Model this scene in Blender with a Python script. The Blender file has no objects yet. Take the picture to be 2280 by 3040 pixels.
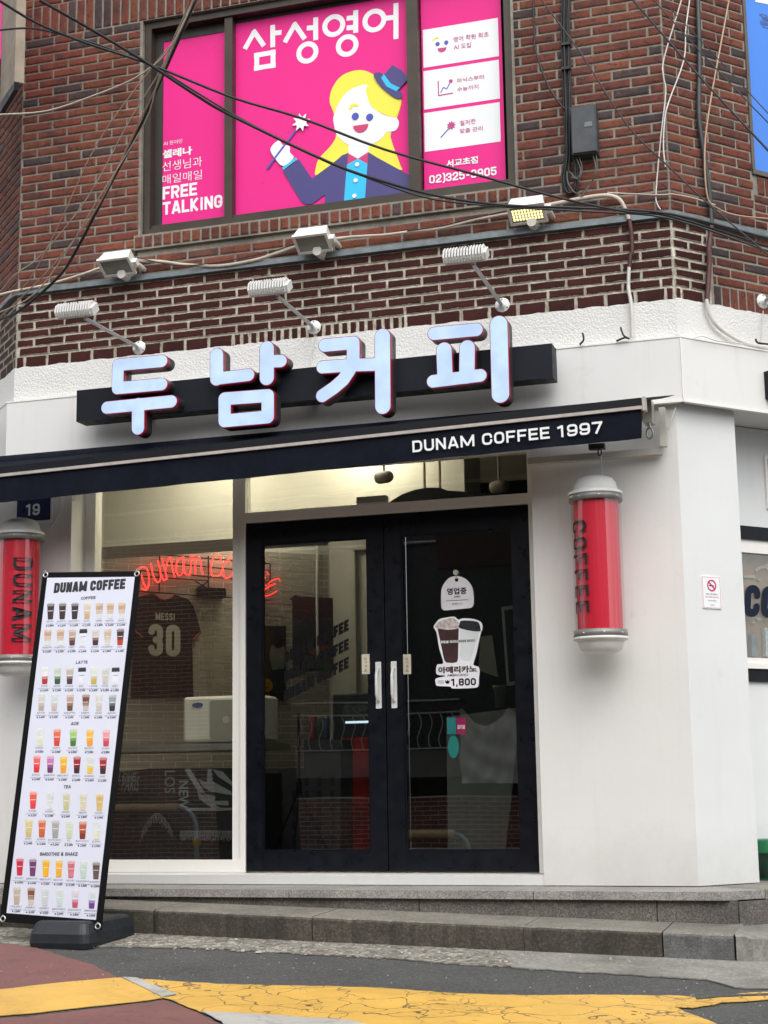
import bpy, math, random
import numpy as np
from mathutils import Vector, Matrix
from mathutils.geometry import tessellate_polygon
random.seed(7)
SC = bpy.context.scene
COL = SC.collection
# ------------------------------------------------------------------ camera
F0 = 4650.0
PITCH, ROLL, YF = [math.radians(a) for a in (9.815, -0.893, -17.47)]
CXP, CYP = 1140.0, 1520.0
_c, _s = math.cos(-YF), math.sin(-YF)
def _toF(v): return np.array([v[0]*_c - v[1]*_s, v[0]*_s + v[1]*_c, v[2]])
_cp, _sp, _cr, _sr = math.cos(PITCH), math.sin(PITCH), math.cos(ROLL), math.sin(ROLL)
_rt = np.array([1, 0, 0.]); _up = np.array([0, -_sp, _cp]); _fw = np.array([0, _cp, _sp])
CR, CU, CF = _toF(_cr*_rt + _sr*_up), _toF(-_sr*_rt + _cr*_up), _toF(_fw)
CAM = np.array([2.806, -9.054, 0.523])
def ray(px, py): return (px-CXP)/F0*CR - (py-CYP)/F0*CU + CF
def at(px, py, Y=0.0):
    r = ray(px, py); return CAM + (Y-CAM[1])/r[1]*r
def atZ(px, py, Z):
    r = ray(px, py); return CAM + (Z-CAM[2])/r[2]*r
cam_d = bpy.data.cameras.new('camera'); cam = bpy.data.objects.new('camera', cam_d); COL.objects.link(cam)
cam_d.sensor_fit = 'VERTICAL'; cam_d.sensor_height = 36; cam_d.lens = F0/3040*36
cam_d.clip_start = 0.05; cam_d.clip_end = 400
m = Matrix.Identity(4)
for i, v in enumerate((CR, CU, -CF)):
    for j in range(3): m[j][i] = v[j]
for j in range(3): m[j][3] = CAM[j]
cam.matrix_world = m
SC.camera = cam
# ------------------------------------------------------------------ world, sun, exposure
SUN_EL, SUN_AZ = math.radians(51), math.radians(152)     # azimuth measured from +Y clockwise
world = bpy.data.worlds.new('World'); SC.world = world; world.use_nodes = True
wn = world.node_tree.nodes; wl = world.node_tree.links
bg = wn['Background']
sky = wn.new('ShaderNodeTexSky'); sky.sky_type = 'NISHITA'; sky.sun_disc = False
sky.sun_elevation = SUN_EL; sky.sun_rotation = SUN_AZ; sky.dust_density = 3.0; sky.air_density = 1.0
hs = wn.new('ShaderNodeHueSaturation'); hs.inputs['Saturation'].default_value = 0.16
wl.new(sky.outputs[0], hs.inputs['Color']); wl.new(hs.outputs[0], bg.inputs['Color'])
bg.inputs['Strength'].default_value = 0.13
sd = bpy.data.lights.new('sun', 'SUN'); sun = bpy.data.objects.new('sun', sd); COL.objects.link(sun)
sd.energy = 1.0; sd.angle = math.radians(75); sd.color = (1.0, 0.98, 0.945)
sdir = Vector((math.sin(SUN_AZ)*math.cos(SUN_EL), math.cos(SUN_AZ)*math.cos(SUN_EL), math.sin(SUN_EL)))
sun.rotation_euler = sdir.to_track_quat('Z', 'Y').to_euler()
SC.view_settings.view_transform = 'Standard'; SC.view_settings.look = 'None'
SC.view_settings.exposure = 0.82; SC.view_settings.gamma = 1
SC.view_settings.use_curve_mapping = False
SC.cycles.max_bounces = 8; SC.cycles.transparent_max_bounces = 12; SC.cycles.glossy_bounces = 3
# ------------------------------------------------------------------ materials
def S(r, g, b):   # sRGB 0-255 -> linear
    return tuple(((c/255)/12.92 if c/255 < .04045 else ((c/255+.055)/1.055)**2.4) for c in (r, g, b))
MATS = {}
class NT:
    def __init__(s, name):
        s.m = bpy.data.materials.new(name); s.m.use_nodes = True
        s.t = s.m.node_tree; s.b = s.t.nodes['Principled BSDF']; s.pos = s.t.nodes.new('ShaderNodeNewGeometry').outputs['Position']
    def n(s, typ, **kw):
        x = s.t.nodes.new(typ)
        for k, v in kw.items():
            if k.startswith('i_'):
                x.inputs[k[2:].replace('_', ' ')].default_value = v
            else: setattr(x, k, v)
        return x
    def l(s, a, b): s.t.links.new(a, b)
    def noise(s, scale, detail=4, rough=.55, vec=None, dist=0):
        x = s.n('ShaderNodeTexNoise'); x.inputs['Scale'].default_value = scale; x.inputs['Detail'].default_value = detail
        x.inputs['Roughness'].default_value = rough; x.inputs['Distortion'].default_value = dist
        s.l(vec or s.pos, x.inputs['Vector']); return x.outputs['Fac']
    def ramp(s, fac, stops, interp='LINEAR'):
        x = s.n('ShaderNodeValToRGB'); e = x.color_ramp.elements; x.color_ramp.interpolation = interp
        while len(e) > 1: e.remove(e[-1])
        e[0].position = stops[0][0]; e[0].color = (*stops[0][1], 1) if not isinstance(stops[0][1], (int, float)) else (stops[0][1],)*3+(1,)
        for p, c in stops[1:]:
            q = e.new(p); q.color = (*c, 1) if not isinstance(c, (int, float)) else (c, c, c, 1)
        s.l(fac, x.inputs[0]); return x.outputs[0]
    def mix(s, fac, a, b, mode='MIX'):
        x = s.n('ShaderNodeMix', data_type='RGBA', blend_type=mode)
        for i, v in ((0, fac), (6, a), (7, b)):
            if hasattr(v, 'is_linked'): s.l(v, x.inputs[i])
            elif i == 0: x.inputs[0].default_value = v
            else: x.inputs[i].default_value = (*v, 1)
        return x.outputs[2]
    def math(s, op, a, b=0.5, c=None):
        x = s.n('ShaderNodeMath', operation=op)
        for i, v in enumerate((a, b, c)):
            if v is None: continue
            if hasattr(v, 'is_linked'): s.l(v, x.inputs[i])
            else: x.inputs[i].default_value = v
        return x.outputs[0]
    def bump(s, h, strength=.5, dist=.01, prev=None):
        x = s.n('ShaderNodeBump'); x.inputs['Strength'].default_value = strength; x.inputs['Distance'].default_value = dist
        s.l(h, x.inputs['Height'])
        if prev: s.l(prev, x.inputs['Normal'])
        return x.outputs[0]
def M(name, col, rough=.6, var=.12, scale=6., bump=.0, bscale=120., metal=0., spec=.5, emit=None, estr=0, dirt=0, dirtcol=(.12, .11, .10), coat=0):
    if name in MATS: return MATS[name]
    t = NT(name); b = t.b
    b.inputs['Roughness'].default_value = rough; b.inputs['Metallic'].default_value = metal
    b.inputs['Specular IOR Level'].default_value = spec; b.inputs['Coat Weight'].default_value = coat
    f = t.noise(scale, 5)
    lo = tuple(c*(1-var) for c in col); hi = tuple(min(1, c*(1+var)) for c in col)
    c = t.ramp(f, [(.3, lo), (.7, hi)])
    if dirt:
        d = t.ramp(t.noise(scale*.7, 8, .7, dist=.6), [(.52, 0), (.75, 1)])
        c = t.mix(t.math('MULTIPLY', d, dirt), c, dirtcol)
    t.l(c, b.inputs['Base Color'])
    r = t.ramp(t.noise(scale*3, 4), [(.3, max(0, rough-.1)), (.7, min(1, rough+.1))]); t.l(r, b.inputs['Roughness'])
    if bump: t.l(t.bump(t.noise(bscale, 6, .6), bump, .004), b.inputs['Normal'])
    if emit:
        b.inputs['Emission Color'].default_value = (*emit, 1); b.inputs['Emission Strength'].default_value = estr
    MATS[name] = t.m; return t.m
def rnd_fac(t):
    o = t.n('ShaderNodeObjectInfo').outputs['Random']; g = t.n('ShaderNodeNewGeometry').outputs['Random Per Island']
    return t.math('FRACT', t.math('ADD', o, g))
def mat_brick(name, painted=False, cream=False):
    t = NT(name); b = t.b; r = rnd_fac(t)
    r2 = t.math('FRACT', t.math('MULTIPLY', r, 17.31))
    off = t.n('ShaderNodeVectorMath', operation='ADD'); t.l(t.pos, off.inputs[0])
    cx = t.n('ShaderNodeCombineXYZ'); t.l(t.math('MULTIPLY', r, 9.0), cx.inputs[0]); t.l(t.math('MULTIPLY', r2, 5.0), cx.inputs[2]); t.l(cx.outputs[0], off.inputs[1])
    v = off.outputs[0]
    # carved squiggles: thin contour lines of a distorted noise
    w = t.noise(16, 2, .5, v, 1.8)
    line = t.ramp(t.math('ABSOLUTE', t.math('SUBTRACT', w, .5)), [(.0, 1), (.012, .8), (.028, 0)])
    keep = t.ramp(t.noise(22, 2, .5, v), [(.42, 0), (.56, 1)])
    line = t.math('MULTIPLY', line, keep)
    if painted:
        c = t.ramp(r, [(0, (.036, .010, .0085)), (.6, (.048, .013, .011)), (1, (.062, .0165, .014))])
        c = t.mix(t.math('MULTIPLY', t.ramp(t.noise(9, 6, .7, v), [(.5, 0), (.8, 1)]), .5), c, (.085, .032, .026))
        a = t.n('ShaderNodeAttribute', attribute_name='rim').outputs['Fac']
        nz = t.noise(38, 5, .7, v)
        e = t.ramp(t.math('ADD', t.math('MULTIPLY', a, .62), t.math('MULTIPLY', nz, .95)), [(.90, 0), (.98, 1)])
        fl = t.ramp(t.noise(75, 3, .8, v), [(.735, 0), (.76, 1)])
        e = t.math('MAXIMUM', e, t.math('MULTIPLY', fl, .9))
        c = t.mix(e, c, (.42, .38, .30))
        t.l(c, b.inputs['Base Color']); b.inputs['Roughness'].default_value = .62
        t.l(t.bump(line, -.7, .004, t.bump(t.noise(60, 4, .6, v), .35, .006)), b.inputs['Normal'])
    else:
        base = t.ramp(r, [(0, (.195, .062, .042)), (.28, (.160, .050, .036)), (.5, (.215, .070, .045)), (.70, (.130, .046, .036)), (.83, (.235, .082, .046)), (.88, (.085, .056, .055)), (1, (.062, .054, .058))], 'LINEAR')
        dark = t.ramp(t.noise(7, 3, .6, v), [(.50, 0), (.66, 1)])
        c = t.mix(t.math('MULTIPLY', dark, .58), base, (.072, .042, .043))
        lt = t.ramp(t.noise(18, 5, .7, v), [(.5, 0), (.75, 1)])
        c = t.mix(t.math('MULTIPLY', lt, .35), c, (.26, .10, .06))
        c = t.mix(t.math('MULTIPLY', line, .8), c, (.035, .018, .016))
        a = t.n('ShaderNodeAttribute', attribute_name='rim').outputs['Fac']
        e = t.ramp(t.math('ADD', t.math('MULTIPLY', a, .55), t.math('MULTIPLY', t.noise(45, 5, .7, v), .8)), [(.93, 0), (1.0, 1)])
        c = t.mix(t.math('MULTIPLY', e, .55), c, (.22, .19, .155))
        t.l(c, b.inputs['Base Color']); b.inputs['Roughness'].default_value = .7
        t.l(t.bump(line, -.9, .005, t.bump(t.noise(50, 5, .65, v), .5, .006)), b.inputs['Normal'])
    wz = t.ramp(t.noise(.9, 6, .7), [(.38, .62), (.62, 1.08)]); old = b.inputs['Base Color'].links[0].from_socket
    t.l(t.mix(1.0, old, wz, 'MULTIPLY'), b.inputs['Base Color'])
    b.inputs['Specular IOR Level'].default_value = .14
    MATS[name] = t.m; return t.m
def mat_mortar(name, c1, c2, dirt):
    t = NT(name); b = t.b
    c = t.ramp(t.noise(18, 6, .7), [(.36, c1), (.64, c2)])
    c = t.mix(t.math('MULTIPLY', t.ramp(t.noise(3.2, 6, .7), [(.44, 0), (.66, 1)]), .75), c, dirt)
    t.l(c, b.inputs['Base Color']); b.inputs['Roughness'].default_value = .9
    t.l(t.bump(t.noise(70, 6, .7), .8, .008), b.inputs['Normal']); MATS[name] = t.m; return t.m
def mat_glass(name, tint=(.9, .93, .92), refl=1.0):
    t = NT(name); t.t.nodes.remove(t.b)
    out = t.t.nodes['Material Output']
    tr = t.n('ShaderNodeBsdfTransparent'); tr.inputs[0].default_value = (*tint, 1)
    gl = t.n('ShaderNodeBsdfGlossy'); gl.inputs['Roughness'].default_value = .004
    fr = t.n('ShaderNodeFresnel'); fr.inputs['IOR'].default_value = 1.52
    mx = t.n('ShaderNodeMixShader')
    f = t.math('MINIMUM', t.math('MULTIPLY', fr.outputs[0], 2.6*refl), .14)
    wv = t.noise(1.3, 2, .4); bp = t.bump(wv, .05, .012); t.l(bp, gl.inputs['Normal'])
    t.l(f, mx.inputs[0]); t.l(tr.outputs[0], mx.inputs[1]); t.l(gl.outputs[0], mx.inputs[2]); t.l(mx.outputs[0], out.inputs[0])
    MATS[name] = t.m; return t.m
def mat_emit(name, col, strength, spots=False):
    t = NT(name); b = t.b
    b.inputs['Base Color'].default_value = (*[c*.6 for c in col], 1); b.inputs['Roughness'].default_value = .35
    if spots:
        c = t.ramp(t.noise(9, 3, .5), [(.35, tuple(x*.84 for x in col)), (.65, tuple(min(1, x*1.12) for x in col))]); t.l(c, b.inputs['Emission Color'])
    else: b.inputs['Emission Color'].default_value = (*col, 1)
    b.inputs['Emission Strength'].default_value = strength; MATS[name] = t.m; return t.m
def mat_asphalt():
    t = NT('asphalt'); b = t.b
    c = t.ramp(t.noise(2.2, 6, .6), [(.3, (.052, .053, .051)), (.7, (.084, .085, .082))])
    sp = t.n('ShaderNodeTexVoronoi'); sp.inputs['Scale'].default_value = 110; t.l(t.pos, sp.inputs['Vector'])
    g = t.ramp(sp.outputs['Color'], [(.45, 0), (.95, 1)])
    c = t.mix(t.math('MULTIPLY', g, .6), c, (.17, .168, .165))
    dk = t.ramp(t.noise(160, 3, .7), [(.35, 1), (.5, 0)]); c = t.mix(t.math('MULTIPLY', dk, .7), c, (.022, .022, .024))
    ps = t.ramp(t.noise(26, 2, .5), [(.76, 0), (.775, 1)]); c = t.mix(ps, c, (.32, .31, .28))
    t.l(c, b.inputs['Base Color']); b.inputs['Roughness'].default_value = .88
    t.l(t.bump(sp.outputs['Distance'], .8, .006, t.bump(t.noise(5, 4), .4, .03)), b.inputs['Normal']); MATS['asphalt'] = t.m; return t.m
def mat_paint(name, col, crack=1.0, wear=.2, under=(.05, .05, .052), rough=.6):
    t = NT(name); b = t.b
    wv = t.n('ShaderNodeVectorMath', operation='ADD'); nz = t.n('ShaderNodeTexNoise'); nz.inputs['Scale'].default_value = 5; t.l(t.pos, nz.inputs['Vector'])
    sc = t.n('ShaderNodeVectorMath', operation='SCALE'); sc.inputs['Scale'].default_value = .35; t.l(nz.outputs['Color'], sc.inputs[0])
    t.l(t.pos, wv.inputs[0]); t.l(sc.outputs[0], wv.inputs[1])
    vo = t.n('ShaderNodeTexVoronoi', feature='DISTANCE_TO_EDGE'); vo.inputs['Scale'].default_value = 4.2; t.l(wv.outputs[0], vo.inputs['Vector'])
    cr = t.ramp(vo.outputs['Distance'], [(.0, 1), (.008, .9), (.022, 0)])
    mk = t.ramp(t.noise(1.6, 3, .5), [(.32, .15), (.46, 1)])
    v2 = t.n('ShaderNodeTexVoronoi', feature='DISTANCE_TO_EDGE'); v2.inputs['Scale'].default_value = 11; t.l(wv.outputs[0], v2.inputs['Vector'])
    c2 = t.math('MULTIPLY', t.ramp(v2.outputs['Distance'], [(.0, 1), (.012, .8), (.034, 0)]), t.ramp(t.noise(2.3, 3, .5), [(.52, 0), (.60, .8)]))
    cr = t.math('MULTIPLY', t.math('MAXIMUM', t.math('MULTIPLY', cr, mk), c2), crack)
    c = t.ramp(t.noise(3.5, 6, .7), [(.3, tuple(x*.86 for x in col)), (.7, tuple(min(1, x*1.08) for x in col))])
    wr = t.ramp(t.math('ADD', t.math('MULTIPLY', t.noise(70, 6, .8), .6), t.math('MULTIPLY', t.noise(2.5, 4, .6), .45)), [(.62-.06*wear, 0), (.70, 1)]); c = t.mix(t.math('MULTIPLY', wr, wear), c, under)
    dt = t.ramp(t.noise(1.9, 8, .78), [(.46, 0), (.68, 1)]); c = t.mix(t.math('MULTIPLY', dt, .34), c, tuple(x*.5+.03 for x in col))
    c = t.mix(t.math('MULTIPLY', cr, .88), c, (.05, .042, .032))
    t.l(c, b.inputs['Base Color']); b.inputs['Roughness'].default_value = rough
    t.l(t.bump(cr, -1, .006, t.bump(t.noise(120, 5, .7), .6, .004)), b.inputs['Normal']); MATS[name] = t.m; return t.m
def mat_stone(name, c1, c2, c3, scale=140, bumpd=.004, stain=.5, big=2.0):
    t = NT(name); b = t.b
    vo = t.n('ShaderNodeTexVoronoi'); vo.inputs['Scale'].default_value = scale; t.l(t.pos, vo.inputs['Vector'])
    c = t.ramp(vo.outputs['Color'], [(.1, c1), (.5, c2), (.9, c3)])
    st = t.ramp(t.noise(big, 8, .72), [(.42, 0), (.68, 1)]); c = t.mix(t.math('MULTIPLY', st, stain), c, tuple(x*.38 for x in c1))
    st2 = t.ramp(t.noise(big*6, 6, .7), [(.55, 0), (.75, 1)]); c = t.mix(t.math('MULTIPLY', st2, stain*.6), c, tuple(x*.6 for x in c1))
    t.l(c, b.inputs['Base Color']); b.inputs['Roughness'].default_value = .85
    t.l(t.bump(t.noise(scale*.6, 6, .7), .7, bumpd, t.bump(t.noise(9, 5), .4, .02)), b.inputs['Normal']); MATS[name] = t.m; return t.m
def mat_white(name, col, var=.03, streak=.25, bmp=.15, bscale=25, bd=.01, rough=.55, low=None):
    t = NT(name); b = t.b
    c = t.ramp(t.noise(1.4, 5, .6), [(.3, tuple(x*(1-var) for x in col)), (.7, col)])
    mp = t.n('ShaderNodeMapping'); mp.inputs['Scale'].default_value = (14, 14, .9); t.l(t.pos, mp.inputs[0])
    s1 = t.ramp(t.noise(1.0, 6, .65, mp.outputs[0]), [(.55, 0), (.8, 1)]); c = t.mix(t.math('MULTIPLY', s1, streak*.4), c, (.42, .39, .34))
    sm = t.ramp(t.noise(5, 7, .7), [(.62, 0), (.8, 1)]); c = t.mix(t.math('MULTIPLY', sm, streak), c, (.45, .43, .40))
    if low is not None:   # splash dirt where the wall meets the step
        sp = t.n('ShaderNodeSeparateXYZ'); t.l(t.pos, sp.inputs[0])
        h = t.math('SUBTRACT', low, sp.outputs['Z']); h = t.math('ADD', h, t.math('MULTIPLY', t.noise(7, 6, .7), .45))
        f = t.ramp(h, [(.05, 0), (.5, .38)]); c = t.mix(f, c, (.36, .34, .31))
    t.l(c, b.inputs['Base Color']); b.inputs['Roughness'].default_value = rough
    t.l(t.bump(t.noise(bscale, 5, .6), bmp, bd), b.inputs['Normal']); MATS[name] = t.m; return t.m
mRED = mat_brick('red_brick'); mPAINTED = mat_brick('maroon_painted_brick', True)
mMORT = mat_mortar('grey_mortar', (.235, .215, .175), (.32, .295, .245), (.15, .135, .115))
mMORTP = mat_mortar('cream_mortar', (.30, .27, .21), (.74, .70, .61), (.22, .19, .15))
mWALL = mat_white('white_wall', (.75, .745, .725), .06, .42, .10, 22, .008, low=.12)
mWALLR = mat_white('white_wall_side', (.72, .735, .73), .06, .36, .10, 22, .008, low=.08)
mSTUCCO = mat_white('white_stucco', (.75, .745, .72), .05, .20, .75, 75, .012)
mFASC = mat_white('fascia_sheet', (.74, .74, .72), .04, .45, .05, 3, .02, .38)
mFRAME = mat_white('white_frame', (.82, .80, .76), .03, .15, .05, 10, .004, .4)
mSILL = mat_white('white_sill', (.68, .68, .66), .06, .55, .2, 30, .01, .6)
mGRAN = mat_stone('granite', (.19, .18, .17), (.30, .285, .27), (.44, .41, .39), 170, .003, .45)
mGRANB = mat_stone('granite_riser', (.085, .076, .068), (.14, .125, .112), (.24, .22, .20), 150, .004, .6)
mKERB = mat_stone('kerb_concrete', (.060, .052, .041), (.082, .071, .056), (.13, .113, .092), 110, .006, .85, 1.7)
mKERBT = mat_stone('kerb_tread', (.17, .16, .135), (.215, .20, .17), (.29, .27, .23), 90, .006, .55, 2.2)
mKERBG = mat_stone('grey_stone', (.115, .115, .115), (.15, .15, .15), (.20, .20, .20), 140, .008, .6, 5)
mAPRON = mat_stone('apron_pebbles', (.13, .12, .10), (.25, .235, .20), (.48, .45, .39), 42, .03, .45, 3)
mAPRONC = mat_stone('apron_concrete', (.22, .21, .19), (.27, .26, .235), (.33, .32, .29), 70, .006, .7, 2.2)
mASPH = mat_asphalt()
mYEL = mat_paint('yellow_road_paint', (.74, .44, .085), 1.0, .45)
mYELD = mat_paint('yellow_road_paint_left', (.74, .44, .09), .15, .25)
mREDP = mat_paint('red_road_coating', (.21, .090, .082), .35, .6, (.06, .04, .04), .85)
mWHTP = mat_paint('white_road_paint', (.48, .47, .44), .3, .8)
mBLACK = M('black_metal', (.007, .008, .011), .42, .2, spec=.25)
mAWN = M('awning_fabric', (.006, .008, .015), .8, .2, 8, .4, 300, spec=.12)
mAWNS = M('awning_rail_grey', (.42, .38, .35), .5, .15, 20)
mCAN = M('letter_can_grey', (.028, .028, .030), .45, .2)
mCANR = M('letter_rim_red', (.24, .010, .022), .35, .15, emit=(.35, .01, .03), estr=.10)
mFACE = mat_emit('letter_face_lit', (.42, .55, .88), 0.46, True)
mDOOR = M('door_black', (.005, .006, .010), .34, .2, 5, 0, spec=.25)
mSTEEL = M('brushed_steel', (.62, .62, .60), .35, .08, 20, metal=.75)
mGAL = M('galvanised_steel', (.17, .20, .215), .5, .25, 12, .3, 60, metal=.3, dirt=.5)
mWPL = M('white_plastic', (.74, .73, .69), .4, .06, 15, dirt=.25, dirtcol=(.3, .28, .24))
mWMET = M('white_painted_metal', (.72, .72, .70), .38, .05, 15, dirt=.2, dirtcol=(.35, .33, .3))
mGREY = M('grey_metal_band', (.24, .23, .22), .4, .12, 15, metal=.3)
mBRZ = M('bronze_window_frame', (.050, .039, .029), .38, .15, 8, metal=.35)
mBRZD = M('bronze_frame_dark', (.022, .018, .015), .45, .2)
mPINK = M('pink_film', (.78, .026, .250), .35, .03, 1.2, spec=.2)
mPRW = M('print_white', (.80, .82, .83), .4, .02, 2)
mPRP = M('print_magenta', (.52, .04, .22), .4, .02)
mPRY = M('print_yellow', (.86, .76, .06), .4, .02)
mPRN = M('print_navy', (.055, .045, .19), .4, .02)
mPRN2 = M('print_blue', (.06, .075, .44), .4, .02)
mPRC = M('print_cyan', (.02, .50, .86), .4, .02)
mPRR = M('print_crimson', (.58, .03, .14), .4, .02)
mPRK = M('print_black', (.007, .007, .008), .55, .05, spec=.1)
mPRG = M('print_grey', (.12, .12, .13), .45, .05)
mBLUE = M('blue_film', (.055, .22, .72), .35, .05, 1.0)
mBOX = M('telecom_box_grey', (.045, .052, .060), .5, .2, 10, dirt=.3, dirtcol=(.10, .11, .12))
mCABK = M('cable_black', (.012, .012, .014), .5, .2)
mCABW = M('cable_cream', (.50, .45, .37), .55, .15, 12, dirt=.4)
mCABWW = M('cable_white', (.62, .61, .58), .5, .1, 12, dirt=.3)
mCABM = M('cable_maroon_paint', (.075, .026, .022), .55, .15)
mCABT = M('cable_tan', (.42, .28, .19), .5, .15)
mPIPE = M('pipe_dark_green_grey', (.035, .045, .047), .45, .2)
mBASE = M('black_rubber_plastic', (.016, .020, .026), .5, .2, 8, .3, 150)
mBANN = M('banner_fabric_white', (.66, .68, .79), .5, .03, 3, .5, 2.2)
mLENS = M('lamp_lens', (.16, .15, .12), .15, .2)
mSIGNN = M('sign_navy', (.018, .026, .085), .35, .1)
def mat_tube():
    t = NT('red_tube'); mp = t.n('ShaderNodeMapping'); mp.inputs['Scale'].default_value = (40, 40, .35); t.l(t.pos, mp.inputs[0])
    c = t.ramp(t.noise(1.0, 4, .6, mp.outputs[0]), [(.35, (.58, .010, .035)), (.62, (.68, .018, .05)), (.74, (.82, .16, .14))])  # pale last stop: upright highlight streaks painted into the red
    t.l(c, t.b.inputs['Base Color']); t.b.inputs['Roughness'].default_value = .35; MATS['red_tube'] = t.m; return t.m
mREDT = mat_tube()
mGLASS = mat_glass('window_glass'); mGLASSD = mat_glass('door_glass', (.60, .63, .63), 1.15)
mCLEAR = mat_glass('clear_sleeve', (.96, .95, .95), .8)
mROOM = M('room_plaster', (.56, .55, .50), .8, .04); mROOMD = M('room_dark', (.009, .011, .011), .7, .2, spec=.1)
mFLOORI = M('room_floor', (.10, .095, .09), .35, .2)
mNEON = mat_emit('neon_red', (1.0, .028, .022), 3.4)
mLAMPW = mat_emit('ceiling_lamp_warm', (1.0, .86, .64), 13.0)
mLED = mat_emit('led_yellow', (1.0, .86, .40), .95)

# ------------------------------------------------------------------ geometry helpers
def tag(o, label=None, cat=None, group=None, kind=None):
    if label: o['label'] = label
    if cat: o['category'] = cat
    if group: o['group'] = group
    if kind: o['kind'] = kind
    return o
def link(name, me, parent=None):
    o = bpy.data.objects.new(name, me); COL.objects.link(o)
    if parent: o.parent = parent
    return o
def V(p): return Vector([float(x) for x in p])
class MB:
    def __init__(s): s.v = []; s.f = []; s.mi = []; s.sm = []
    def add(s, vs, fs, mi=0, smooth=False):
        b = len(s.v); s.v += [tuple(float(c) for c in p) for p in vs]
        for f in fs: s.f.append([b+i for i in f]); s.mi.append(mi); s.sm.append(smooth)
        return s
    def box(s, a, b, mi=0, R=None, bev=0):
        x0, y0, z0 = a; x1, y1, z1 = b
        if bev:
            e = bev
            rings = [((x0+e, x1-e), (y0+e, y1-e), z0), ((x0, x1), (y0, y1), z0+e), ((x0, x1), (y0, y1), z1-e), ((x0+e, x1-e), (y0+e, y1-e), z1)]
            vs = []
            for (xa, xb), (ya, yb), z in rings:
                q = e if z in (z0+e, z1-e) else 0
                vs += [(xa+q, ya, z), (xb-q, ya, z), (xb, ya+q, z), (xb, yb-q, z), (xb-q, yb, z), (xa+q, yb, z), (xa, yb-q, z), (xa, ya+q, z)]
            fs = [[7, 6, 5, 4, 3, 2, 1, 0], list(range(24, 32))]
            for r in range(3):
                for i in range(8):
                    j = (i+1) % 8; fs.append([r*8+i, r*8+j, r*8+8+j, r*8+8+i])
        else:
            vs = [(x0, y0, z0), (x1, y0, z0), (x1, y1, z0), (x0, y1, z0), (x0, y0, z1), (x1, y0, z1), (x1, y1, z1), (x0, y1, z1)]
            fs = [[3, 2, 1, 0], [4, 5, 6, 7], [0, 1, 5, 4], [1, 2, 6, 5], [2, 3, 7, 6], [3, 0, 4, 7]]
        if R is not None: vs = [R @ Vector(v) for v in vs]
        return s.add(vs, fs, mi)
    def tube(s, pts, r, n=8, mi=0, cap=True, smooth=True):
        pts = [V(p) for p in pts]
        if not hasattr(r, '__len__'): r = [r]*len(pts)
        vs = []; up = None
        for i, p in enumerate(pts):
            t = (pts[min(i+1, len(pts)-1)]-pts[max(i-1, 0)])
            if t.length < 1e-9: t = Vector((0, 0, 1))
            t.normalize()
            if up is None: up = Vector((0, 0, 1)) if abs(t.z) < .9 else Vector((0, 1, 0))
            a = t.cross(up)
            if a.length < 1e-4: a = t.orthogonal()
            a.normalize(); b = a.cross(t).normalized(); up = b
            for k in range(n):
                w = 2*math.pi*k/n; vs.append(p+(a*math.cos(w)+b*math.sin(w))*r[i])
        fs = []
        for i in range(len(pts)-1):
            for k in range(n):
                j = (k+1) % n; fs.append([i*n+k, i*n+j, (i+1)*n+j, (i+1)*n+k])
        s.add(vs, fs, mi, smooth)
        if cap:
            s.add([vs[k] for k in range(n)], [list(range(n))[::-1]], mi); s.add([vs[-n+k] for k in range(n)], [list(range(n))], mi)
        return s
    def lathe(s, c, prof, n=24, mi=0, axis=None, smooth=True):
        R = axis or Matrix.Identity(3); vs = []; fs = []
        for r, h in prof:
            for k in range(n):
                w = 2*math.pi*k/n; vs.append(V(c)+R @ Vector((r*math.cos(w), r*math.sin(w), h)))
        for i in range(len(prof)-1):
            for k in range(n):
                j = (k+1) % n; fs.append([i*n+k, i*n+j, (i+1)*n+j, (i+1)*n+k])
        return s.add(vs, fs, mi, smooth)
    def build(s, name, mats, parent=None, attr=None):
        me = bpy.data.meshes.new(name); me.from_pydata(s.v, [], s.f)
        for mt in (mats if isinstance(mats, (list, tuple)) else [mats]): me.materials.append(mt)
        me.polygons.foreach_set('material_index', s.mi); me.polygons.foreach_set('use_smooth', s.sm)
        me.update(); return link(name, me, parent)
class Pl:
    """a plane: origin, unit u (right), unit v (up), n (towards the viewer)"""
    def __init__(s, O, u, v=(0, 0, 1)):
        s.O = np.array(O, float); s.u = np.array(u, float); s.u /= np.linalg.norm(s.u)
        s.v = np.array(v, float); s.v /= np.linalg.norm(s.v); s.n = np.cross(s.u, s.v); s.n /= np.linalg.norm(s.n)
    def off(s, d): return Pl(s.O+s.n*d, s.u, s.v)
    def px(s, x, y):
        r = ray(x, y); q = CAM+((s.O-CAM)@s.n)/(r@s.n)*r-s.O
        return (float(q@s.u), float(q@s.v))
    def w(s, u, v, d=0.): return s.O+s.u*u+s.v*v+s.n*d
    def mat(s, u=0, v=0, d=0):
        m = Matrix.Identity(4); o = s.w(u, v, d)
        for i, a in enumerate((s.u, s.v, s.n)):
            for j in range(3): m[j][i] = a[j]
        for j in range(3): m[j][3] = o[j]
        return m
def FP(Y): return Pl((0, Y, 0), (1, 0, 0))
TH = math.radians(48.1)
RD = np.array([math.cos(TH), math.sin(TH), 0]); K = np.array([1.81, -.22, 0])
RP = Pl(K, RD)                       # right-hand wall plane, s = 0 at the corner
LT = math.radians(44)
LK = np.array([-2.505, -.22, 0]); LP = Pl(LK, (math.cos(LT), -math.sin(LT), 0))  # left wall, s < 0 goes away
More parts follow.
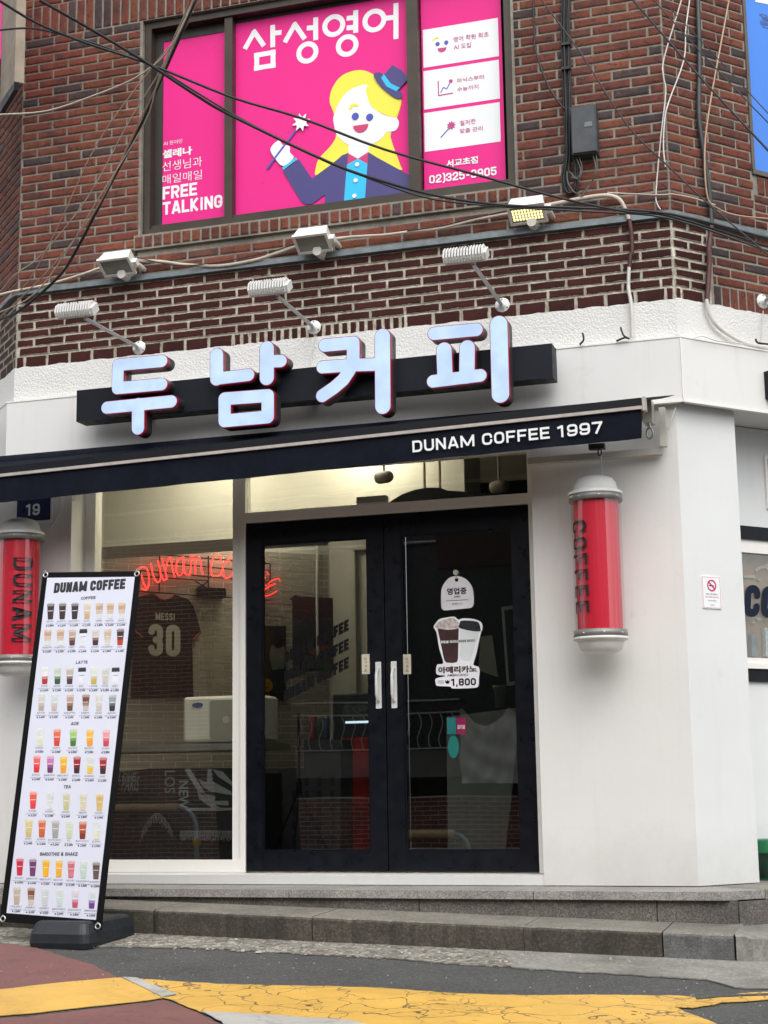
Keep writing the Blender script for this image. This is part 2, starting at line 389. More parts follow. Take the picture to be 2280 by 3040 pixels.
def prism(mb, P, loop, d0, d1, mi=0, holes=(), back=False, smi=None):
    """loop in plane coordinates, extruded from d0 (back) to d1 (front) along the normal"""
    smi = mi if smi is None else smi
    loops = [list(loop)]+[list(h) for h in holes]
    flat = [p for l in loops for p in l]
    tri = tessellate_polygon([[Vector((p[0], p[1], 0)) for p in l] for l in loops])
    fr = [P.w(p[0], p[1], d1) for p in flat]
    fs = []
    for t in tri:
        a, b, c = [Vector(flat[i]) for i in t]
        fs.append(list(t) if (b-a).cross(c-a) > 0 else list(t)[::-1])
    mb.add(fr, fs, mi)
    if abs(d1-d0) > 1e-6:
        for l in loops:
            ar = sum(l[i][0]*l[(i+1) % len(l)][1]-l[(i+1) % len(l)][0]*l[i][1] for i in range(len(l)))
            ll = l if ((ar > 0) == (l is loops[0])) else l[::-1]
            n = len(ll); vs = [P.w(p[0], p[1], d1) for p in ll]+[P.w(p[0], p[1], d0) for p in ll]
            mb.add(vs, [[i, i+n, (i+1) % n+n, (i+1) % n] for i in range(n)], smi)
        if back: mb.add([P.w(p[0], p[1], d0) for p in flat], [f[::-1] for f in fs], smi)
    return mb
def rect(a, b): return [(a[0], a[1]), (b[0], a[1]), (b[0], b[1]), (a[0], b[1])]
def rrect(x0, y0, x1, y1, r, n=4):
    out = []
    for cx, cy, a0 in ((x1-r, y0+r, -90), (x1-r, y1-r, 0), (x0+r, y1-r, 90), (x0+r, y0+r, 180)):
        for k in range(n+1):
            a = math.radians(a0+90*k/n); out.append((cx+r*math.cos(a), cy+r*math.sin(a)))
    return out
def circ(c, r, n=24, ry=None): return [(c[0]+r*math.cos(2*math.pi*k/n), c[1]+(ry or r)*math.sin(2*math.pi*k/n)) for k in range(n)]
def smooth(pts, k=5, closed=True):
    out = []; n = len(pts)
    rng = range(n) if closed else range(n-1)
    for i in rng:
        p0, p1, p2, p3 = [np.array(pts[(i+j) % n] if closed else pts[min(max(i+j, 0), n-1)], float) for j in (-1, 0, 1, 2)]
        for q in range(k):
            t = q/k; out.append(tuple(.5*((2*p1)+(-p0+p2)*t+(2*p0-5*p1+4*p2-p3)*t*t+(-p0+3*p1-3*p2+p3)*t**3)))
    if not closed: out.append(tuple(np.array(pts[-1], float)))
    return out
def pxl(P, pts, ox=0, oy=0, s=1.): return [P.px(ox+x/s, oy+y/s) for x, y in pts]
# signed distance shapes -> outlines (rounded stroke letters)
def sdf_loops(prims, grow=0., h=.004):
    allp = []
    for k in prims:
        e = k[-1] if k[0] != 'ring' else k[2]+k[3]
        for p in (k[1] if k[0] != 'ring' else [k[1]]): allp += [(p[0]-e, p[1]-e), (p[0]+e, p[1]+e)]
    A = np.array(allp); x0, y0 = A.min(0)-grow-3*h; x1, y1 = A.max(0)+grow+3*h
    xs = np.arange(x0, x1, h); ys = np.arange(y0, y1, h); X, Y = np.meshgrid(xs, ys)
    D = np.full(X.shape, 1e9)
    for k in prims:
        if k[0] == 'ring':
            d = np.abs(np.hypot(X-k[1][0], Y-k[1][1])-k[2])-k[3]; D = np.minimum(D, d); continue
        pts = k[1]; r = k[2]
        for a, b in zip(pts[:-1], pts[1:]):
            ax, ay = a; dx, dy = b[0]-ax, b[1]-ay; L = math.hypot(dx, dy)
            t = ((X-ax)*dx+(Y-ay)*dy)/(L*L)
            if k[0] == 'cap':
                t = np.clip(t, 0, 1); d = np.hypot(X-ax-t*dx, Y-ay-t*dy)-r
            else:
                q = np.abs((X-ax)*dy-(Y-ay)*dx)/L-r; w = np.abs(t-.5)*L-L/2
                d = np.maximum(q, w)
            D = np.minimum(D, d)
    D -= grow
    D = np.where(np.abs(D) < 1e-7, 1e-7, D)
    segs = {}
    ny, nx = D.shape
    sg = D < 0
    mixed = ~((sg[:-1, :-1] == sg[1:, :-1]) & (sg[:-1, :-1] == sg[:-1, 1:]) & (sg[:-1, :-1] == sg[1:, 1:]))
    def ip(j, i, J, I):
        a, b = D[j, i], D[J, I]; t = a/(a-b); return (xs[i]+(xs[I]-xs[i])*t, ys[j]+(ys[J]-ys[j])*t)
    for j, i in zip(*np.nonzero(mixed)):
        c = [(j, i), (j, i+1), (j+1, i+1), (j+1, i)]; s4 = [sg[q] for q in c]
        cr = []
        for e in range(4):
            if s4[e] != s4[(e+1) % 4]:
                a, b = c[e], c[(e+1) % 4]; key = (min(a, b), max(a, b)); cr.append((key, ip(*key[0], *key[1]), s4[e]))
        if len(cr) == 2: pr = [(cr[0], cr[1])]
        else: pr = [(cr[0], cr[1]), (cr[2], cr[3])]
        for a, b in pr:
            if a[2]: a, b = a, b
            else: a, b = b, a
            segs[b[0]] = (a[0], b[1])   # oriented walk
    loops = []
    while segs:
        k0 = next(iter(segs)); k = k0; lp = []
        while k in segs:
            nk, p = segs.pop(k); lp.append(p); k = nk
        if len(lp) > 4: loops.append(lp)
    out = []
    for lp in loops:   # drop nearly collinear points
        keep = [lp[0]]
        for i, p in enumerate(lp):
            if i == 0: continue
            a = keep[-1]; b = lp[(i+1) % len(lp)]
            ar = abs((p[0]-a[0])*(b[1]-a[1])-(b[0]-a[0])*(p[1]-a[1])); L = math.hypot(b[0]-a[0], b[1]-a[1])+1e-12
            if ar/L > h*.03 or L > h*4.5: keep.append(p)
        if len(keep) > 2: out.append(keep)
    def area(l): return .5*sum(l[i][0]*l[(i+1) % len(l)][1]-l[(i+1) % len(l)][0]*l[i][1] for i in range(len(l)))
    def inside(p, l):
        c = False
        for i in range(len(l)):
            (xa, ya), (xb, yb) = l[i], l[i-1]
            if (ya > p[1]) != (yb > p[1]) and p[0] < (xb-xa)*(p[1]-ya)/(yb-ya)+xa: c = not c
        return c
    res = []
    srt = sorted(out, key=lambda l: -abs(area(l)))
    for l in srt:
        host = [r for r in res if inside(l[0], r[0])]
        if host: host[-1][1].append(l)
        else: res.append((l, []))
    return res
# heavy condensed capitals and figures drawn as strokes
def _rr(pts, rad, n=5):
    out = [pts[0]]
    for a, b, c in zip(pts[:-2], pts[1:-1], pts[2:]):
        a, b, c = [np.array(q, float) for q in (a, b, c)]; da, dc = a-b, c-b
        r_ = min(rad, np.linalg.norm(da)*.5 if tuple(a) != tuple(pts[0]) else np.linalg.norm(da), np.linalg.norm(dc)*.5 if tuple(c) != tuple(pts[-1]) else np.linalg.norm(dc))
        p = b+da/np.linalg.norm(da)*r_; q = b+dc/np.linalg.norm(dc)*r_
        for k in range(n+1): t = k/n; out.append(tuple((1-t)**2*p+2*t*(1-t)*b+t*t*q))
    out.append(pts[-1]); return out
GCACHE = {}
def glyph(ch, w, t, rad=.30):
    key = (ch, round(w, 2), round(t, 3), rad)
    if key in GCACHE: return GCACHE[key]
    h = t/2; L, R, Bt, T = h, w-h, h, 1-h; m = .5; rad = min(rad, (R-L)/2)
    S = []       # (points, rounded?)
    def s(*p): S.append(list(p))
    def c(*p): S.append(_rr(list(p), rad))
    mid = w/2
    if ch in 'OQ0': c((mid, T), (L, T), (L, Bt), (R, Bt), (R, T), (mid, T)); 
    elif ch == 'D': c((0, T), (R, T), (R, Bt), (0, Bt)); s((L, 0), (L, 1))
    elif ch == 'U': c((L, 1), (L, Bt), (R, Bt), (R, 1))
    elif ch == 'N': s((L, 0), (L, 1)); s((R, 0), (R, 1)); s((L, 1-t*.2), (R, t*.2))
    elif ch == 'A': s((L*.9, 0), (mid-.02, 1)); s((w-L*.9, 0), (mid+.02, 1)); s((L+.05, .27), (R-.05, .27))
    elif ch == 'M': s((L, 0), (L, 1)); s((R, 0), (R, 1)); s((L, 1-t*.3), (mid, .12)); s((R, 1-t*.3), (mid, .12))
    elif ch == 'C': c((R, .64), (R, T), (L, T), (L, Bt), (R, Bt), (R, .36))
    elif ch == 'G': c((R, .66), (R, T), (L, T), (L, Bt), (R, Bt), (R, .5)); s((mid, .45), (w, .45))
    elif ch == 'F': s((L, 0), (L, 1)); s((0, T), (w, T)); s((0, .48), (w*.9, .48))
    elif ch == 'E': s((L, 0), (L, 1)); s((0, T), (w, T)); s((0, .5), (w*.92, .5)); s((0, Bt), (w, Bt))
    elif ch == 'L': s((L, 0), (L, 1)); s((0, Bt), (w, Bt))
    elif ch == 'T': s((mid, 0), (mid, 1)); s((0, T), (w, T))
    elif ch == 'I': s((mid, 0), (mid, 1))
    elif ch == 'H': s((L, 0), (L, 1)); s((R, 0), (R, 1)); s((L, .5), (R, .5))
    elif ch == 'K': s((L, 0), (L, 1)); s((L, .42), (R-.01, .99)); s((L+t*.4, .52), (R, .01))
    elif ch == 'R': c((0, T), (R, T), (R, .46), (0, .46)); s((L, 0), (L, 1)); s((mid, .46), (R, 0))
    elif ch == 'P': c((0, T), (R, T), (R, .42), (0, .42)); s((L, 0), (L, 1))
    elif ch == 'S': c((R, .70), (R, T), (L, T), (L, .5), (R, .5), (R, Bt), (L, Bt), (L, .30))
    elif ch == 'W': s((L, 1), (w*.27, 0)); s((w*.27, 0), (mid, .9)); s((mid, .9), (w*.73, 0)); s((w*.73, 0), (R, 1))
    elif ch == '&': c((R, 0), (L, .62), (L, T), (w*.7, T), (w*.7, .6), (L, .4), (L, Bt), (w*.65, Bt), (R, .45))
    elif ch == '1': s((w*.62, 0), (w*.62, 1)); s((w*.62, 1-h*.8), (0, .78))
    elif ch == '2': c((L, .66), (L, T), (R, T), (R, .55), (L, .22), (L, Bt)); s((0, Bt), (w, Bt))
    elif ch == '3': c((L, .70), (L, T), (R, T), (R, .5), (mid*.8, .5)); c((mid*.8, .5), (R, .5), (R, Bt), (L, Bt), (L, .30))
    elif ch == '5': s((0, T), (w*.95, T)); s((L, .5), (L, 1)); c((L, .56), (R, .60), (R, Bt), (L, Bt), (L, .28))
    elif ch == '7': s((0, T), (w, T)); s((R, T), (w*.35, 0))
    elif ch == '8': c((mid, T), (L, T), (L, .52), (R, .52), (R, T), (mid, T)); c((mid, .52), (L, .52), (L, Bt), (R, Bt), (R, .52), (mid, .52))
    elif ch == '9': c((mid, T), (L, T), (L, .44), (R, .44), (R, T), (mid, T)); c((R, .7), (R, Bt), (L, Bt), (L, .26))
    elif ch == '6': c((mid, Bt), (L, Bt), (L, .56), (R, .56), (R, Bt), (mid, Bt)); c((L, .3), (L, T), (R, T), (R, .74))
    elif ch == '-': s((w*.1, .45), (w*.9, .45))
    elif ch == ',': s((mid, t), (mid-.02, -.14))
    elif ch == ')': c((w*.2, 1.08), (w*.8, .9), (w*.8, .1), (w*.2, -.1))
    pr = []
    for p in S:
        for a, b in zip(p[:-1], p[1:]):
            if math.hypot(a[0]-b[0], a[1]-b[1]) > 1e-6: pr.append(('seg', [a, b], h))
        for a in p[1:-1]: pr.append(('cap', [a, (a[0]+1e-4, a[1])], h))
    GCACHE[key] = sdf_loops(pr, 0, .022) if pr else []
    return GCACHE[key]
WD = {'M': 1.38, 'I': .42, 'W': 1.5, '1': .72, ',': .42, '-': .75, ')': .5, ' ': .38, '&': 1.05, 'F': .9, 'E': .92, 'L': .9, 'T': .96, 'A': 1.08, 'S': .96}
def block(name, st, P, box, mat, parent=None, t=.22, d=.001, shear=0., rot=0, gap=.10, flatten=None, rad=.30):
    """st in stroke capitals filling box; t = stroke / height"""
    u0, v0, u1, v1 = box
    Wd, Hd = (u1-u0, v1-v0) if rot == 0 else (v1-v0, u1-u0)
    n = len(st); units = sum(WD.get(c, 1.) for c in st); w = (Wd/Hd-gap*(n-1))/units
    x = 0; mb = MB()
    for ch in st:
        gw = w*WD.get(ch, 1.)
        if ch == 'I': gw_ = max(gw, t)
        for lo, ho in glyph(ch, gw, min(t, gw*.62), rad) if ch != ' ' else []:
            def tr(l):
                o = []
                for a, b in l:
                    X = (x+a+shear*(b-.5))*Hd; Y = b*Hd
                    o.append((u0+X, v0+Y) if rot == 0 else (u0+Y, v1-X))
                return o
            if flatten: flatten(mb, tr(lo), [tr(q) for q in ho])
            else: prism(mb, P, tr(lo), d-.0006, d, holes=[tr(q) for q in ho])
        x += gw+gap
    if name is None: return mb
    if parent is not None and parent.type == 'EMPTY': return child(mb, name, mat, parent)
    return mb.build(name, mat, parent)
# deferred lettering: real outlines, fitted into a box of the plane
TEXTS = []
def text(name, st, P, box, mat, parent=None, bold=0., d=.001, depth=0., shear=0., rot=0, fit=True, tagd=None):
    TEXTS.append((name, st, P, box, mat, parent, bold, d, depth, shear, rot, fit, tagd))
def flush_texts():
    objs = []
    for t in TEXTS:
        cu = bpy.data.curves.new('t', 'FONT'); cu.body = t[1]; cu.size = 1; cu.offset = t[6]; cu.resolution_u = 2 if len(t[1]) > 3 else 4
        cu.align_x = 'LEFT'; o = bpy.data.objects.new('t', cu); COL.objects.link(o); objs.append(o)
    dg = bpy.context.evaluated_depsgraph_get()
    merged = {}
    for t, o in zip(TEXTS, objs):
        name, st, P, (u0, v0, u1, v1), mat, parent, bold, d, depth, shear, rot, fit, tagd = t
        me = bpy.data.meshes.new_from_object(o.evaluated_get(dg))
        vs = np.array([v.co[:2] for v in me.vertices]); fs = [list(p.vertices) for p in me.polygons]
        bpy.data.meshes.remove(me)
        if len(vs) == 0: continue
        mn = vs.min(0); mx = vs.max(0); vs = (vs-mn)/np.maximum(mx-mn, 1e-6)
        if not fit:
            asp = (mx-mn)[0]/(mx-mn)[1]; wd = (v1-v0)*asp
            if wd < (u1-u0): c = (u0+u1)/2; u0, u1 = c-wd/2, c+wd/2
        if rot == -90: vs = np.stack([vs[:, 1], 1-vs[:, 0]], 1)
        if rot == 180: vs = np.stack([1-vs[:, 0], vs[:, 1]], 1)
        vs[:, 0] += shear*(vs[:, 1]-.5)
        n = np.array([P.w(u0+a*(u1-u0), v0+b*(v1-v0), d) for a, b in vs])
        key = (name, parent.name if parent else None, mat.name) if parent else (name, id(t), mat.name)
        mb, mats, par, tg = merged.setdefault(key, (MB(), mat, parent, tagd))
        mb.add(n, fs)
        if depth: mb.add([p-P.n*depth for p in n], [])
    for o in objs:
        c = o.data; bpy.data.objects.remove(o); bpy.data.curves.remove(c)
    for key, (mb, mt, par, tg) in merged.items():
        o = child(mb, key[0], mt, par) if (par is not None and par.type == 'EMPTY') else mb.build(key[0], mt, par)
        if key[0] in ('menu_prices', 'menu_names'): o['kind'] = 'stuff'
        if tg: tag(o, **tg)
def pbox(P, x0, y0, x1, y1, ox=0, oy=0, s=1.):
    """box on plane P whose left edge passes px x0, right x1, vertical extent from the mid column"""
    xm = (x0+x1)/2
    a = P.px(ox+x0/s, oy+(y0+y1)/2/s); b = P.px(ox+x1/s, oy+(y0+y1)/2/s)
    t = P.px(ox+xm/s, oy+y0/s); bt = P.px(ox+xm/s, oy+y1/s)
    return (a[0], bt[1], b[0], t[1])

# ------------------------------------------------------------------ building shell
YW = -.22; W = FP(YW)
B = bpy.data.objects.new('cafe_building', None); COL.objects.link(B)
tag(B, 'red brick corner building with white ground floor cafe front and black double doors', 'building')
XL, XR = -2.505, 1.81
BR_CACHE = {}
def brick_mesh(w, h, mat, var, prot=.006):
    w = round(w/.004)*.004; h = round(h/.004)*.004
    key = (w, h, mat.name, var)
    if key in BR_CACHE: return BR_CACHE[key]
    rg = random.Random(hash((int(w*1000), int(h*1000), var)) & 0xffff)
    def ring(e, j):
        a, b = w/2-e, h/2-e; p = [(-a, -b), (0, -b), (a, -b), (a, 0), (a, b), (0, b), (-a, b), (-a, 0)]
        return [(x+rg.uniform(-j, j), z+rg.uniform(-j, j)) for x, z in p]
    back = ring(0, 0); outr = [(x*1., z) for x, z in ring(.0008, .0016)]; inn = ring(min(.010, h*.22), .0012)
    vs = [(x, .0, z) for x, z in back]+[(x, -prot+.002, z) for x, z in outr]+[(x, -prot-rg.uniform(0, .0012), z) for x, z in inn]
    fs = []
    for r in (0, 8):
        for i in range(8): fs.append([r+i, r+(i+1) % 8, r+8+(i+1) % 8, r+8+i])
    fs.append([16+i for i in range(8)])
    me = bpy.data.meshes.new('brick'); me.from_pydata(vs, [], fs); me.materials.append(mat)
    at_ = me.attributes.new('rim', 'FLOAT', 'POINT'); at_.data.foreach_set('value', [1.]*16+[0.]*8)
    BR_CACHE[key] = me; return me
BRICKS = []   # (plane, s, z, w, h, kind)
def lay(P, s0, s1, z0, z1, kind, pitch=.222, course=.060, mort=.0135, holes=(), ph=0., start_row=0):
    rows = int(round((z1-z0)/course)); ch = (z1-z0)/rows
    for r in range(rows):
        za = z0+r*ch+mort/2; zb = z0+(r+1)*ch-mort/2
        off = (((r+start_row) % 2)*.5+ph)*pitch
        x = s0+off-pitch*2
        while x < s1:
            a, b = x+mort/2, x+pitch-mort/2
            sp = [(max(a, s0+mort/2), min(b, s1-mort/2))]
            for hx0, hx1, hz0, hz1 in holes:
                if zb > hz0 and za < hz1:
                    ns = []
                    for p, q in sp:
                        if q <= hx0 or p >= hx1: ns.append((p, q))
                        else:
                            if p < hx0-mort: ns.append((p, hx0-mort*.6))
                            if q > hx1+mort: ns.append((hx1+mort*.6, q))
                    sp = ns
            for p, q in sp:
                if q-p > .018: BRICKS.append((P, (p+q)/2, (za+zb)/2, q-p, zb-za, kind))
            x += pitch
def soldiers(P, s0, s1, z0, z1, kind, pitch=.0665, mort=.0135, holes=()):
    n = int(round((s1-s0)/pitch)); pt = (s1-s0)/n
    for i in range(n):
        c = s0+(i+.5)*pt
        if any(h0 < c < h1 for h0, h1 in holes): continue
        BRICKS.append((P, c, (z0+z1)/2, pt-mort, z1-z0-mort, kind))
WX0, WX1, WZ0, WZ1 = -1.61, .893, 4.06, 5.565
# front, red
lay(W, XL, XR, 3.80, 5.565, 'r', holes=[(WX0-.01, WX1+.01, 3.955, 5.6)], ph=.05)
soldiers(W, XL, XR, 5.565, 5.803, 'r')
lay(W, XL, XR, 5.803, 6.283, 'r', ph=.3)
# rowlock sill under the window
SILLP = FP(YW-.028)
soldiers(SILLP, WX0-.03, WX1+.03, 3.965, 4.052, 'r', pitch=.068)
# front, painted
ZP0, ZP1 = 3.25, 3.745
lay(W, XL, XR, 3.333, ZP1, 'p', course=.0588, ph=.1, mort=.0115)
soldiers(W, -.95, .15, 3.245, 3.333, 'p', pitch=.0555)
lay(W, XL, -.95, 3.245, 3.333, 'p', course=.088, pitch=.165, ph=.4); lay(W, .15, XR, 3.245, 3.333, 'p', course=.088, pitch=.175, ph=.2)
# right wall
lay(RP, 0, .67, 3.80, 6.28, 'r', ph=.45); lay(RP, .67, 2.4, 3.80, 4.02, 'r', ph=.45)
lay(RP, 0, .27, 3.333, ZP1, 'p', course=.0588, ph=.55); lay(RP, 0, .27, 3.245, 3.333, 'p', course=.088, pitch=.17, ph=.3)
lay(RP, .30, 2.4, 3.39, ZP1, 'r', course=.0588, ph=.15); soldiers(RP, .30, 2.4, 3.25, 3.39, 'r')
soldiers(RP, .70, 2.4, 4.02, 4.14, 'r')
# left wall
lay(LP, -2.6, 0, 3.80, 5.565, 'r', ph=.2); soldiers(LP, -2.6, 0, 5.565, 5.803, 'r'); lay(LP, -2.6, 0, 5.803, 6.28, 'r')
lay(LP, -2.6, 0, 3.333, ZP1, 'p', course=.0588, ph=.35); lay(LP, -2.6, 0, 3.245, 3.333, 'p', course=.088, pitch=.17)
def place_bricks():
    ctr = lambda b: np.linalg.norm(b[0].w(b[1], b[2])-CAM)
    for kind, mt, nm, lim in (('r', mRED, 'brick', 300), ('p', mPAINTED, 'painted_brick', 300)):
        bs = sorted([b for b in BRICKS if b[5] == kind], key=lambda b: (ctr(b)))
        vis = []
        rest = []
        for b in bs:
            q = b[0].w(b[1], b[2])-CAM; dd = q@CF; x = CXP+F0*(q@CR)/dd; y = CYP-F0*(q@CU)/dd
            (vis if (-40 < x < 2320 and y > -20 and len(vis) < lim) else rest).append(b)
        for b in vis:
            P, s_, z_, w, h, _ = b
            o = bpy.data.objects.new(nm, brick_mesh(w, h, mt, random.randrange(5)))
            mm = Matrix.Identity(4)
            for i, a in enumerate((P.u, -P.n, P.v)):
                for j in range(3): mm[j][i] = a[j]
            pos = P.w(s_, z_, -.0005+random.uniform(-.0012, .0015))
            for j in range(3): mm[j][3] = pos[j]
            o.matrix_world = mm; o.parent = B; COL.objects.link(o)
        if rest:
            mb = MB(); rim = []
            for P, s_, z_, w, h, _ in rest:
                me = brick_mesh(w, h, mt, random.randrange(5)); o = P.w(s_, z_, random.uniform(-.0012, .0015))
                mb.add([o+P.u*v.co[0]-P.n*v.co[1]+P.v*v.co[2] for v in me.vertices], [list(p.vertices) for p in me.polygons]); rim += [1.]*16+[0.]*8
            ob = mb.build(nm+'_rows', mt, B); ob['kind'] = 'stuff'
            a = ob.data.attributes.new('rim', 'FLOAT', 'POINT'); a.data.foreach_set('value', rim)
place_bricks()
# mortar backing (real wall thickness behind the bricks)
mb = MB()
def wallq(P, s0, s1, z0, z1, d=0., th=.12, mi=0): prism(mb, P, rect((s0, z0), (s1, z1)), d-th, d, mi)
D = -.0012
wallq(W, XL, WX0, 3.745, 6.3, D); wallq(W, WX1, XR, 3.745, 6.3, D); wallq(W, WX0, WX1, 3.745, WZ0, D); wallq(W, WX0, WX1, WZ1, 6.3, D)
wallq(RP, 0, .70, 3.745, 6.3, D); wallq(RP, .70, 2.6, 3.745, 4.14, D); wallq(RP, .70, 2.6, 5.6, 6.3, D)
wallq(RP, .285, 2.6, 3.2, 3.745, D)
wallq(LP, -2.7, 0, 3.745, 6.3, D)
mb.build('mortar', mMORT, B)
mb = MB(); prism(mb, SILLP, rect((WX0-.035, 3.958), (WX1+.035, 4.058)), -.03, -.002); mb.build('sill_mortar', mMORT, B)
mb = MB(); wallq(W, XL, XR, 3.0, 3.745, D); wallq(RP, 0, .285, 3.0, 3.745, D); wallq(LP, -2.7, 0, 3.0, 3.745, D)
mb.build('painted_mortar', mMORTP, B)
# stucco band with a ragged top edge
def ragged(P, s0, s1, zt, zb, d0, d1):
    n = int((s1-s0)/.03); top = [(s0+(s1-s0)*i/n, zt+random.uniform(-.0035, .0035)+.002*math.sin(i*.7)) for i in range(n+1)]
    return [(s0, zb), (s1, zb)]+top[::-1]
mb = MB()
prism(mb, W, ragged(W, XL-.006, XR+.004, 3.255, 2.95, 0, .012), -.02, .010)
prism(mb, RP, ragged(RP, -.004, 2.6, 3.262, 2.95, 0, .012), -.02, .010)
prism(mb, LP, ragged(LP, -2.6, 0, 3.255, 2.95, 0, .012), -.02, .010)
mb.build('stucco_band', mSTUCCO, B)
# fascia sheet box
fo = .06
def corner_off(d):   # where the offset front and right planes meet
    t = math.tan(TH/2)*d; return XR+t, -t
xr, sr = corner_off(fo); xl = XL-math.tan(LT/2)*fo
mb = MB()
FZ0, FZ1 = 2.642, 3.012
prism(mb, W, rect((xl, FZ0), (xr, FZ1)), fo-.02, fo); prism(mb, RP, rect((sr, FZ0), (3.0, FZ1)), fo-.02, fo)
prism(mb, LP, rect((-3.0, FZ0), (XL-xl, FZ1)), fo-.02, fo)
mb.build('fascia', mFASC, B)
mb = MB()   # folded lips and seams of the sheet metal
for P, a, b in ((W, xl, xr), (RP, sr, 3.0), (LP, -3.0, XL-xl)):
    prism(mb, P, rect((a, FZ0-.012), (b, FZ0+.004)), fo-.03, fo+.006); prism(mb, P, rect((a, FZ1-.003), (b, FZ1+.006)), fo-.08, fo+.004)
prism(mb, RP, rect((sr-.004, FZ0+.01), (sr+.006, FZ1-.006)), fo, fo+.003)
mb.build('fascia_lip', mFRAME, B)
mb = MB()   # soffits under and lids over the fascia
def slab(poly, z0, z1, mi=0):
    P = Pl((0, 0, 0), (1, 0, 0), (0, 1, 0)); prism(mb, P, poly, z0, z1, mi, back=True)
kr = RP.w(3.0, 0, fo); kr2 = RP.w(3.0, 0, -.6)
slab([(xl, YW-fo+.004), (xr-.003, YW-fo+.004), tuple(kr[:2]-RP.n[:2]*.004), tuple(kr2[:2]), (0.9, .12), (XL, .12)], FZ0+.006, FZ0+.03)
slab([(xl, YW-fo+.004), (xr-.003, YW-fo+.004), tuple(kr[:2]-RP.n[:2]*.004), tuple(RP.w(3.0, 0, -.02)[:2]), (XR, YW+.01), (XL, YW+.01)], FZ1-.02, FZ1-.006)
mb.build('soffit', mWALL, B)
# galvanised rail
mb = MB()
def rail(P, a, b, z, e=.0):
    prism(mb, P, rect((a, z-.016), (b, z+.016)), .0, .035); prism(mb, P, rect((a, z+.016), (b, z+.024)), .0, .012)
t35 = math.tan(TH/2)*.035
rail(W, XL-.0, XR+t35, 3.765); rail(RP, -t35, 2.6, 3.765); rail(LP, -2.6, 0, 3.765)
mb.build('steel_rail', mGAL, B)
# piers and ground-floor walls
WB = -.055
mb = MB(); prism(mb, W, rect((.930, WB), (1.785, FZ0)), -.26, .0); mb.build('pier', mWALL, B); mb = MB()
prism(mb, W, rect((XL-.3, WB), (-2.074, FZ0)), -.26, .0)
prism(mb, LP.off(0), rect((-2.6, WB), (-.3, FZ0)), -.1, -.002)
mb.build('pier', mWALL, B)
mb = MB(); prism(mb, Pl((1.785, YW, 0), RD), rect((0, WB), (.445, FZ0)), -.36, .0); mb.build('side_pier', mWALLR, B)
RQ = Pl(np.array([1.785, YW, 0]), RD).off(-.30)     # recessed side wall plane
mb = MB()
gl0, gl1 = 1.225, 1.86
prism(mb, RQ, rect((.30, WB-.02), (3.0, 1.085)), -.1, 0); prism(mb, RQ, rect((.30, 2.02), (3.0, FZ0)), -.1, 0)
mb.build('side_wall', mWALLR, B)
mb = MB()
prism(mb, RQ, rect((.5, gl1+.08), (3, 2.02)), -.05, .035, 0); prism(mb, RQ, rect((.5, 1.085), (3, 1.16)), -.05, .02, 0)
mb.build('black_trim', mBLACK, B)
mb = MB()
prism(mb, RQ, rect((.5, gl1), (3, gl1+.08)), -.05, .02); prism(mb, RQ, rect((.5, 1.16), (3, 1.193)), -.05, .035); prism(mb, RQ, rect((.5, 1.193), (3, gl0)), -.05, .022)
prism(mb, RQ, rect((.5, gl0), (.66, gl1)), -.05, .02)
sw = mb.build('side_window', mFRAME, B)
mb = MB(); prism(mb, RQ, rect((.66, gl0), (3, gl1)), -.012, -.006, back=True); mb.build('pane', mGLASS, sw)

# ------------------------------------------------------------------ shop front joinery (frame plane at Y = 0)
D0 = FP(0.0)
mb = MB()
def fr(x0, z0, x1, z1, d0=-.06, d1=.03): prism(mb, D0, rect((x0, z0), (x1, z1)), d0, d1, back=True)
fr(-.985, .0, -.952, FZ0); fr(-1.045, .074, -.985, FZ0, -.04, .012)         # mullion beside the doors
fr(.866, .0, .935, FZ0)                                                     # right jamb
fr(-.952, 2.150, .866, 2.215); fr(-.952, 2.47, .866, FZ0)                    # transom rails
fr(-2.08, .0, -.985, .074); fr(-2.08, .0741, -2.005, FZ0); fr(-2.005, 2.5, -1.045, FZ0)
mb.build('door_surround', mFRAME, B)
mb = MB(); prism(mb, FP(YW), rect((-2.3, -.056), (.95, -.002)), -.30, -.005); mb.build('sill', mSILL, B)
mb = MB(); prism(mb, D0, rect((-2.005, .074), (-1.045, 2.5)), -.006, 0, back=True); fw_ = mb.build('shop_window', mGLASS, B)
mb = MB(); prism(mb, D0, rect((-.952, 2.215), (.866, 2.47)), -.006, 0, back=True); mb.build('transom_pane', mGLASS, B)
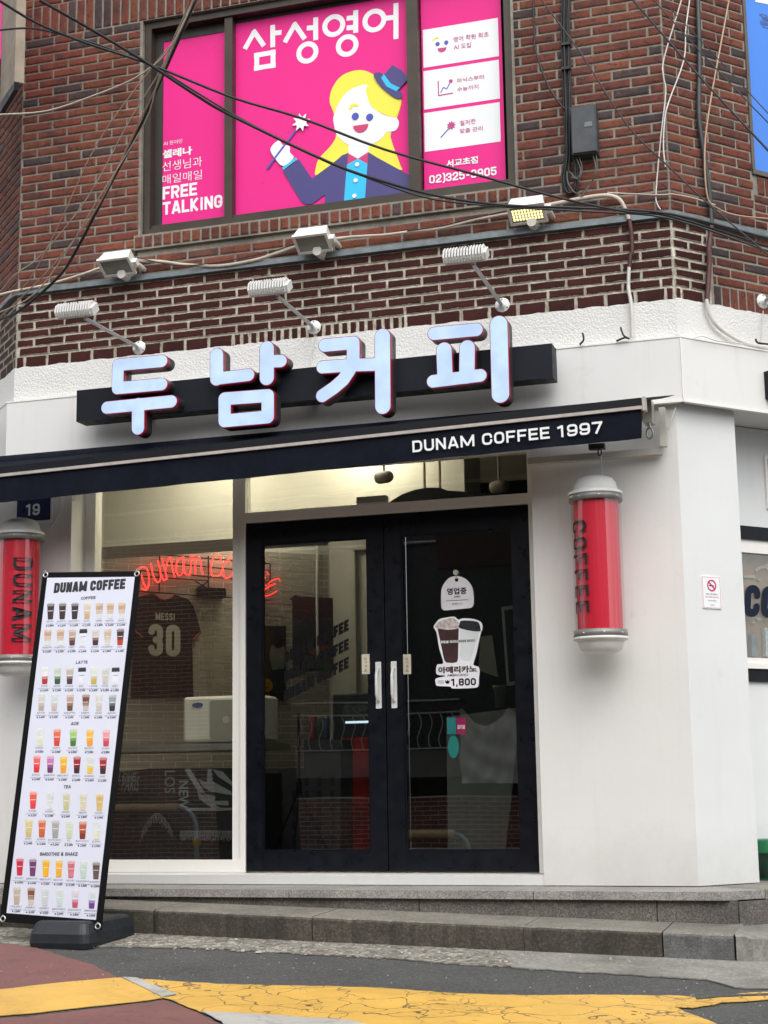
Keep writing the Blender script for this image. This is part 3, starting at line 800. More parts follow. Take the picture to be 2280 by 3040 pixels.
def door(xa, xb, hx):
    st = .105
    mb = MB()
    for a, b in ((xa, xa+st), (xb-st, xb)): prism(mb, D0, rect((a, .008), (b, 2.146)), -.03, .02, back=True)
    prism(mb, D0, rect((xa+st, .008), (xb-st, .125)), -.03, .018, back=True); prism(mb, D0, rect((xa+st, 2.146-.135), (xb-st, 2.146)), -.03, .018, back=True)
    # glazing beads
    for a, b, c, d_ in ((xa+st, .125, xb-st, .135), (xa+st, 2.001, xb-st, 2.011)): prism(mb, D0, rect((a, b), (c, d_)), -.01, .010)
    for a, c in ((xa+st, xa+st+.009), (xb-st-.009, xb-st)): prism(mb, D0, rect((a, .135), (c, 2.001)), -.01, .010)
    o = mb.build('door', mDOOR, B)
    mb = MB(); prism(mb, D0, rect((xa+st+.009, .135), (xb-st-.009, 2.001)), -.006, 0, back=True); mb.build('pane', mGLASSD, o)
    mb = MB(); prism(mb, D0, rrect(hx-.018, .965, hx+.018, 1.245, .004), .02, .0235)
    mb.tube([D0.w(hx, 1.005, .024), D0.w(hx, 1.02, .05), D0.w(hx, 1.05, .065), D0.w(hx, 1.16, .065), D0.w(hx, 1.19, .05), D0.w(hx, 1.205, .024)], .0095, 8)
    mb.build('handle', M('handle_white', (.70, .70, .68), .3, .03), o)
    for z in (.972, 1.238):
        for dx in (-.01, .01):
            pass
    return o
door(-.950, -.046, -.088); door(-.040, .864, .010)

# ------------------------------------------------------------------ upper window
mb = MB(); P1 = FP(-.14)
T_ = .035
for a, b, c, d_ in ((WX0, WZ0, WX1, WZ0+.05), (WX0, WZ1-.05, WX1, WZ1)): prism(mb, P1, rect((a, b), (c, d_)), -.08, .05, back=True)
for a, c in ((WX0, WX0+.05), (WX1-.05, WX1)): prism(mb, P1, rect((a, WZ0+.05), (c, WZ1-.05)), -.08, .05, back=True)
PW = FP(-.115)
def u_(x, y): return PW.px(x, y)
mA = u_(677, 350)[0]; mA2 = u_(700, 350)[0]; mC0 = u_(1218, 300)[0]; mC1 = u_(1252, 300)[0]
for a, c in ((mA, mA2), (mC0, mC1)): prism(mb, P1, rect((a, WZ0+.05), (c, WZ1-.05)), -.08, .035, back=True)
prism(mb, P1, rect((WX0+.05, WZ0+.05), (WX1-.05, WZ0+.08)), -.08, .03)
uw = mb.build('window', mBRZ, B)
mb = MB()   # inner dark channels
prism(mb, P1, rect((WX0+.05, WZ0+.08), (WX0+.105, WZ1-.05)), -.09, -.02); prism(mb, P1, rect((WX0+.105, WZ1-.12), (mA, WZ1-.05)), -.09, -.02)
prism(mb, P1, rect((mA2, WZ1-.075), (mC0, WZ1-.05)), -.09, -.02)
mb.build('sash_channel', mBRZD, uw)
mb = MB(); prism(mb, P1, rect((WX0+.02, WZ0+.02), (WX1-.02, WZ1-.02)), -.075, -.07); mb.build('pane', M('dark_pane', (.02, .02, .022), .1, .1), uw)
# side building window on the right wall (blue film)
PB = RP.off(-.03)
mb = MB(); prism(mb, PB, rect((.665, 4.145), (2.6, 4.175)), -.05, .045); prism(mb, PB, rect((.665, 4.175), (.688, 5.6)), -.05, .04); prism(mb, PB, rect((.665, 5.56), (2.6, 5.6)), -.05, .04)
w2 = mb.build('window', M('grey_brown_frame', (.10, .085, .075), .4, .15), B)
mb = MB(); prism(mb, PB, rect((.688, 4.175), (2.55, 5.56)), -.03, -.01); mb.build('pane', M('dark_pane', (.02, .02, .022), .1, .1), w2)
mb = MB(); prism(mb, PB, rect((.690, 4.178), (1.9, 5.555)), -.009, -.004)
bp = mb.build('window_poster', mBLUE); tag(bp, 'blue advertising film filling the window at the far upper right', 'poster', 'advertising films on the upper windows')
mb = MB(); a = PB.px(2243, 0); b = PB.px(2290, 8)
prism(mb, PB, [PB.px(2243, -40), PB.px(2400, -20), PB.px(2400, 36), PB.px(2243, 5)], -.0035, -.002); mb.build('white_panel', mPRW, bp)
text('lettering', '일\n틴', PB, pbox(PB, 2256, 44, 2300, 84), M('print_slate', (.06, .12, .28), .4), bp, .01, -.002)

# ------------------------------------------------------------------ interior
IW = Pl((-2.57, 2.2, 0), (.70, .714, 0))         # brick lined wall running back from the window
room = MB()
inner = [(-4.5, .03), (1.50, .03), (3.6, 2.36), (3.6, 4.6), (-4.5, 4.6)]
prism(room, Pl((0, 0, 0), (1, 0, 0), (0, 1, 0)), inner, -.05, -.005, back=True); room.build('interior_floor', mFLOORI)['kind'] = 'structure'
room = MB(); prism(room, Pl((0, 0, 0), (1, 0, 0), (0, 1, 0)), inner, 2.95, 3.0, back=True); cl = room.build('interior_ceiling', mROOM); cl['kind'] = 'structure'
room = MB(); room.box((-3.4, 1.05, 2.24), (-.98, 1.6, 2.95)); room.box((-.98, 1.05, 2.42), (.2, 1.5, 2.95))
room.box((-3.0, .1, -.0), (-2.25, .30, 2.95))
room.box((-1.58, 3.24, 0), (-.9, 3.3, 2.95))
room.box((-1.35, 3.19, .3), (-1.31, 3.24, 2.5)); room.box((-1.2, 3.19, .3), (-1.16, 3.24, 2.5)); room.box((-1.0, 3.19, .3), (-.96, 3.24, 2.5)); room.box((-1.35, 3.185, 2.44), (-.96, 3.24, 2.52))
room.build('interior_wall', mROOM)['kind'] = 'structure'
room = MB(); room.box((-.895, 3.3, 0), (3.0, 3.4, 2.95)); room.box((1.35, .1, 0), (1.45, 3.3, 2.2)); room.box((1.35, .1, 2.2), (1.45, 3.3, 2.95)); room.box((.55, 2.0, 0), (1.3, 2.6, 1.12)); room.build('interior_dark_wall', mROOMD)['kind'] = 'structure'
mIB = M('interior_white_brick', (.44, .41, .35), .65, .06, 10, .2, 60)
mIM = M('interior_mortar', (.85, .82, .74), .8, .03)
mb = MB(); prism(mb, IW, rect((-1.5, 0), (1.46, 2.95)), -.1, 0); ib = mb.build('interior_brick_wall', mIM); ib['kind'] = 'structure'
mbs = MB(); n_i = 0; cm = {}
for r in range(34):
    z = .55+r*.055
    x = -1.3-((r % 2)*.5)*.2
    while x < 1.44:
        a = max(x+.004, -1.3); b = min(x+.196, 1.44)
        if b-a > .02:
            if n_i < 300 and z > 1.2 and x > -.9:
                k = (round(b-a, 3));
                if k not in cm:
                    m1 = MB(); m1.box((-(b-a)/2, -.0235, -.003), ((b-a)/2, .0235, .004)); me_o = m1.build('brick', mIB, ib); cm[k] = me_o; me_o.matrix_world = IW.mat((a+b)/2, z+.0275)
                else:
                    o = bpy.data.objects.new('brick', cm[k].data); o.matrix_world = IW.mat((a+b)/2, z+.0275); o.parent = ib; COL.objects.link(o)
                n_i += 1
            else: prism(mbs, IW, rect((a, z+.004), (b, z+.051)), 0, .004)
        x += .2
mbs.build('brick_rows', mIB, ib)['kind'] = 'stuff'
mb = MB(); mb.box((-1.75, .35, 2.90), (-1.25, .75, 2.945)); mb.box((-.7, .6, 2.90), (-.2, 1.0, 2.945)); tag(mb.build('ceiling_lamp', mLAMPW), 'warm lit lamp panels on the cafe ceiling just inside the glass', 'lamp')
mb = MB(); mb.box((-2.2, 2.3, 2.90), (-1.6, 2.7, 2.945)); tag(mb.build('ceiling_lamp', mLAMPW), 'warm lit lamp panel deeper in the cafe near the brick wall', 'lamp')

# neon sign on the brick wall
NE = bpy.data.objects.new('neon_sign', None); NE.location = V(IW.w(0, 1.9)); COL.objects.link(NE)
tag(NE, 'red neon script sign on the white brick wall inside the window', 'neon sign')
NEinv = Matrix.Translation(-V(IW.w(0, 1.9)))
def child(mb, name, mat, par):
    o = mb.build(name, mat, par); o.matrix_parent_inverse = Matrix.Translation(-par.location) if par.rotation_euler[2] == 0 else par.matrix_world.inverted(); return o
NS = IW.off(.07)
A_ = lambda pts: [NS.w(*NS.px(260+x/3.318, 1560+y/3.318)) for x, y in pts]
Bq = lambda pts: [NS.w(*NS.px(720+x/3.77, 1640+y/3.77)) for x, y in pts]
mb = MB()
strokes = [[(500, 430), (540, 410), (585, 430), (605, 500), (600, 590), (575, 635), (530, 620)], [(525, 470), (550, 560), (585, 625)],
 [(625, 375), (640, 470), (665, 535), (700, 560), (720, 510), (712, 430), (695, 345)], [(712, 430), (725, 490), (755, 540), (775, 520)],
 [(735, 325), (760, 430), (785, 530)], [(768, 440), (790, 340), (820, 325), (835, 420), (860, 510)],
 [(940, 310), (890, 340), (870, 430), (900, 492), (940, 455), (944, 305), (948, 420), (965, 480), (1000, 482)],
 [(1015, 290), (1018, 390), (1010, 495)], [(1016, 350), (1045, 298), (1060, 370), (1062, 480)], [(1064, 350), (1100, 310), (1118, 400), (1135, 480)],
 [(1300, 370), (1313, 305), (1270, 290), (1225, 350), (1213, 440), (1240, 497), (1290, 492), (1325, 460)],
 [(1400, 330), (1345, 370), (1330, 450), (1360, 517), (1410, 500), (1450, 420), (1452, 340), (1420, 310), (1395, 345)],
 [(1560, 330), (1520, 350), (1490, 450), (1455, 540)], [(1470, 440), (1540, 420)], [(1640, 360), (1600, 390), (1580, 480), (1560, 560)], [(1570, 470), (1620, 455)]]
for st in strokes: mb.tube(smooth(A_(st), 4, False), .0048, 6)
for st in ([(225, 235), (262, 218), (300, 250)], [(225, 300), (262, 282)], [(225, 385), (270, 365)], [(420, 325), (400, 292), (340, 310), (297, 345), (310, 368), (372, 350), (270, 400), (232, 450), (262, 487), (320, 470), (385, 430)]):
    mb.tube(smooth(Bq(st), 4, False), .0048, 6)
child(mb, 'neon_tube', mNEON, NE)
mb = MB(); N2 = IW.off(.035)
A2 = lambda pts: [N2.w(*N2.px(260+x/3.318, 1560+y/3.318)) for x, y in pts]
for st in ([(710, 285), (1800, 375)], [(710, 285), (705, 650)], [(1190, 300), (1190, 650)], [(380, 640), (1800, 740)], [(740, 365), (1800, 470)], [(520, 445), (1800, 560)], [(520, 500), (1190, 545)], [(1062, 550), (1190, 630)], [(1190, 550), (1070, 630)], [(1800, 375), (1800, 640)]):
    mb.tube(A2(st), .006, 5)
child(mb, 'mounting_rack', mBLACK, NE)
mb = MB(); q = IW.px(260+1195/3.318, 1560+672/3.318); prism(mb, IW, rrect(q[0]-.115, q[1]-.04, q[0]+.115, q[1]+.04, .012), .02, .08); child(mb, 'transformer', mBLACK, NE)
# framed shirt on the wall
JP = IW.off(.03); J = lambda pts: [JP.px(260+x/3.318, 1560+y/3.318) for x, y in pts]
mb = MB(); body = J([(430, 1695), (455, 1120), (440, 1130), (350, 1010), (420, 780), (500, 705), (640, 668), (700, 715), (760, 735), (820, 715), (865, 682), (1000, 730), (1045, 800), (1085, 920), (1118, 1050), (1030, 1135), (1035, 1300), (1042, 1697)])
prism(mb, JP, body, -.02, 0)
jr = mb.build('football_shirt', M('shirt_dark', (.020, .008, .010), .8, .15, 8, .3, 60)); tag(jr, 'dark football shirt with name and number hanging under the neon sign', 'shirt')
mb = MB()
for st in ([(640, 668), (700, 715), (760, 735), (820, 715), (865, 682)], [(1030, 1135), (1118, 1050)], [(455, 1035), (540, 1105)]):
    pts = [JP.w(*p, .004) for p in J(st)]; mb.tube(pts, .009, 5)
mb.build('trim', M('shirt_trim', (.30, .06, .03), .7), jr)
block('number', '30', JP, pbox(JP, 597, 975, 912, 1288, 260, 1560, 3.318), M('shirt_number', (.55, .52, .44), .7), jr, .20, .004, gap=.09, rad=.16)
block('name_print', 'MESSI', JP, pbox(JP, 668, 862, 858, 935, 260, 1560, 3.318), M('shirt_number', (.55, .52, .44), .7), jr, .17, .004, gap=.12, rad=.15)
# portable air conditioner
AP = FP(1.1)
x0, z1_ = AP.px(260+935/3.318, 1560+1690/3.318); x1, _ = AP.px(725, 2080); _, z0 = AP.px(650, 2202)
mb = MB(); mb.box((x0, 1.1, z0), (x1+.12, 1.45, z1_), bev=.02)
ac = mb.build('air_conditioner', M('appliance_white', (.78, .78, .74), .45, .04)); tag(ac, 'off white boxy heater unit standing behind the shop window', 'heater')
mb = MB(); prism(mb, AP, circ(AP.px(260+1085/3.318, 1560+1770/3.318), .042, 20, .018), 0, .003); mb.build('badge', M('badge_blue', (.06, .12, .30), .4), ac)
mb = MB(); c = AP.px(260+1365/3.318, 1560+1912/3.318); prism(mb, AP, circ(c, .026, 20), 0, .004); mb.build('knob', M('knob_white', (.6, .6, .56), .4), ac)
mb = MB(); prism(mb, AP, rrect(c[0]-.125, z0+.02, c[0]+.07, z1_-.03, .02), 0, .003); mb.build('front_panel', M('panel_grey', (.36, .36, .32), .5), ac)
mb = MB(); mb.box((x0-.9, 1.05, z0-.06), (x1+.15, 1.6, z0-.01)); mb.box((x0-.85, 1.1, 0), (x0-.80, 1.15, z0-.06)); mb.box((x1, 1.1, 0), (x1+.05, 1.15, z0-.06))
tag(mb.build('shelf', M('shelf_grey', (.25, .25, .23), .6)), 'long grey ledge carrying the heater unit behind the window', 'shelf')
# sofa with throw blanket seen low in the window
SP = FP(.55)
mb = MB(); sx0, sz = SP.px(345, 2290); sx1, _ = SP.px(735, 2285)
mb.box((sx0-.5, .6, .0), (sx1+.1, 1.0, sz-.0), bev=.03)
so = mb.build('sofa', M('sofa_black', (.012, .011, .012), .8, .2)); tag(so, 'black sofa back covered by a printed throw just behind the shop window', 'sofa')
TP = FP(.59)
mb = MB(); prism(mb, TP, [TP.px(300+x/3.606, 2100+y/3.606) for x, y in [(190, 1300), (195, 690), (520, 655), (1425, 650), (1425, 1330), (800, 1320), (690, 1130), (440, 1340), (350, 1050), (230, 1330)]], 0, .012)
th = mb.build('throw_blanket', M('throw_black', (.016, .015, .017), .9, .2, 20, .5, 100)); tag(th, 'black throw with white lettering and fringe over the sofa back', 'blanket')
Z5 = lambda pts: [TP.px(300+x/3.606, 2100+y/3.606) for x, y in pts]
mb = MB(); gr = M('throw_print', (.22, .22, .22), .8)
for pl in ([(900, 660), (960, 655), (1130, 930), (1090, 940), (1040, 890)], [(1045, 770), (1140, 800), (1150, 660), (1190, 660), (1200, 790), (1400, 900), (1415, 940), (1180, 900), (1110, 860)], [(1040, 900), (1240, 960), (1210, 1000), (1370, 1000), (1375, 1050), (1220, 1040), (1290, 1075), (1200, 1080), (1060, 980)], [(1200, 660), (1310, 690), (1415, 800), (1415, 840), (1260, 740)], [(910, 1095), (960, 1075), (1415, 1075), (1415, 1100), (1200, 1110), (960, 1108)]):
    prism(mb, TP, Z5(pl), .012, .014)
mb.build('print', gr, th)
text('lettering', 'NEW', TP, pbox(TP, 840, 785, 945, 1085, 300, 2100, 3.606), gr, th, .02, .0135, rot=-90)
text('lettering', 'PARIS', TP, pbox(TP, 235, 740, 415, 900, 300, 2100, 3.606), gr, th, .0, .0135, shear=.1)
text('lettering', 'LOVE', TP, pbox(TP, 200, 700, 380, 790, 300, 2100, 3.606), gr, th, .0, .0135, shear=.1)
text('lettering', 'LOS', TP, pbox(TP, 690, 680, 800, 915, 300, 2100, 3.606), gr, th, .0, .0135, rot=-90)
mb = MB()
for i in range(150):
    x = 860+565*i/110 if i < 110 else 440+340*(i-110)/40
    y = 1320 if i < 110 else 1330-200*math.sin((i-110)/40*math.pi)
    a = TP.px(300+x/3.606, 2100+y/3.606); dz = random.uniform(.045, .07)
    mb.tube([TP.w(a[0], a[1], .012), TP.w(a[0]+random.uniform(-.008, .008), a[1]-dz*.5, .018), TP.w(a[0]+random.uniform(-.012, .012), a[1]-dz, .014)], .0022, 3, cap=False)
o = mb.build('fringe', M('fringe_grey', (.17, .17, .17), .9), th); o['kind'] = 'stuff'
# interior posters, counter clutter
IP = IW.off(.012)
def poster_px(P, pts, mat, name, lab, cat, ox, oy, s, th=.008, grp=None):
    mb = MB(); prism(mb, P, [P.px(ox+x/s, oy+y/s) for x, y in pts], 0, th); o = mb.build(name, mat); tag(o, lab, cat, grp); return o
p1 = poster_px(IP, [(300, 825), (480, 825), (480, 1660), (300, 1660)], M('poster_dark', (.05, .055, .07), .5, .5, 3), 'wall_poster', 'dark picture poster of a seated person on the brick wall behind left door', 'poster', 720, 1640, 3.77)
Q = lambda pts: [IP.px(720+x/3.77, 1640+y/3.77) for x, y in pts]
mb = MB(); prism(mb, IP, smooth(Q([(350, 1030), (430, 1030), (470, 1080), (455, 1200), (310, 1210), (310, 1070)]), 4), .008, .010); mb.build('print_shirt', M('p_white', (.30, .26, .25), .6), p1)
mb = MB(); prism(mb, IP, Q([(305, 1200), (460, 1200), (455, 1300), (330, 1320)]), .008, .011); mb.build('print_shorts', M('p_teal', (.18, .26, .24), .6), p1)
mb = MB(); prism(mb, IP, smooth(Q([(350, 960), (430, 960), (440, 1050), (385, 1075), (345, 1040)]), 4), .010, .012); mb.build('print_head', M('p_hair', (.05, .03, .03), .6), p1)
p2 = poster_px(IP, [(560, 740), (1070, 740), (1070, 1320), (560, 1320)], M('poster_purple', (.055, .045, .055), .5, .5, 4), 'wall_poster', 'wide dark artwork poster hung under the dark banner behind the left door', 'poster', 720, 1640, 3.77)
mb = MB(); prism(mb, IP, Q([(700, 1100), (900, 1030), (960, 1060), (800, 1150)]), .008, .010); prism(mb, IP, Q([(960, 1180), (1060, 1150), (1060, 1230)]), .008, .010); mb.build('print_orange', M('p_orange', (.30, .10, .03), .6), p2)
mb = MB(); prism(mb, IP, Q([(680, 1150), (950, 1180), (1000, 1310), (700, 1300)]), .009, .011); mb.build('print_green', M('p_green', (.09, .12, .07), .6), p2)
poster_px(IP, [(525, 525), (595, 470), (622, 490), (1015, 515), (1020, 480), (1095, 560), (1090, 580), (1070, 560), (1070, 738), (556, 738), (556, 540)], M('shirt_red', (.085, .020, .012), .8, .3), 'hanging_shirt', 'dark red shirt hung above the wide poster behind left door', 'shirt', 720, 1640, 3.77)
poster_px(IP, [(215, 820), (300, 825), (300, 1580), (215, 1580)], M('poster_brown', (.09, .055, .03), .6, .6, 6), 'wall_poster', 'narrow brown collage poster at the left edge of the left door', 'poster', 720, 1640, 3.77)
IP2 = IP.off(.02); mb = MB(); c = IP2.px(720+265/3.77, 1640+1490/3.77); prism(mb, IP2, circ(c, .055), 0, .01); fc = mb.build('round_face_sign', M('face_yellow', (.45, .30, .02), .5)); tag(fc, 'yellow round face sticker low on the brown collage poster', 'sticker')
mb = MB()
for dx in (-.016, .02): prism(mb, IP2, circ((c[0]+dx, c[1]+.014), .006, 10), .01, .012)
prism(mb, IP2, rect((c[0]-.02, c[1]-.022), (c[0]+.02, c[1]-.016)), .01, .012); mb.build('face_print', mPRK, fc)
# menu poster with pale lower print, counter fridge, cans
CP = FP(1.6)
mb = MB(); x0, z1_ = CP.px(986, 2060); x1, z0 = CP.px(1110, 2560)
mb.box((x0, 1.6, 0), (x1+.05, 2.0, z1_), bev=.01); fg = mb.build('display_fridge', M('fridge_dark', (.02, .026, .03), .4)); tag(fg, 'dark glass display fridge standing behind the left door', 'fridge')
mb = MB(); a = CP.px(1026, 2143); b = CP.px(1096, 2150); prism(mb, CP, rect((a[0], a[1]-.012), (b[0], a[1]+.004)), 0, .004); mb.build('light_strip', mat_emit('fridge_led', (.75, .9, 1.), 1.6), fg)
mb = MB(); a = CP.px(1018, 2085); b = CP.px(1098, 2140); prism(mb, CP, rect((a[0], b[1]), (b[0], a[1])), 0, .003); mb.build('fridge_pane', M('fridge_inside', (.09, .11, .11), .25, .7, 30), fg)
mb = MB(); a = CP.px(1018, 2190); b = CP.px(1098, 2540); prism(mb, CP, rect((a[0], b[1]), (b[0], a[1])), 0, .003); mb.build('lower_panel', M('fridge_red', (.34, .014, .014), .5, .6, 7), fg)
BP_ = FP(.9)
bx = [BP_.px(*p) for p in ((902, 2196), (1012, 2196), (1012, 2530), (800, 2530), (800, 2290), (858, 2280), (902, 2280))]
mb = MB(); prism(mb, BP_, [bx[0], bx[1], bx[2], bx[3], bx[4], bx[5], bx[6]], -.25, 0); cb = mb.build('carton_stack', M('carton_dark', (.085, .09, .098), .6, .25)); tag(cb, 'dark printed cartons stacked inside behind the left door', 'cartons')
mb = MB()
for r in range(5):
    for k in range(5):
        px_, py_ = 835+k*38, 2320+r*44
        if r == 0 and k < 2: continue
        a = BP_.px(px_, py_); prism(mb, BP_, [(a[0]-.016, a[1]+.035), (a[0]-.011, a[1]-.03), (a[0]+.011, a[1]-.03), (a[0]+.016, a[1]+.035)], 0, .002)
mb.build('cup_print', M('cup_print_brown', (.06, .03, .028), .6), cb)
for i, (px_, col) in enumerate(((936, (.25, .03, .05)), (955, (.05, .09, .07)), (975, (.04, .07, .12)))):
    a = CP.px(px_, 2196); t_ = CP.px(px_, 2128); mb = MB(); mb.lathe((a[0], 1.55, a[1]), [(0, 0), (.024, 0), (.026, .01), (.026, t_[1]-a[1]-.012), (.02, t_[1]-a[1]), (0, t_[1]-a[1])], 14)
    tag(mb.build('drink_can', M('can%d' % i, col, .3, .3, 40)), ('red', 'green', 'blue')[i]+' drink can on the cartons behind the left door glass', 'can', 'drink cans behind the left door')
# camera tripod style stand behind left door
TPc = FP(.75)
mb = MB(); top = TPc.px(888, 2345)
for p in ((812, 2530), (975, 2530), (888, 2540)):
    q = TPc.px(*p); mb.tube([TPc.w(*top), TPc.w(q[0], q[1], .1 if p[0] == 888 else 0)], .006, 6)
mb.tube([TPc.w(*top), TPc.w(top[0], top[1]+.5)], .010, 6); mb.tube([TPc.w(top[0], top[1]-.03), TPc.w(top[0], top[1]+.05)], .022, 8)
tag(mb.build('tripod_stand', mBLACK), 'black tripod stand with thin splayed legs inside the left door', 'tripod')
# right door interior: pale board, monitor, blinds bars
GP = FP(.8)
mb = MB(); prism(mb, GP, [GP.px(*p) for p in ((1325, 2128), (1545, 2100), (1500, 2530), (1330, 2530))], -.02, 0); tag(mb.build('pale_board', M('board_grey', (.52, .52, .48), .6, .15, 5)), 'pale grey board leaning inside the right door', 'board')
mb = MB(); prism(mb, GP, [GP.px(*p) for p in ((1488, 1802), (1540, 1795), (1545, 2030), (1505, 2036))], -.03, 0); mn = mb.build('monitor', M('monitor_white', (.6, .62, .6), .4)); tag(mn, 'white framed monitor turned sideways inside the right door', 'monitor')
mb = MB(); prism(mb, GP, [GP.px(*p) for p in ((1497, 1812), (1536, 1806), (1540, 2020), (1512, 2025))], 0, .003); mb.build('screen', M('monitor_screen', (.03, .04, .045), .15), mn)
mb = MB(); prism(mb, GP, [GP.px(*p) for p in ((1426, 1890), (1460, 1885), (1478, 2010), (1420, 1990))], -.01, 0); tag(mb.build('paper_sheet', M('paper_dim', (.5, .48, .42), .7)), 'sheet of paper propped beside the monitor inside right door', 'paper')
mb = MB(); a = GP.px(1482, 2035); mb.lathe((a[0], .8, a[1]-.14), [(0, 0), (.028, 0), (.038, .12), (.042, .12), (.042, .14), (0, .14)], 16); tag(mb.build('paper_cup', M('cup_cream', (.30, .29, .26), .6)), 'upturned paper cup below the monitor inside right door', 'cup')
mb = MB(); c = GP.px(1567, 2440)
for k in range(2): mb.box((c[0]-.07, .82, c[1]-.06+k*.075), (c[0]+.05, .95, c[1]+.005+k*.075), bev=.02)
cu = mb.build('striped_cushion', M('cushion_white', (.45, .43, .41), .8)); tag(cu, 'red and white striped cushions low at right of the right door', 'cushion')
mb = MB()
for k in range(6): 
    for j in range(2):
        x = c[0]-.062+k*.02; prism(mb, FP(.82), rect((x, c[1]-.05+j*.075), (x+.009, c[1]-.003+j*.075)), 0, .002)
mb.build('stripe', M('cushion_red', (.35, .02, .02), .8), cu)
# transom shelf speaker, hanging speakers, pipes, black stepped shelf
mb = MB(); a = D0.px(700+643/1.765, 1340+280/1.765); b = D0.px(700+803/1.765, 1340+238/1.765)
mb.box((a[0], -.05, 2.216), (b[0], .0-.005+.0, 2.262), bev=.006); tag(mb.build('sensor_box', M('sensor_grey', (.30, .28, .27), .5)), 'small grey box sensor on the rail above the left door', 'sensor')
SPp = FP(.7)
for px_, py_, lab in ((1140, 1418, 'grey bullet shaped speaker hanging behind the transom above left door'), (1482, 1447, 'dim round speaker hanging behind the transom at far right')):
    c = SPp.px(px_, py_); mb = MB(); ax = Matrix.Rotation(math.radians(90), 3, 'Y') @ Matrix.Rotation(.3, 3, 'X')
    mb.lathe((c[0]-.05, .7, c[1]), [(0, 0), (.034, .0), (.042, .02), (.042, .09), (.03, .115), (0, .115)], 18, axis=ax); mb.tube([(c[0], .7, c[1]+.04), (c[0], .7, c[1]+.4)], .008, 6)
    tag(mb.build('hanging_speaker', M('speaker_grey', (.16, .14, .12), .6)), lab, 'speaker', 'speakers hung behind the transom')
mb = MB()
for px_ in (1254, 1300):
    c = SPp.px(px_, 1445); mb.tube([(c[0], .75, c[1]), (c[0], .75, c[1]+.5)], .010, 6)
tag(mb.build('hanging_rods', M('rod_cream', (.40, .35, .27), .6)), 'two pale rods holding the black rack behind the transom', 'rods')
mb = MB(); q = [SPp.px(700+x/1.765, 1340+y/1.765) for x, y in [(800, 268), (870, 225), (940, 200), (1000, 190), (1070, 190), (1110, 205), (1220, 212), (1240, 225), (1300, 218), (1400, 225), (1400, 260), (1100, 290), (800, 300)]]
prism(mb, SPp, q, -.3, 0); tag(mb.build('hanging_rack', mBLACK), 'black stepped rack hanging behind the transom above right door', 'rack')
mb = MB(); q = IW.px(935, 1800); mb.tube([IW.w(q[0], 1.55, .05), IW.w(q[0]-.005, 2.0, .05), IW.w(q[0]+.004, 2.6, .05)], .012, 8); tag(mb.build('white_pipe', M('pipe_white_in', (.62, .60, .55), .5)), 'thin white pipe running down the interior brick wall', 'pipe')
# behind the side window
mb = MB(); SQ = RQ.off(-.05)
prism(mb, SQ, rect((.2, .9), (3.0, 2.3)), -.05, 0); mb.build('interior_side_wall', M('brown_backing', (.34, .20, .11), .8, .4, 4))['kind'] = 'structure'
def rib(px0, py0, px1, py1, off, mat, name, lab, cat):
    P = RQ.off(off); a = P.px(px0, py0); b = P.px(px1, py1); mb = MB()
    prism(mb, P, [(a[0], b[1]), (b[0], b[1]), (b[0]-.004, a[1]), (a[0]+.006, a[1]+.004)], -.01, .02); o = mb.build(name, mat); tag(o, lab, cat)
rib(2263, 1866, 2290, 1950, -.035, M('cup_stack', (.55, .58, .60), .3, .3, 60), 'cup_stack', 'stack of clear plastic cups behind the right hand side window', 'cups')
rib(2222, 1885, 2246, 1950, -.035, M('grey_bag', (.20, .22, .25), .7, .3, 10), 'grey_bag', 'crumpled grey bag behind the right hand side window', 'bag')
def shard(P, pts, mat, nm, par=None): 
    mb = MB(); prism(mb, P, pts, 0, .004); return mb.build(nm, mat, par)
tp = RQ.off(-.045); tt = lambda pts: [tp.px(2040+x/4.808, 1660+y/4.808) for x, y in pts]
mb = MB()
for pl in ([(960, 160), (1000, 110), (1090, 90), (1100, 130), (1020, 150), (970, 190)], [(790, 240), (950, 230), (960, 270), (800, 265)], [(970, 850), (1030, 830), (1075, 870), (1000, 890)], [(880, 905), (960, 890), (950, 925)], [(975, 285), (1040, 290), (1020, 315)], [(1110, 60), (1160, 90), (1150, 180), (1100, 120)]): prism(mb, tp, tt(pl), 0, .01)
tag(mb.build('paper_scraps', M('paper_scrap', (.50, .42, .27), .8)), 'torn cream paper scraps taped up behind the side window', 'paper')
wl_ = FP(0)
LTR = RQ.off(-.004)
ol = bpy.data.objects.new('window_lettering', None); COL.objects.link(ol); tag(ol, 'large navy slanted letters stuck on the right hand side window', 'lettering')
block('letter', 'CO', LTR, (LTR.px(2211, 1780)[0], LTR.px(2240, 1832)[1], LTR.px(2305, 1780)[0], LTR.px(2240, 1737)[1]), M('navy_vinyl', (.010, .016, .034), .7, spec=.15), ol, .25, .002, shear=.14, gap=.08)

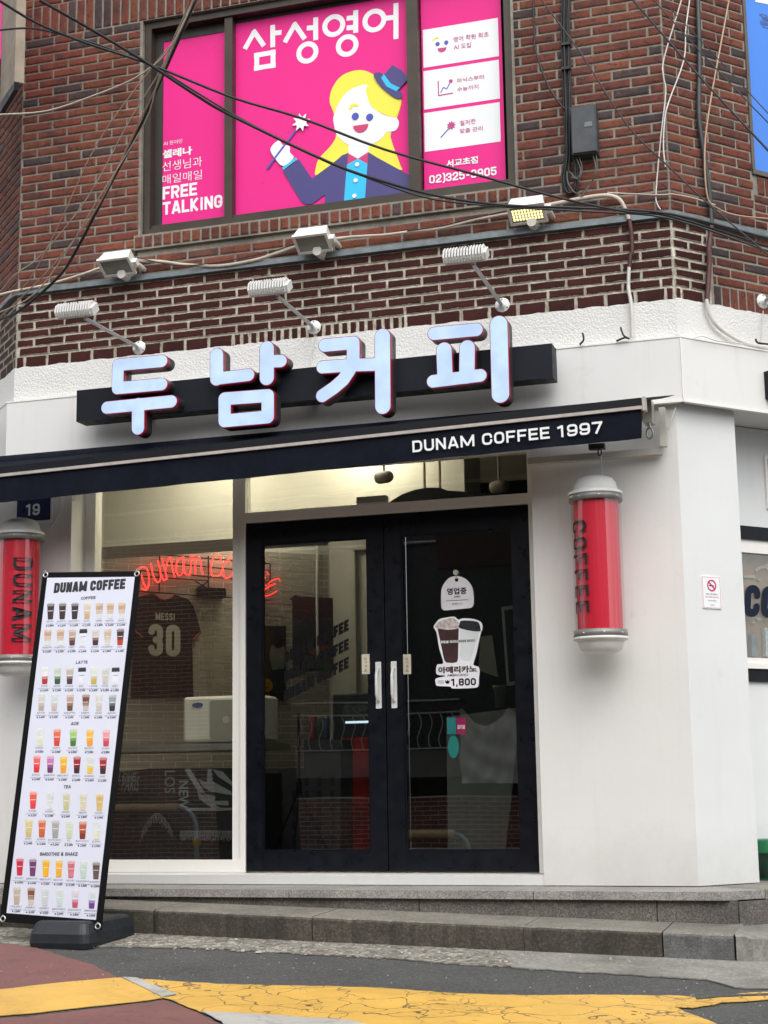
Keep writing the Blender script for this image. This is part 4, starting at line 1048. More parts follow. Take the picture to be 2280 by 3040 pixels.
# ------------------------------------------------------------------ upper posters
def poster(px4, mat, lab, name='window_poster'):
    mb = MB(); prism(mb, PW, [PW.px(*p) for p in px4], -.004, 0); o = mb.build(name, mat); tag(o, lab, 'poster', 'advertising films on the upper windows'); return o
z = 1.455
xa0, xa1 = PW.px(690/z, 560/z)[0], PW.px(985/z, 520/z)[0]
pz0 = PW.px(835/z, 955/z)[1]; pz1 = PW.px(835/z, 133/z)[1]
def posterr(x0, x1, z0, z1, lab):
    mb = MB(); prism(mb, PW, rect((x0, z0), (x1, z1)), -.004, 0); o = mb.build('window_poster', mPINK); tag(o, lab, 'poster', 'advertising films on the upper windows'); return o
pA = posterr(xa0, xa1, pz0, pz1, 'narrow pink film reading FREE TALKING in the left upper window')
xb0, xb1 = PW.px(1018/z, 500/z)[0], PW.px(1140+112/z, 400/z)[0]
pB = posterr(xb0, xb1, PW.px(1018/z, 950/z)[1], WZ1-.062, 'wide pink film with a blonde figure in top hat, centre upper window')
xc0, xc1 = PW.px(1140+168/z, 500/z)[0], PW.px(1140+515/z, 400/z)[0]
pC = posterr(xc0, xc1, PW.px(1140+172/z, 822/z)[1], WZ1-.055, 'pink film with three white panels and a phone number, right upper window')
def tx(P, par, st, x0, y0, x1, y1, ox, oy, s, mat, bold=0., name='lettering', d=.0015):
    # x0,y0 = top left, x1,y1 = bottom right given along the sloping line
    a = P.px(ox+x0/s, oy+y0/s); b = P.px(ox+x1/s, oy+y1/s)
    text(name, st, P, (min(a[0], b[0]), min(a[1], b[1]), max(a[0], b[0]), max(a[1], b[1])), mat, par, bold, d)
# left poster lines (zoom 1.455): use the left px for heights
def line(P, par, st, xl_, yt, yb, xr_, ox, oy, s, mat, bold):
    a = P.px(ox+xl_/s, oy+yt/s); b = P.px(ox+xl_/s, oy+yb/s); c_ = P.px(ox+xr_/s, oy+(yt+yb)/2/s)
    text('lettering', st, P, (a[0], b[1], c_[0], a[1]), mat, par, bold, .0015)
line(PW, pA, 'AI 원어민', 707, 612, 630, 787, 0, 0, z, mPRW, .0)
line(PW, pA, '셀레나', 702, 650, 686, 830, 0, 0, z, mPRW, .04)
line(PW, pA, '선생님과', 702, 700, 742, 873, 0, 0, z, mPRW, -.005)
line(PW, pA, '매일매일', 702, 757, 797, 873, 0, 0, z, mPRW, -.005)
for st_, yt_, yb_, xr_ in (('FREE', 808, 863, 868), ('TALKING', 875, 930, 978)):
    a = PW.px(703/z, yt_/z); b = PW.px(703/z, yb_/z); c_ = PW.px((xr_-14)/z, (yt_+yb_)/2/z-(xr_-703)*.04/z); block('lettering', st_, PW, (a[0], b[1], c_[0]-.004, a[1]), mPRW, pA, .20, .0015, gap=.085)
# headline strokes
q3 = lambda pts: pxl(PW, pts, 700, 0, 3.19)
r0 = .0168
prims = []
def seg(*p, r=r0): prims.append(('seg', q3(p), r))
def ring(c, ro): 
    cc = q3([c])[0]; e = q3([(c[0], c[1]-ro)])[0]; R_ = math.hypot(e[0]-cc[0], e[1]-cc[1]); prims.append(('ring', cc, R_-r0, r0))
seg((85, 465), (185, 288)); seg((166, 288), (268, 435)); seg((350, 237), (350, 448)); seg((350, 315), (433, 308)); seg((173, 528), (378, 493)); seg((199, 500), (199, 670)); seg((353, 472), (353, 645)); seg((173, 650), (378, 616))
seg((465, 402), (568, 218)); seg((550, 218), (655, 370)); seg((757, 165), (757, 380)); seg((673, 268), (757, 260)); ring((678, 498), 104)
ring((928, 243), 107); seg((1136, 98), (1136, 312)); seg((1050, 175), (1136, 166)); seg((1050, 266), (1136, 257)); ring((1055, 432), 106)
ring((1313, 195), 111); seg((1415, 174), (1510, 164)); seg((1517, 30), (1517, 370))
mb = MB()
for lo, ho in sdf_loops(prims, 0, .0035): prism(mb, PW, lo, 0, .0015, holes=ho)
mb.build('headline', mPRW, pB)
# figure (flat print layers)
FZ = lambda pts: pxl(PW, pts, 840, 150, 3.95)
LAY = [0]
def layer(pts, mat, name, sm=True, par=pB, conv=FZ):
    LAY[0] += 1; d = .0008+.0009*LAY[0]; mb = MB(); l = conv(pts); l = smooth(l, 4) if sm else l
    prism(mb, PW, l, d-.0008, d); return mb.build(name, mat, par)
layer([(600, 750), (548, 600), (580, 440), (700, 290), (900, 230), (1080, 290), (1300, 450), (1385, 560), (1370, 700), (1270, 960), (1275, 1060), (1320, 1190), (1375, 1340), (1370, 1400), (1000, 1250), (760, 1200), (410, 1460), (388, 1370), (430, 1260), (560, 1120), (625, 990)], mPRY, 'hair')
layer([(770, 1090), (1010, 1090), (1005, 1200), (885, 1280), (768, 1210)], mPRW, 'neck', False)
layer([(600, 760), (690, 560), (830, 440), (1000, 410), (1000, 560), (1100, 700), (1210, 765), (1330, 790), (1362, 860), (1320, 940), (1215, 965), (1130, 1060), (960, 1120), (770, 1105), (640, 1000), (598, 860)], mPRW, 'face')
layer([(995, 415), (1010, 600), (1090, 700), (1240, 768), (1330, 770), (1385, 600), (1300, 450)], mPRY, 'fringe_hair')
layer([(775, 690), (800, 640), (850, 622), (888, 645), (870, 662), (835, 655), (800, 692)], mPRY, 'eyebrow')
for c in ((852, 775), (1020, 785)):
    cc = FZ([c])[0]; LAY[0] += 0; mb = MB(); prism(mb, PW, circ(cc, .0235), .0045, .0075); mb.build('eye', mPRN2, pB)
mb = MB(); a = FZ([(828, 872), (1004, 880)]); cx_ = (a[0][0]+a[1][0])/2; rr = (a[1][0]-a[0][0])/2; cz = (a[0][1]+a[1][1])/2
prism(mb, PW, [(cx_+rr*math.cos(t), cz+rr*math.sin(t)) for t in [math.pi+math.pi*k/14 for k in range(15)]], .0045, .0075); mb.build('mouth', mPRR, pB)
layer([(490, 1860), (500, 1690), (350, 1800), (270, 1808), (215, 1770), (5, 1420), (190, 1280), (345, 1505), (610, 1310), (700, 1230), (768, 1208), (885, 1280), (1005, 1195), (1110, 1260), (1505, 1475), (1508, 1640), (1440, 1725)], mPRN, 'jacket', False)
layer([(765, 1208), (882, 1272), (1004, 1195), (995, 1340), (760, 1350)], mPRR, 'bow_tie', False)
layer([(755, 1345), (885, 1272), (995, 1335), (962, 1795), (715, 1828)], mPRC, 'shirt_front', False)
for c in ((876, 1345), (860, 1530), (845, 1712)):
    cc = FZ([c])[0]; mb = MB(); prism(mb, PW, circ(cc, .014, 16), .010, .0135); mb.build('button', mPRW, pB)
layer([(0, 1372), (155, 1258), (172, 1283), (10, 1408)], mPRC, 'cuff', False)
layer([(-140, 1180), (-110, 1110), (-40, 1060), (0, 1110), (60, 1120), (88, 1140), (90, 1200), (130, 1265), (10, 1360), (-80, 1280)], mPRW, 'hand')
layer([(-190, 1385), (155, 930), (170, 940), (-170, 1395)], mPRN2, 'wand', False)
cst = FZ([(222, 850)])[0]; mb = MB(); pts = []
for k in range(16):
    r_ = .064 if k % 2 == 0 else .034; a_ = math.pi*k/8+.2; pts.append((cst[0]+r_*math.cos(a_), cst[1]+r_*math.sin(a_)))
prism(mb, PW, pts, .012, .015); mb.build('star', mPRW, pB)
layer([(1070, 300), (1100, 268), (1170, 280), (1300, 440), (1395, 500), (1385, 570), (1300, 550), (1150, 430)], mPRN, 'hat_brim')
layer([(1190, 290), (1290, 178), (1400, 240), (1470, 330), (1465, 355), (1380, 448), (1260, 390)], mPRN, 'hat_crown', False)
layer([(1158, 330), (1192, 288), (1270, 395), (1380, 448), (1335, 488), (1220, 430)], mPRC, 'hat_band', False)
# right poster
RZ = lambda pts: pxl(PW, pts, 1240, 30, 3.88)
for i, (pts) in enumerate((((60, 235), (925, 85), (935, 525), (67, 672)), ((67, 710), (937, 567), (945, 1015), (75, 1152)), ((75, 1193), (945, 1056), (955, 1508), (82, 1640)))):
    mb = MB(); q = RZ(pts); x0 = (q[0][0]+q[3][0])/2; x1 = (q[1][0]+q[2][0])/2; zt = (q[0][1]+q[1][1])/2; zb = (q[2][1]+q[3][1])/2
    prism(mb, PW, rect((x0, zb), (x1, zt)), 0, .0012); mb.build('panel', mPRW, pC)
def tl(st, x0, y0t, y0b, x1, mat, bold):
    a = PW.px(1240+x0/3.88, 30+y0t/3.88); b = PW.px(1240+x0/3.88, 30+y0b/3.88); c_ = PW.px(1240+x1/3.88, 30+(y0t+y0b)/2/3.88)
    text('lettering', st, PW, (a[0], b[1], c_[0], a[1]), mat, pC, bold, .003)
tl('영어 학원 최초', 412, 312, 372, 820, mPRP, .005); tl('AI 도입', 415, 402, 460, 615, mPRP, .005)
tl('파닉스부터', 452, 790, 842, 765, mPRP, .005); tl('수능까지', 455, 892, 944, 702, mPRP, .005)
tl('철저한', 486, 1276, 1336, 672, mPRP, .005); tl('맞춤 관리', 488, 1370, 1425, 750, mPRP, .005)
tl('서교초점', 330, 1730, 1815, 695, mPRW, .035); a = PW.px(1240+133/3.88, 30+1908/3.88); b = PW.px(1240+133/3.88, 30+2003/3.88); c_ = PW.px(1240+912/3.88, 30+1890/3.88); block('phone_number', '02)325-9905', PW, (a[0], b[1], c_[0], a[1]), mPRW, pC, .19, .003, gap=.10)
mb = MB()
for c in ((230, 392), (330, 375)): prism(mb, PW, circ(RZ([c])[0], .0138, 16), .0012, .003)
mb.build('icon_eye', mPRN2, pC)
mb = MB(); a = RZ([(230, 442), (332, 430)]); cx_ = (a[0][0]+a[1][0])/2; rr = (a[1][0]-a[0][0])/2; cz = (a[0][1]+a[1][1])/2
prism(mb, PW, [(cx_+rr*math.cos(t), cz+rr*math.sin(t)) for t in [math.pi+math.pi*k/12 for k in range(13)]], .0012, .003)
prism(mb, PW, circ(RZ([(382, 820)])[0], .0125, 16), .0012, .0034)
def strk(pts, r, d=.003):
    for lo, ho in sdf_loops([('seg' if len(pts) == 2 else 'cap', RZ(pts), r)], 0, .002): prism(mb, PW, lo, .0012, d, holes=ho)
strk([(238, 822), (242, 985), (405, 957)], .0032)
c = RZ([(388, 1330)])[0]; prism(mb, PW, [(c[0]+(.030 if k % 2 == 0 else .019)*math.cos(math.pi*k/9), c[1]+(.030 if k % 2 == 0 else .019)*math.sin(math.pi*k/9)) for k in range(18)], .0012, .0034)
mb.build('icon_magenta', mPRP, pC)
mb = MB(); strk([(267, 950), (298, 892), (335, 910), (378, 830)], .0028, .0026); strk([(267, 1470), (360, 1365)], .0034, .0026); mb.build('icon_blue', mPRN2, pC)
mb = MB(); strk([(180, 348), (200, 325), (235, 318)], .0042); mb.build('icon_yellow', mPRY, pC)

# ------------------------------------------------------------------ main sign
SG = bpy.data.objects.new('shop_sign', None); SG.location = (-.4, -.5, 2.9); COL.objects.link(SG)
tag(SG, 'lit pale blue Korean channel letters on a long black box above the awning', 'sign')
mb = MB(); SB = FP(-.50); bl = SB.px(228, 1160); br = SB.px(1638, 1020); zb_ = SB.px(228, 700+803/1.455)[1]
prism(mb, SB, rect((bl[0], zb_), (br[0], 2.985)), -.13, 0, back=True)
for x in (-1.5, -.4, .8): prism(mb, SB, rect((x, zb_+.05), (x+.05, zb_+.12)), -.215, -.13)
child(mb, 'backing_box', M('sign_box_black', (.009, .012, .018), .5, .12, spec=.2), SG)
LQ = FP(-.60)
def letter(items, ox, oy, s):
    prims = [('cap', pxl(LQ, pts, ox, oy, s), r) for pts, r in items]
    mb = MB()
    for lo, ho in sdf_loops(prims, .0034, .004): prism(mb, LQ, lo, -.10, 0, 0, holes=ho, back=True)
    o = child(mb, 'letter', mCAN, SG)
    mb = MB()
    for lo, ho in sdf_loops(prims, .0042, .004): prism(mb, LQ, lo, -.028, .003, 0, holes=ho)
    r_ = mb.build('rim', mCANR, o); r_.matrix_parent_inverse = Matrix.Identity(4)
    mb = MB()
    for lo, ho in sdf_loops(prims, 0, .004): prism(mb, LQ, lo, .003, .0065, 0, holes=ho)
    f_ = mb.build('face', mFACE, o)
    for q in (r_, f_): q.matrix_parent_inverse = o.matrix_parent_inverse @ Matrix.Identity(4)
    for q in (r_, f_): q.matrix_parent_inverse = Matrix.Identity(4)
R1 = .0375
letter([([(1110, 235), (397, 300), (388, 680), (1110, 615)], R1), ([(215, 1000), (1265, 898)], R1), ([(725, 950), (722, 1335)], .040)], 280, 1030, 5.53)
letter([([(245, 300), (245, 690)], .0415), ([(245, 690), (765, 628)], .037), ([(1067, 195), (1067, 675)], .044), ([(1067, 408), (1295, 400)], .0375), ([(375, 1020), (1082, 968), (1082, 1318), (375, 1382), (375, 1020)], .0385)], 600, 1000, 5.53)
letter([([(250, 365), (715, 322), (715, 600), (650, 780), (550, 930), (400, 1060), (210, 1190)], .0385), ([(215, 722), (620, 692), (1190, 675)], .0375), ([(1195, 218), (1202, 1362)], .0455)], 920, 960, 5.53)
letter([([(258, 368), (905, 308)], .0375), ([(408, 622), (425, 1060)], .0445), ([(765, 588), (760, 1020)], .0445), ([(242, 1102), (965, 1012)], .0365), ([(1250, 228), (1277, 1298)], .0500)], 1240, 920, 5.184)

# ------------------------------------------------------------------ awning
AW = bpy.data.objects.new('awning', None); AW.location = (-.6, -.5, 2.5); COL.objects.link(AW)
tag(AW, 'retracted black fabric awning with white lettering over the doors', 'awning')
def zb_at(x): return 2.4735+.0212*(x-1.688)/1.0     # the front rail hangs slightly out of level
YA = -.78
PA = FP(YA); aR = PA.px(1140+1115/1.455, 700+738/1.455); aL = PA.px(0, 1410)
sl = (aR[1]-aL[1])/(aR[0]-aL[0]); AU = Pl((aR[0], YA, aR[1]), (1, 0, sl), (-sl, 0, 1))    # along the rail
L0 = -4.6
mb = MB(); prism(mb, AU, rect((L0, .006), (-.004, .052)), -.05, -.004, back=True); child(mb, 'front_rail', mBLACK, AW)
mb = MB(); prism(mb, AU, rect((L0, -.012), (.0, .006)), -.04, .004, back=True); prism(mb, AU, rect((0.002, -.022), (.02, .054)), -.05, .006, back=True); child(mb, 'rail_strip', mAWNS, AW)
mb = MB(); nx = 60; vs = []; fs = []
for i in range(nx+1):
    u = L0+(-.006-L0)*i/nx
    for j in range(5):
        v = -.006-.165*j/4; w_ = (.006*math.sin(u*9)+.004*math.sin(u*23+1))*(j/4)**1.5
        vs.append(AU.w(u-(.010*(j/4)**2 if i == nx else 0), v, -.012+w_))
for i in range(nx):
    for j in range(4): a = i*5+j; fs.append([a, a+1, a+6, a+5])
mb.add(vs, fs, 0, True)
child(mb, 'valance', mAWN, AW)
mb = MB(); a0 = AU.w(L0, .05, -.04); a1 = AU.w(-.01, .05, -.04); b1 = np.array([a1[0]+.15, -.40, 2.645]); b0 = np.array([a0[0], -.40, 2.60])
nx = 24; vs = []
for i in range(nx+1):
    t = i/nx
    for j in range(6):
        q = j/5; p = (a0*(1-t)+a1*t)*(1-q)+(b0*(1-t)+b1*t)*q; p = p+np.array([0, 0, -.012*math.sin(q*math.pi)]); vs.append(p)
mb.add(vs, [[i*6+j, i*6+j+1, i*6+j+7, i*6+j+6] for i in range(nx) for j in range(5)], 0, True); child(mb, 'canopy_cloth', mAWN, AW)
mb = MB(); mb.tube([(-3.0, -.40, 2.565), (1.60, -.40, 2.575)], .062, 18); child(mb, 'fabric_roll', mAWN, AW)
mb = MB(); mb.lathe((1.605, -.40, 2.575), [(0, 0), (.066, 0), (.066, .012), (0, .012)], 20, axis=Matrix.Rotation(math.pi/2, 3, 'Y'))
prism(mb, FP(-.36), rect((1.622, 2.50), (1.672, 2.635)), -.06, .05, back=True); prism(mb, FP(-.30), rect((1.70, 2.375), (1.735, 2.60)), -.03, .02, back=True)
mb.tube([(1.74, -.29, 2.47), (1.79, -.27, 2.60)], .004, 6)
prism(mb, FP(-.28), rect((.93, 2.335), (1.70, 2.372)), -.04, .015, back=True)
child(mb, 'bracket', M('awning_bracket', (.50, .48, .44), .4, .1, dirt=.3), AW)
mb = MB(); ex, ez = 1.655, 2.42; mb.tube([(ex, -.40, 2.50), (ex+.002, -.40, 2.468)], .008, 8)
mb.tube([(ex+.017*math.sin(t), -.40, 2.437+.031*math.cos(t)) for t in [2*math.pi*k/18 for k in range(19)]], .0065, 6, cap=False); child(mb, 'crank_eye', M('zinc', (.28, .29, .31), .35, metal=.7), AW)
# second small bracket with hook above the lamp
mb = MB(); hk = FP(-.40).px(1140+905/1.455, 700+905/1.455); prism(mb, FP(-.40), rect((hk[0]-.03, hk[1]-.02), (hk[0]+.06, hk[1]+.01)), -.05, .0, back=True)
mb.tube([(hk[0]+.035+.010*math.sin(t), -.41, hk[1]-.045+.020*math.cos(t)) for t in [2*math.pi*k/12 for k in range(13)]], .004, 6, cap=False); child(mb, 'hook', mCAN, AW)
a = AU.px(1140+125/1.455, 700+941/1.455); b = AU.px(1140+943/1.455, 700+800/1.455); h0 = AU.px(1140+125/1.455, 700+888/1.455)[1]
block('lettering', 'DUNAM COFFEE 1997', AU, (a[0], (a[1]+AU.px(1140+928/1.455, 700+850/1.455)[1])/2, b[0], (h0+b[1])/2), mPRW, AW, .185, .006, shear=.0, gap=.17)

# ------------------------------------------------------------------ arm spotlights
def spotlight(platepx, headpx, lab, P=W, out=None):
    r = bpy.data.objects.new('arm_spotlight', None); COL.objects.link(r)
    c = P.px(*platepx); o = P.w(*c); r.location = V(o); tag(r, lab, 'spotlight', 'white arm spotlights above the shop sign')
    if out is None:
        lo, hi = .1, 1.2   # outreach so that the head stands straight out from its plate
        for _ in range(40):
            mid = (lo+hi)/2; u = P.off(mid).px(*headpx)[0]
            if u < c[0]: lo = mid
            else: hi = mid
        reach = mid
    else: reach = out
    hp = P.off(reach).px(*headpx); e = P.w(c[0], hp[1], reach)
    nz = Matrix(((P.u[0], 0, P.n[0]), (P.u[1], 0, P.n[1]), (P.u[2], 1, P.n[2])))
    # plate
    mb = MB(); ax = Matrix((tuple(P.u), tuple(P.v), tuple(P.n))).transposed()
    mb.lathe(o, [(.046, 0.), (.046, .006), (.040, .010), (.022, .014), (.018, .03), (0, .03)], 24, axis=ax); child(mb, 'wall_plate', mWMET, r)
    mb = MB()
    for k in (90, 210, 330):
        q = P.w(c[0]+.036*math.cos(math.radians(k)), c[1]+.036*math.sin(math.radians(k)), .009); mb.lathe(q, [(.005, 0), (.005, .004), (0, .004)], 8, axis=ax)
    child(mb, 'screw', mGREY, r)
    mb = MB(); mb.tube([P.w(c[0], c[1], .02), e], .0115, 10); child(mb, 'arm', M('arm_grey', (.42, .43, .43), .35, .1, metal=.3), r)
    # head: finned housing, tilted
    R = Matrix((tuple(P.u), tuple(-P.n), tuple(P.v))).transposed() @ Matrix.Rotation(math.radians(38), 3, 'X')
    o2 = V(e)+R @ Vector((-.03, -.02, .050))
    mb = MB(); L = .22; nf = 14
    for k in range(nf):
        x = -L/2+L*k/(nf-1); w_ = .0036
        pr = [(-.058, -.005), (-.055, .030), (-.022, .056), (.022, .056), (.052, .030), (.058, -.005)]
        vs = [o2+R @ Vector((x-w_, a, b)) for a, b in pr]+[o2+R @ Vector((x+w_, a, b)) for a, b in pr]
        mb.add(vs, [[5, 4, 3, 2, 1, 0], [6, 7, 8, 9, 10, 11]]+[[i, (i+1) % 6, 6+(i+1) % 6, 6+i] for i in range(6)])
    child(mb, 'heat_fin', mWMET, r)
    mb = MB(); R4 = Matrix.Translation(o2) @ R.to_4x4(); mb.box((-L/2, -.046, -.02), (L/2, .046, .010), R=R4); mb.box((L/2, -.045, -.02), (L/2+.018, .045, .03), R=R4); child(mb, 'housing', mWMET, r)
    mb = MB(); mb.box((-L/2+.012, -.040, -.024), (L/2-.012, .040, -.0205), R=R4); child(mb, 'lens', M('lens_grey', (.35, .36, .37), .1), r)
    mb = MB(); pl = []
    for a, b in ((-.09, .0), (-.075, -.022), (-.03, -.032), (.06, -.032), (.095, -.02), (.105, .0)): pl.append((a, b))
    vs = [o2+R @ Vector((a, .052, b*1.3-.005)) for a, b in pl]+[o2+R @ Vector((a, .055, b*1.3-.005)) for a, b in pl]
    mb.add(vs, [list(range(5, -1, -1)), list(range(6, 12))]+[[i, (i+1) % 6, 6+(i+1) % 6, 6+i] for i in range(6)])
    mb.tube([V(e), V(e)+R @ Vector((0, .03, .02))], .009, 8); child(mb, 'yoke', mWMET, r)
    mb = MB(); mb.tube([o2+R @ Vector((.0+.03*math.cos(t), 0, .05+.022*math.sin(t))) for t in [math.pi*k/8 for k in range(9)]], .003, 6); child(mb, 'lead', mCABK, r)
spotlight((414, 1033), (251, 944), 'finned white spotlight on an arm above the first, leftmost sign letter')
spotlight((933, 973), (823, 878), 'finned white spotlight on an arm above the middle of the sign')
spotlight((1492, 907), (1403, 783), 'finned white spotlight on an arm above the last letter of sign')
spotlight((2262, 896), (2330, 780), 'white spotlight on the right hand wall, only its round plate in view', P=RP, out=.45)
# hanging thin leads under the plates
# ------------------------------------------------------------------ floodlights
def flood(px, py, lab, lit=False):
    r = bpy.data.objects.new('floodlight', None); COL.objects.link(r); P = FP(YW-.16); c = P.px(px, py); r.location = (c[0], YW-.16, c[1])
    tag(r, lab, 'floodlight', 'square floodlights along the cable above the painted bricks')
    R = Matrix.Translation((c[0], YW-.13, c[1])) @ Matrix.Rotation(math.radians(-38), 4, 'X')
    mb = MB(); w = .108
    vs = [(-w, -.0, -.068), (w, 0, -.068), (w, 0, .068), (-w, 0, .068), (-w*.88, .085, -.05), (w*.88, .085, -.05), (w*.88, .085, .052), (-w*.88, .085, .052)]
    # tilt so that the open side looks forward and down
    R = Matrix.Translation((c[0], YW-.14, c[1])) @ Matrix.Rotation(math.radians(58), 4, 'X')
    mb.add([R @ Vector(v) for v in vs], [[0, 1, 5, 4], [1, 2, 6, 5], [2, 3, 7, 6], [3, 0, 4, 7], [4, 5, 6, 7]])
    mb.box((-w-.005, -.018, -.072), (w+.005, 0, -.056), R=R); mb.box((-w-.005, -.018, .056), (w+.005, 0, .072), R=R); mb.box((-w-.005, -.018, -.056), (-w+.012, 0, .056), R=R); mb.box((w-.012, -.018, -.056), (w+.005, 0, .056), R=R)
    mb.box((-.028, .075, -.02), (.028, .105, .02), R=R)
    child(mb, 'housing', mWPL, r)
    mb = MB(); mb.box((-w+.010, -.012, -.058), (w-.010, -.008, .058), R=R); child(mb, 'lens', mLENS, r)
    if lit:
        mb = MB()
        for i in range(10):
            for j in range(4): mb.box((-w+.020+i*.0185, -.0165, -.040+j*.021), (-w+.032+i*.0185, -.0125, -.026+j*.021), R=R)
        child(mb, 'led_array', mLED, r)
    mb = MB(); mb.box((w-.0, -.01, -.02), (w+.035, .03, .02), R=R); mb.tube([R @ Vector((w+.02, .01, 0)), (c[0]+w+.02, YW, c[1]+.0)], .016, 8); mb.tube([(c[0]+.02, YW-.12, c[1]-.05), (c[0]+.02, YW, c[1]-.045)], .03, 10); child(mb, 'bracket', mWPL, r)
flood(343, 786, 'white square floodlight, unlit, nearest the left corner of the wall')
flood(925, 716, 'white square floodlight, unlit, below the blonde figure poster')
flood(1563, 628, 'white square floodlight with its yellow LED grid lit', True)

# ------------------------------------------------------------------ barber-pole style tube lamps
def pole_lamp(xc, word, lab, vis_px=None, wordbox=None, ang=-105):
    r = bpy.data.objects.new('tube_lamp', None); COL.objects.link(r); yc = -.42; r.location = (xc, yc, 1.3)
    tag(r, lab, 'tube lamp', 'red cylinder lamps either side of the front')
    mb = MB(); mb.lathe((xc, yc, 0), [(.126, 1.335), (.126, 2.06)], 40); child(mb, 'red_cylinder', mREDT, r)
    mb = MB(); mb.lathe((xc, yc, 0), [(.1395, 1.325), (.1395, 2.07)], 40); child(mb, 'clear_sleeve', mCLEAR, r)
    mb = MB()
    for z0, z1 in ((2.062, 2.100), (1.298, 1.338)):
        mb = MB(); mb.lathe((xc, yc, 0), [(.120, z0), (.150, z0), (.150, z1), (.120, z1)], 40); child(mb, 'grey_band', mGREY, r)
    mb = MB()
    mb.lathe((xc, yc, 0), [(.151, 2.1), (.153, 2.112), (.145, 2.118), (.128, 2.128), (.118, 2.165), (.100, 2.192), (.06, 2.206), (0, 2.208)], 40); child(mb, 'end_cap', mWMET, r); mb = MB()
    mb.lathe((xc, yc, 0), [(0, 1.215), (.085, 1.215), (.112, 1.228), (.124, 1.262), (.128, 1.276), (.152, 1.284), (.153, 1.298), (.12, 1.298)], 40)
    child(mb, 'end_cap', mWMET, r)
    mb = MB()
    for z0 in (2.081, 1.318):
        for k in range(8):
            a = math.pi*k/4+.3; mb.lathe((xc+.150*math.cos(a), yc+.150*math.sin(a), z0-.003), [(.004, 0), (.004, .006), (0, .006)], 6)
    child(mb, 'screw', mSTEEL, r)
    mb = MB()
    for z0 in (1.5, 1.95): mb.box((xc-.02, yc+.12, z0-.02), (xc+.02, YW+.0, z0+.02))
    mb.box((xc-.03, yc+.125, 1.36), (xc+.03, yc+.145, 2.04)); child(mb, 'wall_bracket', mWMET, r)
    # lettering wrapped round the cylinder, reading downwards
    WR.append((word, xc, yc, ang, r))
WR = []
pole_lamp(1.337, 'COFFEE', 'red tube lamp reading COFFEE on the pier right of the doors', ang=-130)
pole_lamp(-2.325, 'DUNAM', 'red tube lamp reading DUNAM at the left edge, behind the menu board', ang=-49)
def wrap_words():
    for word, xc, yc, ang, r in WR:
        z0, z1 = (1.43, 1.945) if word == 'COFFEE' else (1.42, 1.94)
        hw = 25 if word == 'COFFEE' else 27
        def flat_(mb, lo, ho):
            b0 = len(mb.v); prism(mb, Pl((0, 0, 0), (1, 0, 0)), lo, 0, 0, holes=ho)
            for k in range(b0, len(mb.v)):
                x, _, zz = mb.v[k]; th_ = math.radians(ang+(x-.5)*2*hw); mb.v[k] = (xc+.1358*math.cos(th_), yc+.1358*math.sin(th_), zz)
        wd_ = 2*math.radians(hw)*.1285
        # x runs round the tube in units of the letter height
        mb = block(None, word, None, (0, z0/wd_, 1, z1/wd_), None, rot=-90, t=.155, gap=.22, flatten=lambda m_, lo, ho: flat_(m_, [(a, b*wd_) for a, b in lo], [[(a, b*wd_) for a, b in h] for h in ho]))
        child(mb, 'lettering', M('lamp_letters', (.012, .016, .016), .5), r)
wrap_words()

# ------------------------------------------------------------------ small wall signs
def plate(P, box, d, mat, name, lab, cat, r=.006, grp=None):
    mb = MB(); prism(mb, P, rrect(*box, r), 0, d); o = mb.build(name, mat); tag(o, lab, cat, grp); return o
PN = FP(YW); a = PN.px(50, 1462); b = PN.px(157, 1545)
ns = plate(PN, (a[0]+.0, b[1]-.012, b[0], a[1]+.06), .012, mPRW, 'house_number_plate', 'navy house number plate reading 19 under the awning at left', 'number plate')
mb = MB(); x0, x1 = a[0]+.012, b[0]-.012; zt = a[1]+.05; zm = PN.px(100, 1481)[1]; zb = b[1]+.0
prism(mb, PN, rect((x0, zb+.004), (x1, zm-.002)), .012, .0145); prism(mb, PN, rect((x0, zm+.002), (x1, zt)), .012, .0145); mb.build('blue_field', mSIGNN, ns)
block('lettering', '19', PN, pbox(PN, 81, 1497, 122, 1531), mPRW, ns, .19, .0158, gap=.12)
NP = Pl(np.array([1.785, YW, 0]), RD); 
bx = (NP.px(2083, 1758)[0], NP.px(2110, 1807)[1], NP.px(2138, 1758)[0], NP.px(2110, 1712)[1])
sg = plate(NP, bx, .006, mPRW, 'no_smoking_sign', 'white no smoking sign with red circle on the side pier', 'sign', .003)
mb = MB()
cN = NP.px(2110.5, 1738.5)
rN = .0335
for lo, ho in sdf_loops([('ring', cN, rN-.004, .0042)], 0, .0015): prism(mb, NP, lo, .006, .0078, holes=ho)
prism(mb, NP, [(cN[0]-.026, cN[1]+.019), (cN[0]-.021, cN[1]+.024), (cN[0]+.026, cN[1]-.019), (cN[0]+.021, cN[1]-.024)], .006, .0088)
e_ = .002
for (x0, z0, x1, z1) in ((bx[0]+.004, bx[1]+.004, bx[2]-.004, bx[1]+.0055), (bx[0]+.004, bx[3]-.0055, bx[2]-.004, bx[3]-.004), (bx[0]+.004, bx[1]+.0055, bx[0]+.0055, bx[3]-.0055), (bx[2]-.0055, bx[1]+.0055, bx[2]-.004, bx[3]-.0055)): prism(mb, NP, rect((x0, z0), (x1, z1)), .006, .0068)
mb.build('red_print', mPRR, sg)
mb = MB(); prism(mb, NP, rect((cN[0]-.018, cN[1]-.0035), (cN[0]+.016, cN[1]+.0025)), .006, .0072); mb.build('cigarette_print', mPRK, sg)
cx_ = (bx[0]+bx[2])/2
